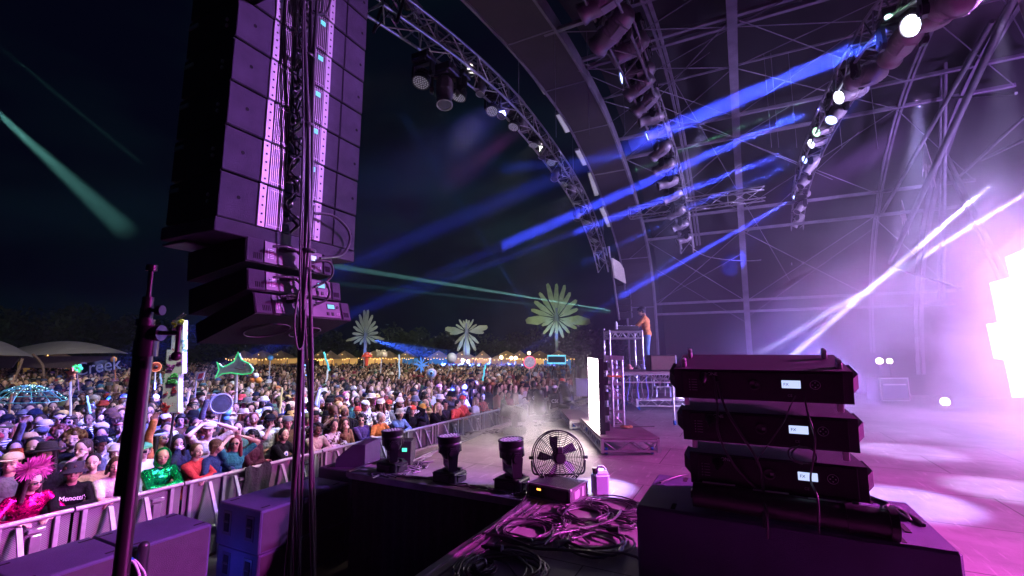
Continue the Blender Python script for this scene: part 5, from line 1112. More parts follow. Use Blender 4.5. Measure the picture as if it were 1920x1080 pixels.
def hb(name, f, vox=.009): g = MB(); f(g); HAIR[name] = evalmesh(g, name + '_hair', vox, M_hair, 3)
def base(g, k=1.): g.ball((-.014, 0, .158), (.098 * k, .087 * k, .094 * k), 18, 12); g.ball((-.035, 0, .12), (.075, .084, .09), 14, 10)
def f_long(g):
    base(g, 1.04)
    for s in (-1, 1): cap(g, (.02, s * .078, .15), (.012, s * .095, -.09), .026, .03); cap(g, (-.045, s * .06, .12), (-.06, s * .08, -.16), .045, .04)
    cap(g, (-.07, 0, .1), (-.085, 0, -.18), .06, .055)
def f_curly(g):
    r_ = random.Random(3); base(g, 1.05)
    for i in range(70):
        u = r_.random() * 6.28; v_ = r_.uniform(-.2, 1); rr = math.sqrt(1 - min(1, v_ * v_)); c = V((-.02 + .115 * rr * math.cos(u), .105 * rr * math.sin(u), .15 + .10 * v_))
        if c.x > .06 and c.z < .20: continue
        g.ball(c, .027, 7, 5)
hb('short', lambda g: base(g, 1.0)); hb('long', f_long); hb('curly', f_curly)
hb('tied back', lambda g: (base(g, 1.0), g.ball((-.10, 0, .20), .042, 12, 8)))
hb('ponytail', lambda g: (base(g, 1.0), cap(g, (-.10, 0, .17), (-.15, 0, .0), .035, .025)))
hb('shaggy', lambda g: (base(g, 1.07), [cap(g, (-.0 + .03 * i, s * .085, .14), (-.03 + .01 * i, s * .098, .04), .026, .02) for s in (-1, 1) for i in (-1, 0, 1)]))
hb('beard', lambda g: (base(g, 1.0), g.ball((.052, 0, .055), (.052, .060, .045), 12, 8), g.ball((.045, 0, .075), (.045, .069, .03), 12, 8)))
HAT = {}
def hat(name, f): g = MB(); f(g); HAT[name] = g.mesh(name.replace(' ', '_'), M_hat)
hat('bucket hat', lambda g: g.lathe([(0, .268), (.07, .266), (.092, .25), (.106, .19), (.108, .18), (.150, .135), (.152, .130), (.104, .175)], 24, (-.008, 0, 0)))
def f_cap(g): g.lathe([(0, .262), (.05, .256), (.085, .232), (.102, .195), (.104, .165), (.098, .164)], 20, (-.008, 0, 0)); g.prism([(.06, -.075, .172), (.145, -.06, .165), (.175, 0, .162), (.145, .06, .165), (.06, .075, .172)], (0, 0, 1), .008)
hat('cap', f_cap)
hat('beanie', lambda g: g.lathe([(0, .278), (.04, .272), (.082, .24), (.104, .19), (.108, .155), (.112, .155), (.112, .185), (.106, .19)], 20, (-.010, 0, 0)))
hat('wide brim hat', lambda g: (g.lathe([(0, .272), (.06, .278), (.088, .262), (.098, .19), (.10, .182), (.19, .172), (.192, .166), (.10, .172)], 26, (-.008, 0, 0)), g.lathe([(.1015, .185), (.1015, .205), (.097, .21)], 24, (-.008, 0, 0))))
hat('headband', lambda g: g.lathe([(.096, .160), (.101, .165), (.100, .19), (.094, .195)], 22, (-.008, 0, 0)))
HAT['hood'] = None
g = MB(); g.ball((-.022, 0, .135), (.118, .108, .130), 18, 12); g.ball((-.05, 0, .05), (.10, .11, .10), 16, 10); HAT['hood'] = evalmesh(g, 'hood_up', .012, M_top, 3)
def cut(me):      # open the hood for the face
    import bmesh
    b = bmesh.new(); b.from_mesh(me); bmesh.ops.delete(b, geom=[f for f in b.faces if f.calc_center_median().x > .045], context='FACES'); b.to_mesh(me); b.free()
cut(HAT['hood'])
g = MB()
for s in (-1, 1): g.box((.103, s * .033, .118), (.010, .048, .030), .006); g.box((.06, s * .078, .122), (.10, .005, .008))
g.box((.107, 0, .124), (.006, .03, .007)); GLS = g.mesh('sunglasses', M_plast)
g = MB(); g.ball((.075, 0, .065), (.045, .058, .04), 14, 8); MASK = g.mesh('face_mask', M_white)
g = MB(); g.box((.0, 0, 0), (.012, .075, .15), .008); PHONE = g.mesh('phone', M_plast)
def person(p, yaw, s, pose, top, topc, sleeve, skin, hairk, hairc, hatk=None, hatc=None, glasses=False, label='', group='people in the crowd', legc=(.03, .035, .05), mask=False, hood=False):
    D = BODY[pose]; o = link('person', D['body']); o.location = p; o.rotation_euler = (0, 0, yaw); o.scale = (s * random.uniform(.95, 1.05), s * random.uniform(.93, 1.07), s); o.color = (*skin, 1)
    tag(o, label, 'person', group); H = D['J']['H']
    def ch(name, me, col, M=None, mt=None):
        c = link(name, me, o, M); c.color = (*col, 1)
        if mt: c.material_slots[0].link = 'OBJECT'; c.material_slots[0].material = mt
        return c
    ch({'short': 't_shirt', 'long': 'jacket'}[sleeve], D[sleeve], topc, None, PAT.get(top)); ch('trousers', D['legs'], legc); ch('shoes', D['shoes'], (.1, .1, .1))
    if hood: ch('hood', D['hood'], topc, None, PAT.get(top))
    if hairk: ch('hair', HAIR[hairk], hairc, H)
    if hatk: ch(hatk.replace(' ', '_'), HAT[hatk], hatc, H, PAT.get(top) if hatk == 'hood' else None)
    if glasses: ch('sunglasses', GLS, (0, 0, 0), H)
    if mask: ch('face_mask', MASK, (1, 1, 1), H)
    return o
SK = [(.62, .40, .29), (.55, .34, .24), (.42, .25, .16), (.30, .17, .10), (.66, .46, .35), (.16, .085, .05), (.48, .30, .20)]
HC = {'black': (.012, .010, .010), 'dark brown': (.045, .024, .014), 'brown': (.10, .05, .025), 'blond': (.42, .28, .12), 'auburn': (.16, .04, .015), 'pink': (.6, .12, .3), 'grey': (.3, .29, .28)}
TC = {'black': (.006, .006, .008), 'white': (.62, .60, .57), 'cream': (.52, .45, .33), 'red': (.36, .05, .04), 'orange': (.45, .16, .06), 'yellow': (.50, .38, .12), 'olive': (.10, .11, .04), 'green': (.06, .13, .07), 'teal': (.05, .15, .16), 'navy': (.010, .016, .05), 'blue': (.07, .12, .28), 'purple': (.14, .07, .20), 'pink': (.48, .22, .27), 'grey': (.12, .12, .13), 'brown': (.10, .05, .03), 'burgundy': (.20, .02, .04)}
people = []
def rowx(r): return BX - .41 - .5 * r
def hero(px, py, row, pose, label, yaw=0, **kw):
    q = atx(px, py, rowx(row)); s = max(.93, min(1.10, (q.z - GZ) / 1.62)); q.z = GZ
    people.append((q.x, q.y)); a = dict(top='plain', topc=TC['black'], sleeve='long', skin=SK[0], hairk='short', hairc=HC['dark brown']); a.update(kw)
    return person(q, yaw, s, pose, label=label, **a)
T = TC
h1 = hero(50, 905, 0, 'rail', 'woman in magenta sequin jacket and sunglasses with a fluffy pink headpiece at the near barrier', top='sequin', topc=(.7, .06, .22), hairk='long', hairc=(.05, .02, .03), glasses=True, skin=SK[4])
def on_head(o, name, me_or_g, m): g = me_or_g; c = g.build(name, m, o, BODY['rail']['J']['H']); return c
g = MB(); rr_ = random.Random(5)
for i in range(800):
    a = V((rr_.gauss(0, 1), rr_.gauss(0, 1), rr_.gauss(0, .8))).normalized(); c = V((-.01, .07 if i % 2 else -.06, .27)); L_ = rr_.uniform(.05, .15); s_ = a.orthogonal().normalized() * .005
    g.add([c + a * .01 - s_ * .4, c + a * .01 + s_ * .4, c + a * L_ + s_, c + a * L_ * 1.15, c + a * L_ - s_], [(0, 1, 2, 3, 4)])
on_head(h1, 'fluffy_headpiece', g, mat('pink_fluff', (.85, .12, .55), .8))
h2 = hero(126, 902, .1, 'rest', 'person in black hoodie with white script lettering and a black bucket hat', hood=True, hairk='curly', hatk='bucket hat', hatc=(.03, .03, .045), skin=SK[6])
text("Menotti's", .078, 'lettering', M_white, h2, Matrix.Translation((.262, -.012, 1.32)) @ Matrix.Rotation(R(90), 4, 'Z') @ Matrix.Rotation(R(8), 4, 'Y') @ Matrix.Rotation(R(84), 4, 'X'), .003)
hero(200, 925, 0, 'rest', 'person in plain white t-shirt leaning head down on the barrier behind the stand', topc=T['white'], sleeve='short', hairk='shaggy')
hero(172, 880, .8, 'down', 'short haired person with an earring in a tan jacket looking right', topc=(.36, .26, .14), hairk='short', hairc=HC['black'], skin=SK[4])
hero(290, 893, .1, 'rest', 'person in glittering green sequin hood', top='sequin', topc=(.04, .6, .16), hairk=None, hatk='hood', hatc=(.04, .6, .16), skin=SK[1])
hero(268, 845, 1, 'down', 'person in green and yellow striped cap with orange glasses and white shirt', topc=T['white'], sleeve='short', hatk='cap', hatc=(.08, .35, .12), glasses=True)
hero(352, 845, 0, 'rest', 'woman in bright red windbreaker with hair in a bun leaning on the barrier', yaw=.5, topc=(.50, .05, .06), hairk='tied back', hairc=HC['brown'], skin=SK[4])
hero(388, 852, .15, 'rail', 'woman in navy and red jacket beside the red windbreaker', yaw=.5, topc=(.03, .05, .16), hairk='shaggy', hairc=HC['brown'], skin=SK[4])
hero(438, 832, .1, 'head', 'woman in sunglasses with wine red hair raising both hands to her head', topc=(.03, .18, .22), sleeve='short', hairk='long', hairc=(.16, .02, .03), glasses=True)
hero(472, 838, .4, 'fold', 'curly haired person in round glasses and dark burgundy shirt', topc=(.06, .02, .03), hairk='curly', hairc=HC['black'], skin=SK[2], glasses=True)
h3 = hero(518, 826, .1, 'rest', 'person in black hoodie with a round white emblem bending over the barrier', yaw=.3, hood=True, hairk='short', hairc=HC['black'])
g = MB(); g.cyl((.20, .0, 1.26), (.222, 0, 1.26), .062, n=20); bd = g.build('emblem', M_white, h3); g = MB(); g.ball((.224, .01, 1.265), (.004, .03, .024), 10, 6); g.build('emblem_centre', mat('badge_blue', (.05, .15, .5)), bd)
hero(585, 812, 0, 'rest', 'person in cream jacket with arms on the barrier by the cables', topc=T['cream'], hairk='curly', hairc=HC['black'], skin=SK[5])
hero(617, 805, .1, 'rest', 'woman in dark spotted brown blouse at the barrier', top='spotted', topc=(.08, .04, .03), hairk='tied back', hairc=HC['dark brown'])
hero(642, 800, .1, 'mouth', 'girl with dark hood up and hand on her cheek at the barrier', topc=(.20, .09, .05), hatk='hood', hatc=(.2, .09, .05), hairk='long', hairc=HC['dark brown'])
hero(678, 800, .1, 'fold', 'person in dark purple jacket wearing big mirrored goggles', topc=(.06, .03, .12), glasses=True, hairk='curly', hairc=HC['black'])
hero(706, 783, .05, 'rail', 'man in orange shirt with a patterned bandana on his neck leaning forward', topc=(.55, .15, .04), sleeve='short', hairk='short', hairc=HC['grey'])
hero(742, 775, .1, 'rest', 'person in faded denim shirt and tan bucket hat at the barrier', topc=(.12, .17, .34), hatk='bucket hat', hatc=(.35, .30, .22))
hero(770, 772, .2, 'head', 'person in black jacket and red beanie shading their eyes', hatk='beanie', hatc=(.6, .06, .04))
hero(789, 776, .2, 'mouth', 'person in black jacket and mustard yellow beanie', topc=(.02, .02, .03), hatk='beanie', hatc=(.6, .33, .04), hairk='beard')
hero(812, 762, .1, 'rest', 'woman with long wavy blond hair over a dark top at the barrier', hairk='long', hairc=HC['blond'])
hero(836, 763, .1, 'fold', 'person in black coat with dark curly hair at the barrier before the red jackets', topc=(.03, .025, .03), hairk='curly', hairc=HC['black'], skin=SK[2])
hero(851, 757, .0, 'rail', 'person in bright coral red jacket leaning on the far barrier', topc=(.65, .09, .06), hairk='short', hairc=HC['black'])
hero(868, 750, .3, 'fold', 'person in red sweater and red beanie behind the coral jacket', topc=(.45, .05, .04), hatk='beanie', hatc=(.6, .06, .05))
hero(905, 745, .2, 'fold', 'person in plaid red shirt near the smoking lamp', top='plaid', topc=(.5, .05, .04))
hero(85, 850, 1.3, 'down', 'person in a studded black wide brim hat behind the bucket hat', hatk='wide brim hat', hatc=(.02, .02, .02), hairk='long', hairc=HC['black'], skin=SK[3])
hero(137, 823, 2.0, 'down', 'man with long curly brown hair in a black t-shirt', sleeve='short', hairk='curly', hairc=HC['brown'])
hero(160, 838, 1.5, 'mouth', 'girl with dark ponytail in blue grey t-shirt raising her hand', yaw=-.6, topc=(.09, .10, .16), sleeve='short', hairk='ponytail')
hero(62, 838, 1.9, 'down', 'bearded dark haired man in a black shirt behind the studded hat', hairk='beard', hairc=HC['black'], skin=SK[2])
hero(20, 868, 1.4, 'down', 'person in pale khaki cap and grey shirt at the left edge', topc=T['grey'], hatk='cap', hatc=(.5, .48, .30))
hero(208, 848, 1.6, 'rest', 'person in a cream patterned beanie and grey hood near the stand', topc=T['grey'], hatk='beanie', hatc=(.5, .42, .36))
hero(330, 828, 1.0, 'mouth', 'person with long black hair and white face mask', hairk='long', hairc=HC['black'], mask=True, topc=(.03, .03, .05))
hero(304, 820, 1.2, 'up', 'woman in white sunglasses gripping the pole of the painted tower', hairk='long', hairc=HC['black'], glasses=True, skin=SK[2], topc=(.5, .18, .06), hatk='headband', hatc=(.3, .4, .7))
hero(388, 805, 1.6, 'head', 'person in cream cap and pale t-shirt behind the red windbreaker', topc=T['cream'], sleeve='short', hatk='cap', hatc=(.6, .52, .42))
hero(448, 802, 1.6, 'fold', 'person in round dark sunglasses and green jacket', topc=(.05, .12, .06), glasses=True)
hero(360, 815, 1.8, 'down', 'person in plain black beanie seen from behind the red windbreaker', hatk='beanie', hatc=(.015, .02, .03))
# security guards and the performer
def guard(p, yaw, label, hatc=None, topc=(.012, .012, .015)):
    o = person(p, yaw, 1.03, 'fold', 'plain', topc, 'long', SK[5], 'short', HC['black'], 'cap' if hatc else None, hatc, label=label, group='guards in the pit', legc=(.05, .035, .03))
    text('CSC', .16, 'lettering', M_white, o, Matrix.Translation((-.150, 0, 1.22)) @ Matrix.Rotation(R(-90), 4, 'Z') @ Matrix.Rotation(R(90), 4, 'X'), .003); return o
gp = atx(1000, 735, -6.1); gp.z = GZ + .25; guard(gp, R(150), 'guard in black jacket with white letters in the pit by the cable heap')
gp = atx(1053, 712, -6.3); gp.z = GZ + .15; guard(gp, R(170), 'guard with a red cap and black jacket standing by the far barrier', (.7, .1, .06))
gp = atx(1040, 722, -6.0); gp.z = GZ; guard(gp, R(120), 'guard in white cap sitting low near the far dark lamp', (.75, .72, .7))
dp = atd(1216, 690, 12.8); dp.z = 1.2
dj = person(dp, YAW + R(90) + R(90) - R(18), 1.0, 'stage', 'plain', (.62, .27, .07), 'long', SK[2], 'curly', HC['black'], label='performer in tan jacket and blue jeans bending over the mixing table', group=None, legc=(.09, .20, .38))
for c_ in dj.children:
    if c_.name.startswith('shoes'): c_.color = (.5, .5, .5, 1)
# the 300 nearest members of the audience, each its own object
rnd = random.Random(11); cand = []
for r in range(0, 90):
    x0 = BX - .41 - .47 * r - (.05 if r else 0); y = -1.0 + (r % 2) * .27
    while y < 60:
        y += rnd.uniform(.40, .56); x = x0 + (rnd.uniform(-.14, .14) if r else rnd.uniform(-.02, .02)); yy = y + rnd.uniform(-.05, .05)
        if yy > 21.2 and x > BX - .9 - 5.2: continue
        a_, b_, d_ = pix((x, yy, GZ + 1.6)) if (V((x, yy, 0)) - CP).dot(FW) > .5 else (-999, 0, 0)
        if not (-25 < a_ < 1112) or b_ > 1075 or d_ > 47: continue
        if a_ > 1066 and d_ > 22: continue
        if any((x - u) ** 2 + (yy - v_) ** 2 < .14 for u, v_ in people): continue
        cand.append((d_, x, yy, r, a_, b_))
cand.sort(); used = set()
N_IND = 292 - len(people) - 4
TYP = [('short', 't-shirt'), ('long', 'jacket'), ('long', 'hoodie'), ('short', 'tee'), ('long', 'sweater'), ('long', 'shirt')]
PK = ['plain'] * 10 + ['striped', 'plaid', 'spotted']
def rand_person(x, y, r):
    for _ in range(400):
        tk = rnd.choice(list(TC)) if rnd.random() < .42 else rnd.choice(['black', 'black', 'black', 'grey', 'white', 'cream', 'navy', 'brown', 'olive'])
        sl, gar = rnd.choice(TYP); pk = rnd.choice(PK); hk = rnd.choice(['short', 'short', 'long', 'long', 'curly', 'tied back', 'shaggy', 'beard', 'ponytail']); hc = rnd.choice(['black', 'black', 'dark brown', 'dark brown', 'brown', 'blond', 'auburn'] + (['pink', 'grey'] if rnd.random() < .3 else []))
        ht = rnd.choice([None] * 6 + ['bucket hat', 'cap', 'cap', 'beanie', 'wide brim hat', 'headband', 'hood' if gar in ('hoodie',) else None]); htc = tk if ht == 'hood' else rnd.choice(['black', 'black', 'white', 'cream', 'cream', 'navy', 'grey', 'brown', 'olive', 'black', 'red', 'yellow'])
        gl = rnd.random() < .2; ps = rnd.choice(['rail', 'rest', 'rest', 'fold', 'mouth']) if r == 0 else rnd.choice(['down'] * 5 + ['fold', 'fold', 'mouth', 'up', 'phone', 'head', 'wave'])
        if rnd.random() > .35 and ps in ('up', 'phone', 'head', 'wave'): ps = 'down'
        if ps == 'head' and rnd.random() < .7: ps = 'fold'
        key = (tk, gar if gar != 't-shirt' else 'tee', pk, hk, hc, ht, htc if ht else 0)
        if key in used: continue
        used.add(key); break
    hair = {'beard': f'short {hc} hair and beard', 'tied back': f'{hc} hair tied back', 'ponytail': f'{hc} ponytail'}.get(hk, f'{hk} {hc} hair')
    lab = f"person in {'' if pk == 'plain' else pk + ' '}{tk} {gar} with {hair}" + (f" and {htc} {ht}" if ht and ht != 'hood' else (' and hood up' if ht else '')) + (', sunglasses' if gl else '')
    ph = PHR[ps] if r == 0 or ps != 'down' else 'standing in the crowd'
    if len(lab.split()) + len(ph.split()) <= 15: lab += ', ' + ph
    o = person(V((x, y, GZ)), rnd.gauss(0, .22) + .15 if r else rnd.gauss(.2, .2), rnd.uniform(.93, 1.06), ps, pk, TC[tk], sl, rnd.choice(SK), hk if ht not in ('beanie',) or hk in ('long', 'beard', 'ponytail') else None, HC[hc], ht, TC[htc] if ht else None, gl, lab, legc=rnd.choice([(.03, .035, .06), (.02, .02, .02), (.15, .12, .09), (.05, .08, .16)]), hood=gar == 'hoodie')
    if ps == 'phone':
        J = BODY['phone']['J']; w_ = (J['wr'] + J['wl']) / 2 + V((.09, 0, .05)); link('phone', PHONE, o, Matrix.Translation(w_))
for c_ in cand[:N_IND]: rand_person(c_[1], c_[2], c_[3])
# the rest of the audience reads as one mass
def far_template(pose, hk, ht):
    D = BODY[pose]; J = D['J']; V_, F_, K_ = [], [], []; H = J['H']
    def put(g, vox, kid, dec):
        nonlocal V_, F_, K_
        me = evalmesh(g, 't', vox, M_top, 1, .5, dec); n = len(me.vertices); co = np.empty(n * 3, dtype=np.float32); me.vertices.foreach_get('co', co)
        me.calc_loop_triangles(); m = len(me.loop_triangles); tr = np.empty(m * 3, dtype=np.int32); me.loop_triangles.foreach_get('vertices', tr)
        off = sum(len(v) for v in V_); V_.append(co.reshape(-1, 3)); F_.append(tr.reshape(-1, 3) + off); K_.append(np.full(n, kid)); bpy.data.meshes.remove(me)
    g = MB(); head_prims(g, H); cap(g, (J['X'](1.4), 0, 1.42), J['neck'] + V((.012, 0, .05)), .05, .05); put(g, .014, 0, .25)
    g = MB()
    for a_ in 'rl': cap(g, J['e' + a_], J['w' + a_], .04, .03, 8); g.ball(J['w' + a_] + (J['w' + a_] - J['e' + a_]).normalized() * .06, .04, 8, 6)
    put(g, .022, 0, .3)
    g = MB(); torso(g, J, 1.13)
    for a_ in 'rl': cap(g, J['s' + a_], J['e' + a_], .062, .056, 8)
    put(g, .03, 1, .3)
    g = MB(); g.M = H
    {'short': lambda: base(g, 1.), 'long': lambda: f_long(g), 'tied back': lambda: (base(g, 1.), g.ball((-.10, 0, .20), .042, 12, 8))}[hk](); put(g, .018, 2, .35)
    if ht:
        me = HAT[ht]; n = len(me.vertices); co = np.empty(n * 3, dtype=np.float32); me.vertices.foreach_get('co', co); co = co.reshape(-1, 3); Hm = np.array(H); co = co @ Hm[:3, :3].T + Hm[:3, 3]
        me.calc_loop_triangles(); tr = np.empty(len(me.loop_triangles) * 3, dtype=np.int32); me.loop_triangles.foreach_get('vertices', tr); off = sum(len(v) for v in V_)
        V_.append(co.astype(np.float32)); F_.append(tr.reshape(-1, 3) + off); K_.append(np.full(n, 3))
    return np.concatenate(V_), np.concatenate(F_), np.concatenate(K_)
TPL = [far_template(*a_) for a_ in (('down', 'short', None), ('down', 'long', None), ('fold', 'tied back', None), ('up', 'short', None), ('phone', 'long', None), ('down', 'short', 'cap'), ('fold', 'short', 'bucket hat'), ('down', 'long', 'wide brim hat'), ('mouth', 'long', None), ('wave', 'short', None), ('down', 'short', 'beanie'))]
WT = [9, 9, 7, 1, 1, 4, 3, 1, 3, 1, 2]
VV, FF, CC = [], [], []; off = 0
tcl = list(TC.values()) + [TC['black']] * 12 + [TC['grey']] * 5 + [TC['white'], TC['cream'], TC['navy'], TC['brown']] * 3; hcl = [HC[k] for k in ('black', 'black', 'dark brown', 'dark brown', 'brown', 'blond', 'auburn')]
far = cand[N_IND:]
for (d_, x, y, r, a_, b_) in far:
    v_, f_, k_ = TPL[rnd.choices(range(len(TPL)), WT)[0]]; an = rnd.gauss(.12, .3) + math.atan2(9 - y, 0 - x) * .35; s = rnd.uniform(.90, 1.08); c_, s_ = math.cos(an), math.sin(an)
    q = v_ * s; q = np.stack([q[:, 0] * c_ - q[:, 1] * s_ + x, q[:, 0] * s_ + q[:, 1] * c_ + y, q[:, 2] + GZ], 1)
    pal = np.array([rnd.choice(SK), rnd.choice(tcl), rnd.choice(hcl), rnd.choice(tcl)]) ; VV.append(q); FF.append(f_ + off); CC.append(pal[k_]); off += len(q)
VV = np.concatenate(VV).astype(np.float32); FF = np.concatenate(FF).astype(np.int32); CC = np.concatenate(CC).astype(np.float32)
print('far crowd', len(far), 'verts', len(VV), 'tris', len(FF))
me = bpy.data.meshes.new('crowd'); me.vertices.add(len(VV)); me.vertices.foreach_set('co', VV.ravel()); me.loops.add(len(FF) * 3); me.loops.foreach_set('vertex_index', FF.ravel())
me.polygons.add(len(FF)); me.polygons.foreach_set('loop_start', np.arange(0, len(FF) * 3, 3, dtype=np.int32)); me.polygons.foreach_set('loop_total', np.full(len(FF), 3, dtype=np.int32)); me.update(calc_edges=True)
me.polygons.foreach_set('use_smooth', np.ones(len(FF), dtype=bool))
ca = me.color_attributes.new('tint', 'FLOAT_COLOR', 'POINT'); ca.data.foreach_set('color', np.concatenate([CC, np.ones((len(CC), 1), np.float32)], 1).ravel())
m, t, b = node_mat('crowd_cloth'); at_ = t.nodes.new('ShaderNodeAttribute'); at_.attribute_name = 'tint'; t.links.new(at_.outputs['Color'], b.inputs['Base Color']); b.inputs['Roughness'].default_value = .75
me.materials.append(m); tag(link('crowd', me), 'dense far audience stretching back to the food stalls', 'crowd', kind='stuff')
# ---------------------------------------------------------------- things held up above the crowd
def pole(root, top, z0, r=.02, m=None, dx=0):
    g = MB(); g.tube([(0, 0, 0), (dx, 0, z0)], r, 8); g.build('pole', m or M_pale, root)
# painted tower
p = atd(330, 760, 6.9); root = empty('painted_tower_totem', p); tag(root, 'tall white cardboard tower scrawled with paint held up on a black pole', 'totem')
def paint_mat():
    m, t, b = node_mat('scrawled_card'); b.inputs['Roughness'].default_value = .7; tx = t.nodes.new('ShaderNodeTexCoord')
    n = t.nodes.new('ShaderNodeTexNoise'); n.inputs['Scale'].default_value = 9; n.inputs['Detail'].default_value = 3; t.links.new(tx.outputs['Object'], n.inputs['Vector'])
    r = t.nodes.new('ShaderNodeValToRGB'); e = r.color_ramp; e.interpolation = 'CONSTANT'; e.elements[0].color = (.10, .35, .12, 1); e.elements[1].position = .36; e.elements[1].color = (.66, .63, .62, 1)
    for ps, c in ((.52, (.30, .28, .30)), (.53, (.66, .63, .62)), (.60, (.5, .10, .25)), (.612, (.66, .63, .62)), (.665, (.55, .06, .05)), (.70, (.15, .12, .4))): x = e.elements.new(ps); x.color = (*c, 1)
    t.links.new(n.outputs[0], r.inputs[0]); t.links.new(r.outputs[0], b.inputs['Base Color']); return m
MP = paint_mat(); up_ = V((.0, 0, 1)); ax = (atd(333, 600, 6.9) - atd(327, 772, 6.9)).normalized()
segs = [(772, 700, .25, .30), (700, 655, .26, .25), (655, 600, .18, .22)]
for k, (ya, yb, wa, wb_) in enumerate(segs):
    a_, b_ = atd(320 + (772 - ya) * .12, ya, 6.9), atd(320 + (772 - yb) * .12, yb, 6.9); zt_ = (b_ - a_).length; g = MB(); c = rel(root, (a_ + b_) / 2)
    w1, w0 = wa * .9, wa; q = [c + RT * x + ax * z for x, z in ((-w0 / 2, -zt_ / 2), (w0 / 2, -zt_ / 2), (w1 / 2, zt_ / 2 - .005), (-w1 / 2, zt_ / 2 - .005))]; g.prism([v_ - FW * .05 for v_ in q], FW, .10); g.build('tower_section', MP, root)
rs = random.Random(9)
for (yy, c_, nm, n_) in ((765, (.55, .04, .05), 'red_scrawl', 5), (735, (.5, .05, .08), 'red_zigzag', 3), (710, (.08, .45, .10), 'green_blot', 9), (690, (.35, .05, .35), 'purple_scrawl', 4), (672, (.3, .08, .3), 'pink_letters', 4), (640, (.10, .25, .45), 'blue_ring', 2), (622, (.5, .08, .2), 'pink_scribble', 4), (609, (.65, .6, .05), 'yellow_blot', 4)):
    g = MB()
    for i in range(n_):
        xc = 320 + (772 - yy) * .12 + rs.uniform(-10, 10); yc = yy + rs.uniform(-8, 8); P = []
        for j in range(7): P.append(rel(root, atd(xc + rs.uniform(-5, 5), yc + rs.uniform(-4, 4), 6.9)) - FW * (.055 + .0))
        g.tube(smooth(P, 3), .007 if 'blot' not in nm else .012, 4)
    g.build(nm, mat('paint_' + nm, c_, .7), root)
g = MB(); c = rel(root, atd(330, 598, 6.9)); g.tube([c, c + V((.12, .03, .08))], .008); g.tube([c + RT * .05, c + V((.2, .03, .06))], .008); g.build('stick', M_wood, root)
g = MB(); g.tube([rel(root, atd(326, 774, 6.9)), rel(root, atd(312, 880, 6.9))], .016, 8); g.build('pole', M_plast, root)
lamp(V((-4.6, 3.5, 6.0)), p + V((0, 0, .4)), (.85, 1, .85), 2600, 9, .8, .05)  # white lamp added just to brighten the painted tower
# shark
p = atd(438, 690, 11); root = empty('shark_totem', p); tag(root, 'grey shark cutout edged with green lights on a white pole', 'totem')
def px3(pts, d, yo=0): return [rel(root, atd(x, y, d)) for x, y in pts]
g = MB(); g.prism(px3([(474, 693), (468, 683), (452, 676), (447, 662), (440, 679), (428, 685), (418, 690), (408, 681), (412, 693), (405, 708), (417, 700), (432, 698), (455, 701), (470, 699)], 11), FW, .08); g.build('body', mat('shark_grey', (.62, .66, .66), .6, var=.3), root)
g = MB(); g.tube([v_ - FW * .01 for v_ in px3([(475, 693), (468, 682), (453, 675), (447, 660), (439, 678), (428, 684), (418, 689), (407, 679), (411, 693), (404, 709), (417, 701), (432, 699), (455, 702), (471, 700)], 11)], .014, 6, True); g.build('light_edge', emis('green_led_wire', (.1, 1, .35), .7), root)
g = MB(); g.ball(rel(root, atd(459, 684, 10.97)), .03, 8, 6); g.tube([v_ for v_ in px3([(468, 694), (452, 693), (440, 690)], 10.97)], .008, 5); g.build('eye_and_mouth', mat('shark_marks', (.15, .03, .04)), root)
g = MB(); g.tube(px3([(443, 700), (442, 785)], 11.05), .035, 8); g.build('pole', M_pale, root)
# eyeball and other balls
def ball_totem(px, py, d, r, name, label, m, foot=None, extra=None, cat='totem', pm=None):
    root = empty(name, atd(px, py, d)); tag(root, label, cat); g = MB(); g.ball((0, 0, 0), r, 20, 14); g.build('ball', m, root)
    if foot: g = MB(); g.tube([(0, 0, -r), rel(root, atd(*foot, d))], .02, 6); g.build('pole', pm or M_pale, root)
    if extra: extra(root, r)
    return root
def eye(root, r):
    n = (CP - root.location).normalized(); m3 = frame_to(n).to_3x3()
    for k, (rr, c) in enumerate(((.62, (.12, .42, .65)), (.46, (.25, .6, .75)), (.26, (.01, .01, .02)))):
        g = MB(); zz = math.sqrt(1 - rr * rr) * r + .006 * (k + 1); g.lathe([(0, r * 1.0 + .008 * (k + 1)), (rr * r * .6, zz + r * .1), (rr * r, zz)], 18, (0, 0, 0), m3); g.build('iris', mat('iris', c, .4), root)
ball_totem(809, 700, 17, .19, 'eyeball_totem', 'big round eyeball with blue iris raised over the crowd', mat('eye_white', (.75, .74, .72), .4), (810, 722), eye)
ball_totem(847, 671, 24, .27, 'globe_totem', 'white and teal beach ball globe on a pole over the crowd', mat('globe', (.60, .68, .62), .5, var=.5, scale=2), (838, 705))
ball_totem(480, 704, 14, .085, 'balloon', 'white balloon above the two orange ones', M_white, None, None, 'balloon'); ball_totem(474, 712, 14, .095, 'balloon', 'left orange balloon beside the shark', mat('orange_balloon', (.75, .22, .05), .35), None, None, 'balloon'); ball_totem(485, 713, 14, .095, 'balloon', 'right orange balloon beside the shark', mat('orange_balloon2', (.75, .30, .04), .35), None, None, 'balloon')
ball_totem(425, 772, 8.6, .085, 'balloon', 'upper pale blue balloon in the crowd below the shark', mat('blue_balloon', (.12, .45, .75), .35), None, None, 'balloon'); ball_totem(423, 783, 8.6, .07, 'balloon', 'lower blue balloon in the crowd below the shark', mat('blue_balloon2', (.10, .35, .75), .35), (421, 800), None, 'balloon')
ball_totem(507, 671, 20, .12, 'led_pole_head', 'teal ball atop a tinsel pole left of the hanging cables', mat('teal_ball', (.1, .35, .45), .4), (504, 715), None, 'totem', emis('tinsel', (.7, .68, .8), .25))  # tinsel pole given a faint glow for its glints
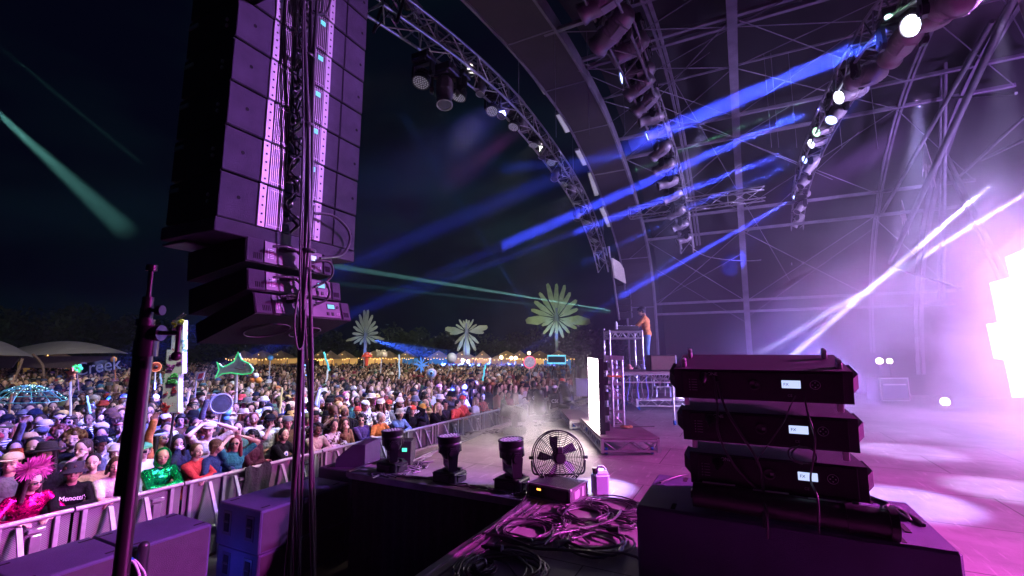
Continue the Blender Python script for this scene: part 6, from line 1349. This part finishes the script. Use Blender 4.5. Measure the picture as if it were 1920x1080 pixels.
# disc signs
def disc(px, py, d, r, name, label, m, m2, foot, inner=None):
    root = empty(name, atd(px, py, d)); tag(root, label, 'totem'); n = (CP - root.location).normalized(); m3 = frame_to(n).to_3x3()
    g = MB(); g.lathe([(0, -.02), (r, -.02), (r, .02), (r * .82, .025), (0, .02)], 24, (0, 0, 0), m3); g.build('disc', m, root)
    g = MB(); g.tube([m3 @ V((r * math.cos(t * .2618), r * math.sin(t * .2618), .02)) for t in range(24)], r * .09, 6, True); g.build('light_ring', m2, root)
    if inner: g = MB(); g.ball(m3 @ V((0, 0, .03)), r * .4, 12, 8); g.build('centre', inner, root)
    g = MB(); g.tube([(0, 0, -r), rel(root, atd(*foot, d))], .02, 6); g.build('pole', M_pale, root)
disc(993, 679, 22, .28, 'round_sign_totem', 'round pink edged sign on a white pole in front of the stalls', mat('sign_face', (.40, .42, .42), .5, var=.5, scale=9), emis('pink_ring', (1, .12, .25), .9), (995, 716))
disc(292, 688, 12, .12, 'monster_totem', 'round red furry face ringed with warm bulbs beside the stand', mat('red_fur', (.55, .08, .03), .9), emis('bulb_ring', (1, .35, .15), .8), (290, 730), mat('dark_mouth', (.05, .02, .02)))
disc(415, 757, 8.2, .17, 'reflective_disc', 'dark reflective oval disc held up below the shark', mat('mirror_disc', (.25, .27, .3), .25, .8, var=.4), mat('disc_rim', (.3, .32, .35), .4), (408, 800))
disc(683, 671, 26, .11, 'lollipop_totem', 'small round sign left of the tall lantern pole', mat('lolly', (.5, .4, .35)), emis('warm_ring', (1, .5, .3), .5), (682, 690))
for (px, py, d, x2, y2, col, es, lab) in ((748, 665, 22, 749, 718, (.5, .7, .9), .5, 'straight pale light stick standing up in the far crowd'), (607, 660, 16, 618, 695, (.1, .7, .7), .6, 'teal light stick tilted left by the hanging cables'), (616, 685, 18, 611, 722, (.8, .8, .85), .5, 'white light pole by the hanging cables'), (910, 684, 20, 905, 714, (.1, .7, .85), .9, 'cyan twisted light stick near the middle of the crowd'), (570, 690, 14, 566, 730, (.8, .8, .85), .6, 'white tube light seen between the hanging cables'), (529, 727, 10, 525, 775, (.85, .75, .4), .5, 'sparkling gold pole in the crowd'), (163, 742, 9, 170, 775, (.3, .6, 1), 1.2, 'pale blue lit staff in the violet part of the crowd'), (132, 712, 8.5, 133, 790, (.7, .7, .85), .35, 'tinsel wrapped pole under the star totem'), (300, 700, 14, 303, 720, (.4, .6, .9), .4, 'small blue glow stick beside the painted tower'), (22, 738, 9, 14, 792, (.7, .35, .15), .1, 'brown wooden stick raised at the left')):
    g = MB(); a_, b_ = atd(px, py, d), atd(x2, y2, d); P = [a_.lerp(b_, i / 6) + RT * (.006 * d * .15 * math.sin(i * 2.2)) for i in range(7)]; g.tube(P, .0016 * d + .004, 6); tag(g.build('light_stick', emis('stick_glow', col, es)), lab, 'light stick')  # tinsel and wooden sticks glow too, in place of light falling on them
root = empty('star_totem', atd(132, 700, 8.5)); tag(root, 'orange and gold starfish figure on top of a tinsel pole', 'totem')
g = MB(); P = [V(RT) * (.11 if k % 2 == 0 else .05) * math.cos(k * math.pi / 5 + .3) + V((0, 0, 1)) * (.11 if k % 2 == 0 else .05) * math.sin(k * math.pi / 5 + .3) for k in range(10)]; g.prism(P, FW, .05); g.build('star', mat('star_orange', (.8, .25, .08), .5), root)
g = MB(); 
for i in range(26): g.ball((RT * random.uniform(-.06, .10) + V((0, 0, random.uniform(-.16, -.04)))), .022, 6, 4)
g.build('gold_base', mat('gold_foil', (.75, .42, .08), .3, .7), root)
root = empty('brain_totem', atd(145, 691, 9)); tag(root, 'glowing green tangled ball beside the black flag', 'totem'); g = MB()
for i in range(40): a_ = V((random.gauss(0, 1), random.gauss(0, 1), random.gauss(0, 1))).normalized() * .07; g.ball(a_, .02, 6, 4)
g.build('ball', emis('green_glow', (.08, 1, .25), .9), root); g = MB(); g.tube([(0, 0, -.05), rel(root, atd(148, 740, 9))], .012, 6); g.build('pole', M_wood, root)
root = empty('flag', atd(214, 672, 13)); tag(root, 'black flag with white script lettering on an orange tipped pole', 'flag')
g = MB(); vs = []
for i in range(15):
    for j in range(6): u, v_ = i / 14, j / 5; q = atd(216 - 62 * u, 671 + 11 * u + (20 + 3 * u) * v_, 13 + .12 * math.sin(u * 7 + v_)); vs.append(rel(root, q))
g.add(vs, [(i * 6 + j, i * 6 + j + 1, i * 6 + 7 + j, i * 6 + 6 + j) for i in range(14) for j in range(5)], True); fl_ = g.build('cloth', mat('flag_black', (.075, .08, .095), .8), root)
Mt = Matrix.Translation(rel(root, atd(184, 688, 12.80))) @ Matrix.Rotation(YAW, 4, 'Z') @ Matrix.Rotation(R(90), 4, 'X') @ Matrix.Rotation(R(9), 4, 'Z'); text('Creek', .50, 'lettering', M_white, fl_, Mt)
g = MB(); g.tube([rel(root, atd(213, 668, 13)), rel(root, atd(217, 712, 13))], .02, 6); g.build('pole', mat('orange_pole', (.7, .25, .05)), root)
g = MB(); g.ball(rel(root, atd(213, 674, 13)), .08, 10, 6); g.build('bow', mat('orange_bow', (.8, .35, .04)), root)
root = empty('picture_totem', atd(372, 706, 10)); tag(root, 'tilted red and white picture card held up left of the shark', 'totem')
g = MB(); P = [rel(root, atd(x, y, 10)) for x, y in ((366, 714), (370, 698), (385, 696), (381, 712))]; g.prism(P, FW, .02); g.build('card', mat('card_white', (.6, .6, .5)), root)
g = MB(); P = [rel(root, atd(x, y, 9.98)) for x, y in ((370, 711), (373, 701), (382, 699), (378, 709))]; g.prism(P, FW, .01); g.build('picture', mat('card_red', (.6, .07, .04)), root); g = MB(); g.tube([rel(root, atd(368, 712, 10)), rel(root, atd(366, 745, 10))], .012); g.build('pole', M_pale, root)
root = empty('mushroom_totem', atd(688, 669, 26)); tag(root, 'red and white mushroom cap glowing under the left petal tower', 'totem'); g = MB(); g.lathe([(0, .28), (.16, .22), (.28, .06), (.30, 0), (.1, .02), (.08, -.5)], 18); g.build('cap', mat('mushroom_red', (.7, .08, .05), .5, emit=(.8, .1, .05), es=.25), root)
g = MB(); [g.ball((.2 * math.cos(a_ * 1.1), .2 * math.sin(a_ * 1.1), .14 + .05 * (a_ % 2)), .045, 8, 5) for a_ in range(6)]; g.build('spot', M_white, root)
root = empty('lantern_totem', atd(716, 664, 24)); tag(root, 'box lantern decorated with flowers on a tall white pole', 'totem'); g = MB(); g.box((0, 0, 0), (.5, .3, .28), .03); [g.ball((.25 * math.cos(a_), -.1, .16 + .05 * math.sin(a_ * 3)), .07, 8, 5) for a_ in range(5)]; g.build('box', mat('flower_box', (.5, .42, .28), .6, var=.5, scale=6, emit=(.7, .5, .3), es=.1), root); g = MB(); g.tube([(0, 0, -.1), rel(root, atd(713, 702, 24))], .03); g.build('pole', M_pale, root)
root = empty('angel_totem', atd(790, 684, 22)); tag(root, 'bright blue fluttering ribbon wings over the far crowd', 'totem'); g = MB()
for i in range(26): a_ = random.uniform(0, 6.28); L_ = random.uniform(.1, .45); d_ = RT * math.cos(a_) * L_ + V((0, 0, math.sin(a_) * L_)); s_ = d_.normalized().cross(FW) * .03; g.prism([V((0, 0, 0)), d_ * .6 + s_, d_, d_ * .6 - s_], FW, .01)
g.build('wings', emis('blue_ribbon', (.12, .35, .9), .6), root)
root = empty('net_umbrella', atd(55, 722, 9)); tag(root, 'wide drooping green net umbrella speckled with lights at the left edge', 'umbrella'); g = MB()
for i in range(14):
    a_ = i * .449; g.tube([V((1.0 * t * math.cos(a_), .5 * t * math.sin(a_), -.28 * t * t)) for t in (0, .25, .5, .75, 1)], .006, 4)
for rr_ in (.3, .6, 1.0): g.tube([V((rr_ * math.cos(t * .314), .5 * rr_ * math.sin(t * .314), -.28 * rr_ * rr_)) for t in range(20)], .008, 4, True)
g.build('net', mat('green_net', (.10, .45, .30), .6, emit=(.1, .6, .4), es=.12), root); g = MB()
for i in range(60): a_ = random.uniform(0, 6.28); t = random.random(); g.ball((t * math.cos(a_), .5 * t * math.sin(a_), -.28 * t * t), .008, 5, 4)
g.build('light', emis('net_bulb', (.7, 1, .8), 2.5), root)
root = empty('angular_light', atd(577, 690, 17)); tag(root, 'bent blue neon frame among the far crowd', 'neon frame'); g = MB(); g.tube([rel(root, atd(x, y, 17)) for x, y in ((571, 684), (576, 687), (578, 705), (573, 703))], .02, 6); g.build('tube', emis('neon_blue', (.15, .45, 1), 3), root)
# ---------------------------------------------------------------- petal towers
M_pet = mat('petal_canvas', (.42, .46, .26), .7, var=.2, scale=2)
def ptower(px, py, d, foot, petals, label, s):
    c = atd(px, py, d); root = empty('petal_tower', V((c.x, c.y, GZ))); tag(root, label, 'tower', 'petal towers behind the crowd'); cc = V((0, 0, c.z - GZ))
    g = MB(); g.tube([(0, 0, 0), cc + V((0, 0, 1.0 * s))], .16, 10); g.build('mast', mat('mast_grey', (.25, .25, .3), .5), root)
    g = MB(); g.cyl(cc + V((0, 0, -.9 * s)), cc + V((0, 0, .5 * s)), .28 * s, .2 * s, 12); g.build('hub', mat('hub_grey', (.25, .28, .3), .5), root)
    for k, (ang, L_, w_) in enumerate(petals):
        a_ = R(ang); dd = RT * math.cos(a_) + V((0, 0, math.sin(a_))); s_ = -RT * math.sin(a_) + V((0, 0, math.cos(a_))); L2 = L_ * s; w2 = w_ * s; n = FW * ((k % 2) * .25 + .1)
        w2 *= .72; g = MB(); g.prism([cc + dd * .25 * s - n, cc + dd * L2 * .62 + s_ * w2 * .8 - n, cc + dd * L2 * .97 + s_ * w2 * .55 - n, cc + dd * L2 - n, cc + dd * L2 * .90 - s_ * w2 * .35 - n, cc + dd * L2 * .55 - s_ * w2 * .5 - n], FW, .08); g.build('petal', M_pet, root)
    p_ = root.location + cc; lamp(p_ + (-FW) * 6 + V((0, 0, -4)), p_, (.75, 1, .65), 1000 if s == 1 else 150, 50, .5, .2); lamp(p_ + (-FW) * 1.2 + V((0, 0, -3)), p_, (.15, .28, 1), 420, 60, .7, .1)
ptower(1043, 597, 44, None, [(88, 3.4, .5), (103, 3.5, .55), (74, 3.4, .5), (122, 3.0, .5), (60, 2.9, .5), (141, 2.7, .55), (40, 2.7, .55), (160, 2.6, .5), (22, 2.3, .5), (183, 3.0, .95), (-8, 3.3, 1.0), (205, 1.6, .4), (-28, 2.2, .45), (228, 2.0, .35), (-50, 1.9, .35), (248, 1.9, .35), (-72, 2.0, .35), (268, 1.5, .4)], 'tallest pale green petal tower nearest the stage', 1.)
ptower(875, 622, 46, None, [(170, 2.6, .8), (10, 2.6, .8), (185, 2.0, .45), (-5, 2.1, .45), (60, 1.7, .3), (75, 1.4, .3), (105, 1.4, .3), (120, 1.7, .3), (90, 1.5, .3), (-45, 2.0, .4), (-65, 2.5, .45), (-85, 2.9, .5), (225, 2.0, .4), (245, 2.5, .45), (265, 2.9, .5), (145, 1.5, .3), (35, 1.5, .3)], 'middle petal tower with wide flat wings and a long tail', .85)
ptower(686, 628, 46, None, [(95, 3.0, .4), (84, 3.0, .4), (108, 2.6, .4), (70, 2.5, .4), (125, 2.1, .4), (52, 2.0, .4), (145, 1.8, .4), (33, 1.8, .4), (172, 1.6, .4), (8, 1.6, .4), (196, 2.4, .4), (-14, 2.4, .4), (215, 1.7, .35), (-35, 1.7, .35), (240, 1.3, .3), (-60, 1.3, .3)], 'leftmost petal tower standing in blue light', .85)
# ---------------------------------------------------------------- tents, stalls and trees
M_canv = mat('tent_canvas', (.56, .52, .46), .8, var=.1, scale=1.5)
for k, (xa, xb, y0, ym, y1, yl, d, lab) in enumerate(((-90, 62, 645, 640, 668, 690, 22, 'left part of the cream stretched tent canopy'), (35, 240, 652, 644, 662, 690, 24, 'wide cream stretched canopy with a curved brown post'))):
    root = empty('stretch_tent', V((*atd((xa + xb) / 2, 690, d).xy, GZ))); tag(root, lab, 'tent', 'cream tents at the left'); g = MB(); vs = []; n = 16
    for i in range(n + 1):
        u = i / n; px = xa + (xb - xa) * u; yt = y0 + (y1 - y0) * u - (y0 + (y1 - y0) * .5 - ym + 6) * math.sin(math.pi * u) * .9; ylow = (y0 + 16 if k else 668) + (y1 - (y0 + 16 if k else 668)) * u - 2 * math.sin(math.pi * u)
        vs += [rel(root, atd(px, yt, d)), rel(root, atd(px, yt + 1, d + 2.5)), rel(root, atd(px, max(yt + 2, ylow), d - 1.8))]
    g.add(vs, [(3 * i + a_, 3 * i + b_, 3 * i + 3 + b_, 3 * i + 3 + a_) for i in range(n) for a_, b_ in ((0, 1), (2, 0))], True); g.build('canopy', M_canv, root)
    g = MB(); q = [rel(root, atd(x, y, d + 1)) for x, y in ((xa + 4, 668), (xb - 26, 668), (xb - 40, yl), (xa + 4, yl))]; g.prism(q, FW, .06); g.build('rear_wall', mat('tent_wall', (.20, .15, .15), .9), root)
    g = MB(); g.tube(smooth([rel(root, atd(x, y, d - 1.9)) for x, y in (((62, 664), (74, 676), (81, 690), (82, 720)) if k else ((42, 672), (36, 690), (30, 705), (28, 715)))]), .06, 6); g.build('post', M_wood, root)
stl = [(0, 12, 690, 696, 30), (100, 16, 686, 695, 34), (455, 20, 681, 689, 44), (490, 24, 680, 688, 44), (525, 22, 680, 688, 46), (600, 14, 672, 690, 42), (618, 12, 676, 690, 42), (645, 16, 674, 686, 46), (700, 22, 678, 690, 48), (728, 20, 674, 686, 48), (762, 16, 680, 690, 48), (822, 22, 680, 690, 48), (868, 26, 674, 690, 46), (905, 16, 680, 690, 46), (950, 30, 673, 690, 44), (975, 22, 673, 690, 44), (1012, 26, 675, 690, 44), (1048, 26, 676, 690, 42)]
for k, (px, wpx, yt, yb, d) in enumerate(stl):
    c = atd(px, yb, d); wd = wpx * 2 / F * d; zt_ = atd(px, yt, d).z - GZ; root = empty('market_stall', V((c.x, c.y, GZ)), YAW); tag(root, f'{ORD[k]} warm lit food stall from the left behind the crowd', 'stall', 'food stalls behind the crowd'); h_ = max(2.3, zt_ - .9)
    bl = k in (10, 11, 17); mc = emis('warm_glow_stall', (1, .56, .17), 0.12 + .6 * ((k * .37) % 1)) if not bl else emis('blue_glow_stall', (.1, .4, .9), .3)  # back walls glow by themselves, standing in for lamplight inside the stalls
    g = MB(); g.add([(-wd / 2, -1, h_), (wd / 2, -1, h_), (wd / 2, 1.5, h_), (-wd / 2, 1.5, h_), (0, 0, h_ + .8)], [(0, 1, 4), (1, 2, 4), (2, 3, 4), (3, 0, 4)]); g.build('roof', mat('stall_roof', (.5, .34, .16), .8), root)
    g = MB(); g.box((0, 1.45, h_ / 2), (wd, .05, h_)); g.build('glow_back', mc, root)
    for x in (-1, 1): g = MB(); g.cyl((x * wd / 2, -1, 0), (x * wd / 2, -1, h_), .04, n=6); g.build('post', M_wood, root)
    g = MB()
    for i in range(9): g.ball((-wd / 2 + wd * i / 8, -1.05, h_ - .12 * math.sin(math.pi * (i % 4) / 3)), .05, 6, 4)
    for i in range(5): g.ball((-wd / 4 + wd * i / 8 * .9, -.55, h_ + .4 - .1 * abs(i - 2)), .04, 6, 4)
    g.build('string_lights', M_warm, root)
    g = MB(); g.box((0, -.6, .5), (wd * .9, .6, 1.0), .02); g.build('counter', M_wood, root)
root = empty('blue_sign', atd(1043, 676, 41)); tag(root, 'rectangular sign outlined in blue neon over the rightmost stalls', 'sign'); q = [rel(root, atd(x, y, 41)) for x, y in ((1027, 681), (1060, 681), (1060, 667), (1027, 667))]
g = MB(); g.prism(q, FW, .1); g.build('board', mat('dark_blue_board', (.02, .08, .15)), root); g = MB(); g.tube([v_ - FW * .05 for v_ in q], .07, 6, True); g.build('neon_edge', emis('neon_cyan', (.15, .65, .85), 1.4), root)
for k, (px, py, d, es) in enumerate(((940, 670, 42, 9), (959, 671, 42, 9), (967, 671, 42, 7), (868, 676, 44, 9), (992, 662, 42, 6), (452, 688, 40, 5), (878, 678, 44, 8))):
    q = atd(px, py, d); root = empty('floodlight', q); tag(root, f'{ORD[k]} bright warm lamp over the stalls', 'lamp', 'warm lamps over the stalls'); g = MB(); g.ball((0, 0, 0), .16, 10, 8); g.build('bulb', emis('flood_bulb', (1, .75, .4), es), root); g = MB(); g.tube([(0, 0, -.1), (0, 0, GZ - q.z)], .03, 5); g.build('post', M_dull, root)
lamp(atd(90, 720, 16) + V((0, 0, 2)), atd(120, 668, 24), (1, .9, .75), 900, 80, .9, .2)  # lamp added in front of the tent to brighten its canopy
# trees
M_bark = mat('bark', (.08, .06, .04), .9); M_leaf = mat('leaf', (.05, .075, .03), .8, var=.5, scale=.7)
def tree(px, ytop, d, w_, label, seed):
    rn = random.Random(seed); b_ = atd(px, 680, d); top = atd(px, ytop, d).z - GZ; root = empty('dark_tree', V((b_.x, b_.y, GZ))); tag(root, label, 'tree', 'dark trees behind the crowd')
    g = MB(); g.cyl((0, 0, 0), (.2, 0, top * .5), .32, .16, 8)
    for i in range(5): a_ = rn.random() * 6.28; g.tube([(0.1, 0, top * (.25 + .05 * i)), (w_ * .3 * math.cos(a_), w_ * .3 * math.sin(a_), top * (.5 + .06 * i)), (w_ * .55 * math.cos(a_), w_ * .5 * math.sin(a_), top * .75)], [.12, .07, .03], 5)
    g.build('trunk', M_bark, root); vs, fs = [], []
    cl = [(rn.uniform(-.75, .75) * w_, rn.uniform(-.5, .5) * w_, top * rn.uniform(.35, .86), w_ * rn.uniform(.22, .42)) for _ in range(13)]
    for (x, y, z, r_) in cl:
        for i in range(190):
            v_ = V((rn.gauss(0, 1), rn.gauss(0, 1), rn.gauss(0, .8))).normalized() * r_ * rn.uniform(.55, 1.05); c = V((x, y, z)) + v_; a_ = V((rn.gauss(0, 1), rn.gauss(0, 1), rn.gauss(0, 1))).normalized(); e_ = a_.orthogonal().normalized(); L_ = rn.uniform(.15, .34); n = len(vs)
            vs += [c - a_ * L_, c + e_ * L_ * .5, c + a_ * L_, c - e_ * L_ * .5]; fs.append((n, n + 1, n + 2, n + 3))
    g = MB(); g.add(vs, fs); g.build('crown', M_leaf, root)
tl = [(-60, 610, 50, 7), (20, 585, 48, 7), (105, 590, 52, 7), (170, 572, 50, 7), (240, 590, 54, 7), (330, 600, 56, 7), (470, 610, 58, 7), (560, 620, 60, 7), (640, 640, 60, 6), (760, 618, 60, 7), (800, 632, 58, 6), (940, 630, 60, 7), (985, 640, 56, 5), (1085, 620, 52, 6), (1120, 630, 48, 5)]
for k, (px, yt, d, w_) in enumerate(tl): tree(px, yt, d, w_ * .8, f'{ORD[k]} dark leafy tree from the left behind the stalls', 40 + k)
a_ = atd(795, 650, 52); lamp(a_ + V((0, 0, -5)) - FW * 4, a_ + FW * 5, (.9, 1, .4), 1200, 40, .7, .2)
a_ = atd(60, 600, 48); lamp(a_ + V((0, 0, -5)) - FW * 14, a_, (.3, .5, .45), 450, 80, .9, .3)
# ---------------------------------------------------------------- haze and smoke
def volume(name, a, b, dens, label, noise=None, aniso=.35, base_=0., fo=None):
    g = MB(); c = (V(a) + V(b)) / 2; g.box(c, V(b) - V(a)); m = bpy.data.materials.new(name); m.use_nodes = True; t = m.node_tree; t.nodes.clear()
    out = t.nodes.new('ShaderNodeOutputMaterial'); v_ = t.nodes.new('ShaderNodeVolumePrincipled'); t.links.new(v_.outputs[0], out.inputs['Volume']); v_.inputs['Density'].default_value = dens; v_.inputs['Color'].default_value = (.9, .9, .92, 1); v_.inputs['Anisotropy'].default_value = aniso
    if noise:
        tx = t.nodes.new('ShaderNodeTexCoord'); nz = t.nodes.new('ShaderNodeTexNoise'); nz.inputs['Scale'].default_value = noise; nz.inputs['Detail'].default_value = 4; nz.inputs['Distortion'].default_value = .7; t.links.new(tx.outputs['Object'], nz.inputs['Vector'])
        r = t.nodes.new('ShaderNodeMapRange'); r.inputs[1].default_value = .40; r.inputs[2].default_value = .68; t.links.new(nz.outputs[0], r.inputs[0])
        mp = t.nodes.new('ShaderNodeMapping'); mp.inputs['Scale'].default_value = tuple(2 / x for x in (V(b) - V(a))); mp.inputs['Location'].default_value = tuple(-2 * y / x for x, y in zip(V(b) - V(a), c)); t.links.new(tx.outputs['Object'], mp.inputs[0])
        ln = t.nodes.new('ShaderNodeVectorMath'); ln.operation = 'LENGTH'; t.links.new(mp.outputs[0], ln.inputs[0])
        f = t.nodes.new('ShaderNodeMapRange'); f.interpolation_type = 'SMOOTHSTEP'; f.inputs[1].default_value = 1.0; f.inputs[2].default_value = .35; t.links.new(ln.outputs['Value'], f.inputs[0])
        q = t.nodes.new('ShaderNodeMath'); q.operation = 'MULTIPLY'; t.links.new(r.outputs[0], q.inputs[0]); t.links.new(f.outputs[0], q.inputs[1])
        q2 = t.nodes.new('ShaderNodeMath'); q2.operation = 'MULTIPLY'; q2.inputs[1].default_value = dens; t.links.new(q.outputs[0], q2.inputs[0])
        if fo:      # thick smoke centred on fo with radii fo[1], over an even thin base
            mp.inputs['Location'].default_value = tuple(-x / y for x, y in zip(fo[0], fo[1])); mp.inputs['Scale'].default_value = tuple(1 / y for y in fo[1])
        q3 = t.nodes.new('ShaderNodeMath'); q3.operation = 'ADD'; q3.inputs[1].default_value = base_; t.links.new(q2.outputs[0], q3.inputs[0]); t.links.new(q3.outputs[0], v_.inputs['Density'])
    o = g.build(name, m); tag(o, label, name.replace('_', ' '), kind='stuff'); return o
volume('haze', (-95, -12, -2.4), (40, 90, 24), 0.0006, 'thin smoke haze hanging in the air over stage and crowd')
FO = (V((7.2, 14.5, .8)), V((8.5, 9.5, 7.2)))
volume('roof_smoke', (-3.9, 4.9, 5.31), (2.59, 25, 10.2), .006, 'thin even smoke under the stage roof where the beams show')
volume('stage_smoke', (2.6, 4.9, .01), (13, 25, 10.2), .36, 'thick drifting smoke over the right of the stage', .38, .35, .006, FO)
volume('low_smoke', (-3.9, 4.9, .01), (2.59, 25, 5.3), .36, 'low drifting smoke over the middle of the stage', .38, .35, .006, FO)
sp = atz(965, 800, .3); volume('lamp_smoke', (sp.x - 1.1, sp.y - 1.2, -.6), (sp.x + .9, sp.y + 1.4, 1.1), .8, 'white smoke puff drifting round the lamp on the stage edge', 1.6)
lamp((12.2, 9.2, 1.8), (3.0, 14.5, 2.0), (.56, .42, 1), 62000, 80, .9, .5)  # unseen lamp added beside the sculpture to brighten the smoke
lamp((9.5, 15.0, 4.6), (4.0, 14.0, .5), (.55, .35, 1), 9000, 90, .9, .3)  # second unseen lamp added to tint the smoke violet
for m in bpy.data.materials:       # small glowing parts need not be sampled as lamps
    if not m.name.startswith(('white_screen', 'glow_panel')): m.cycles.emission_sampling = 'NONE'
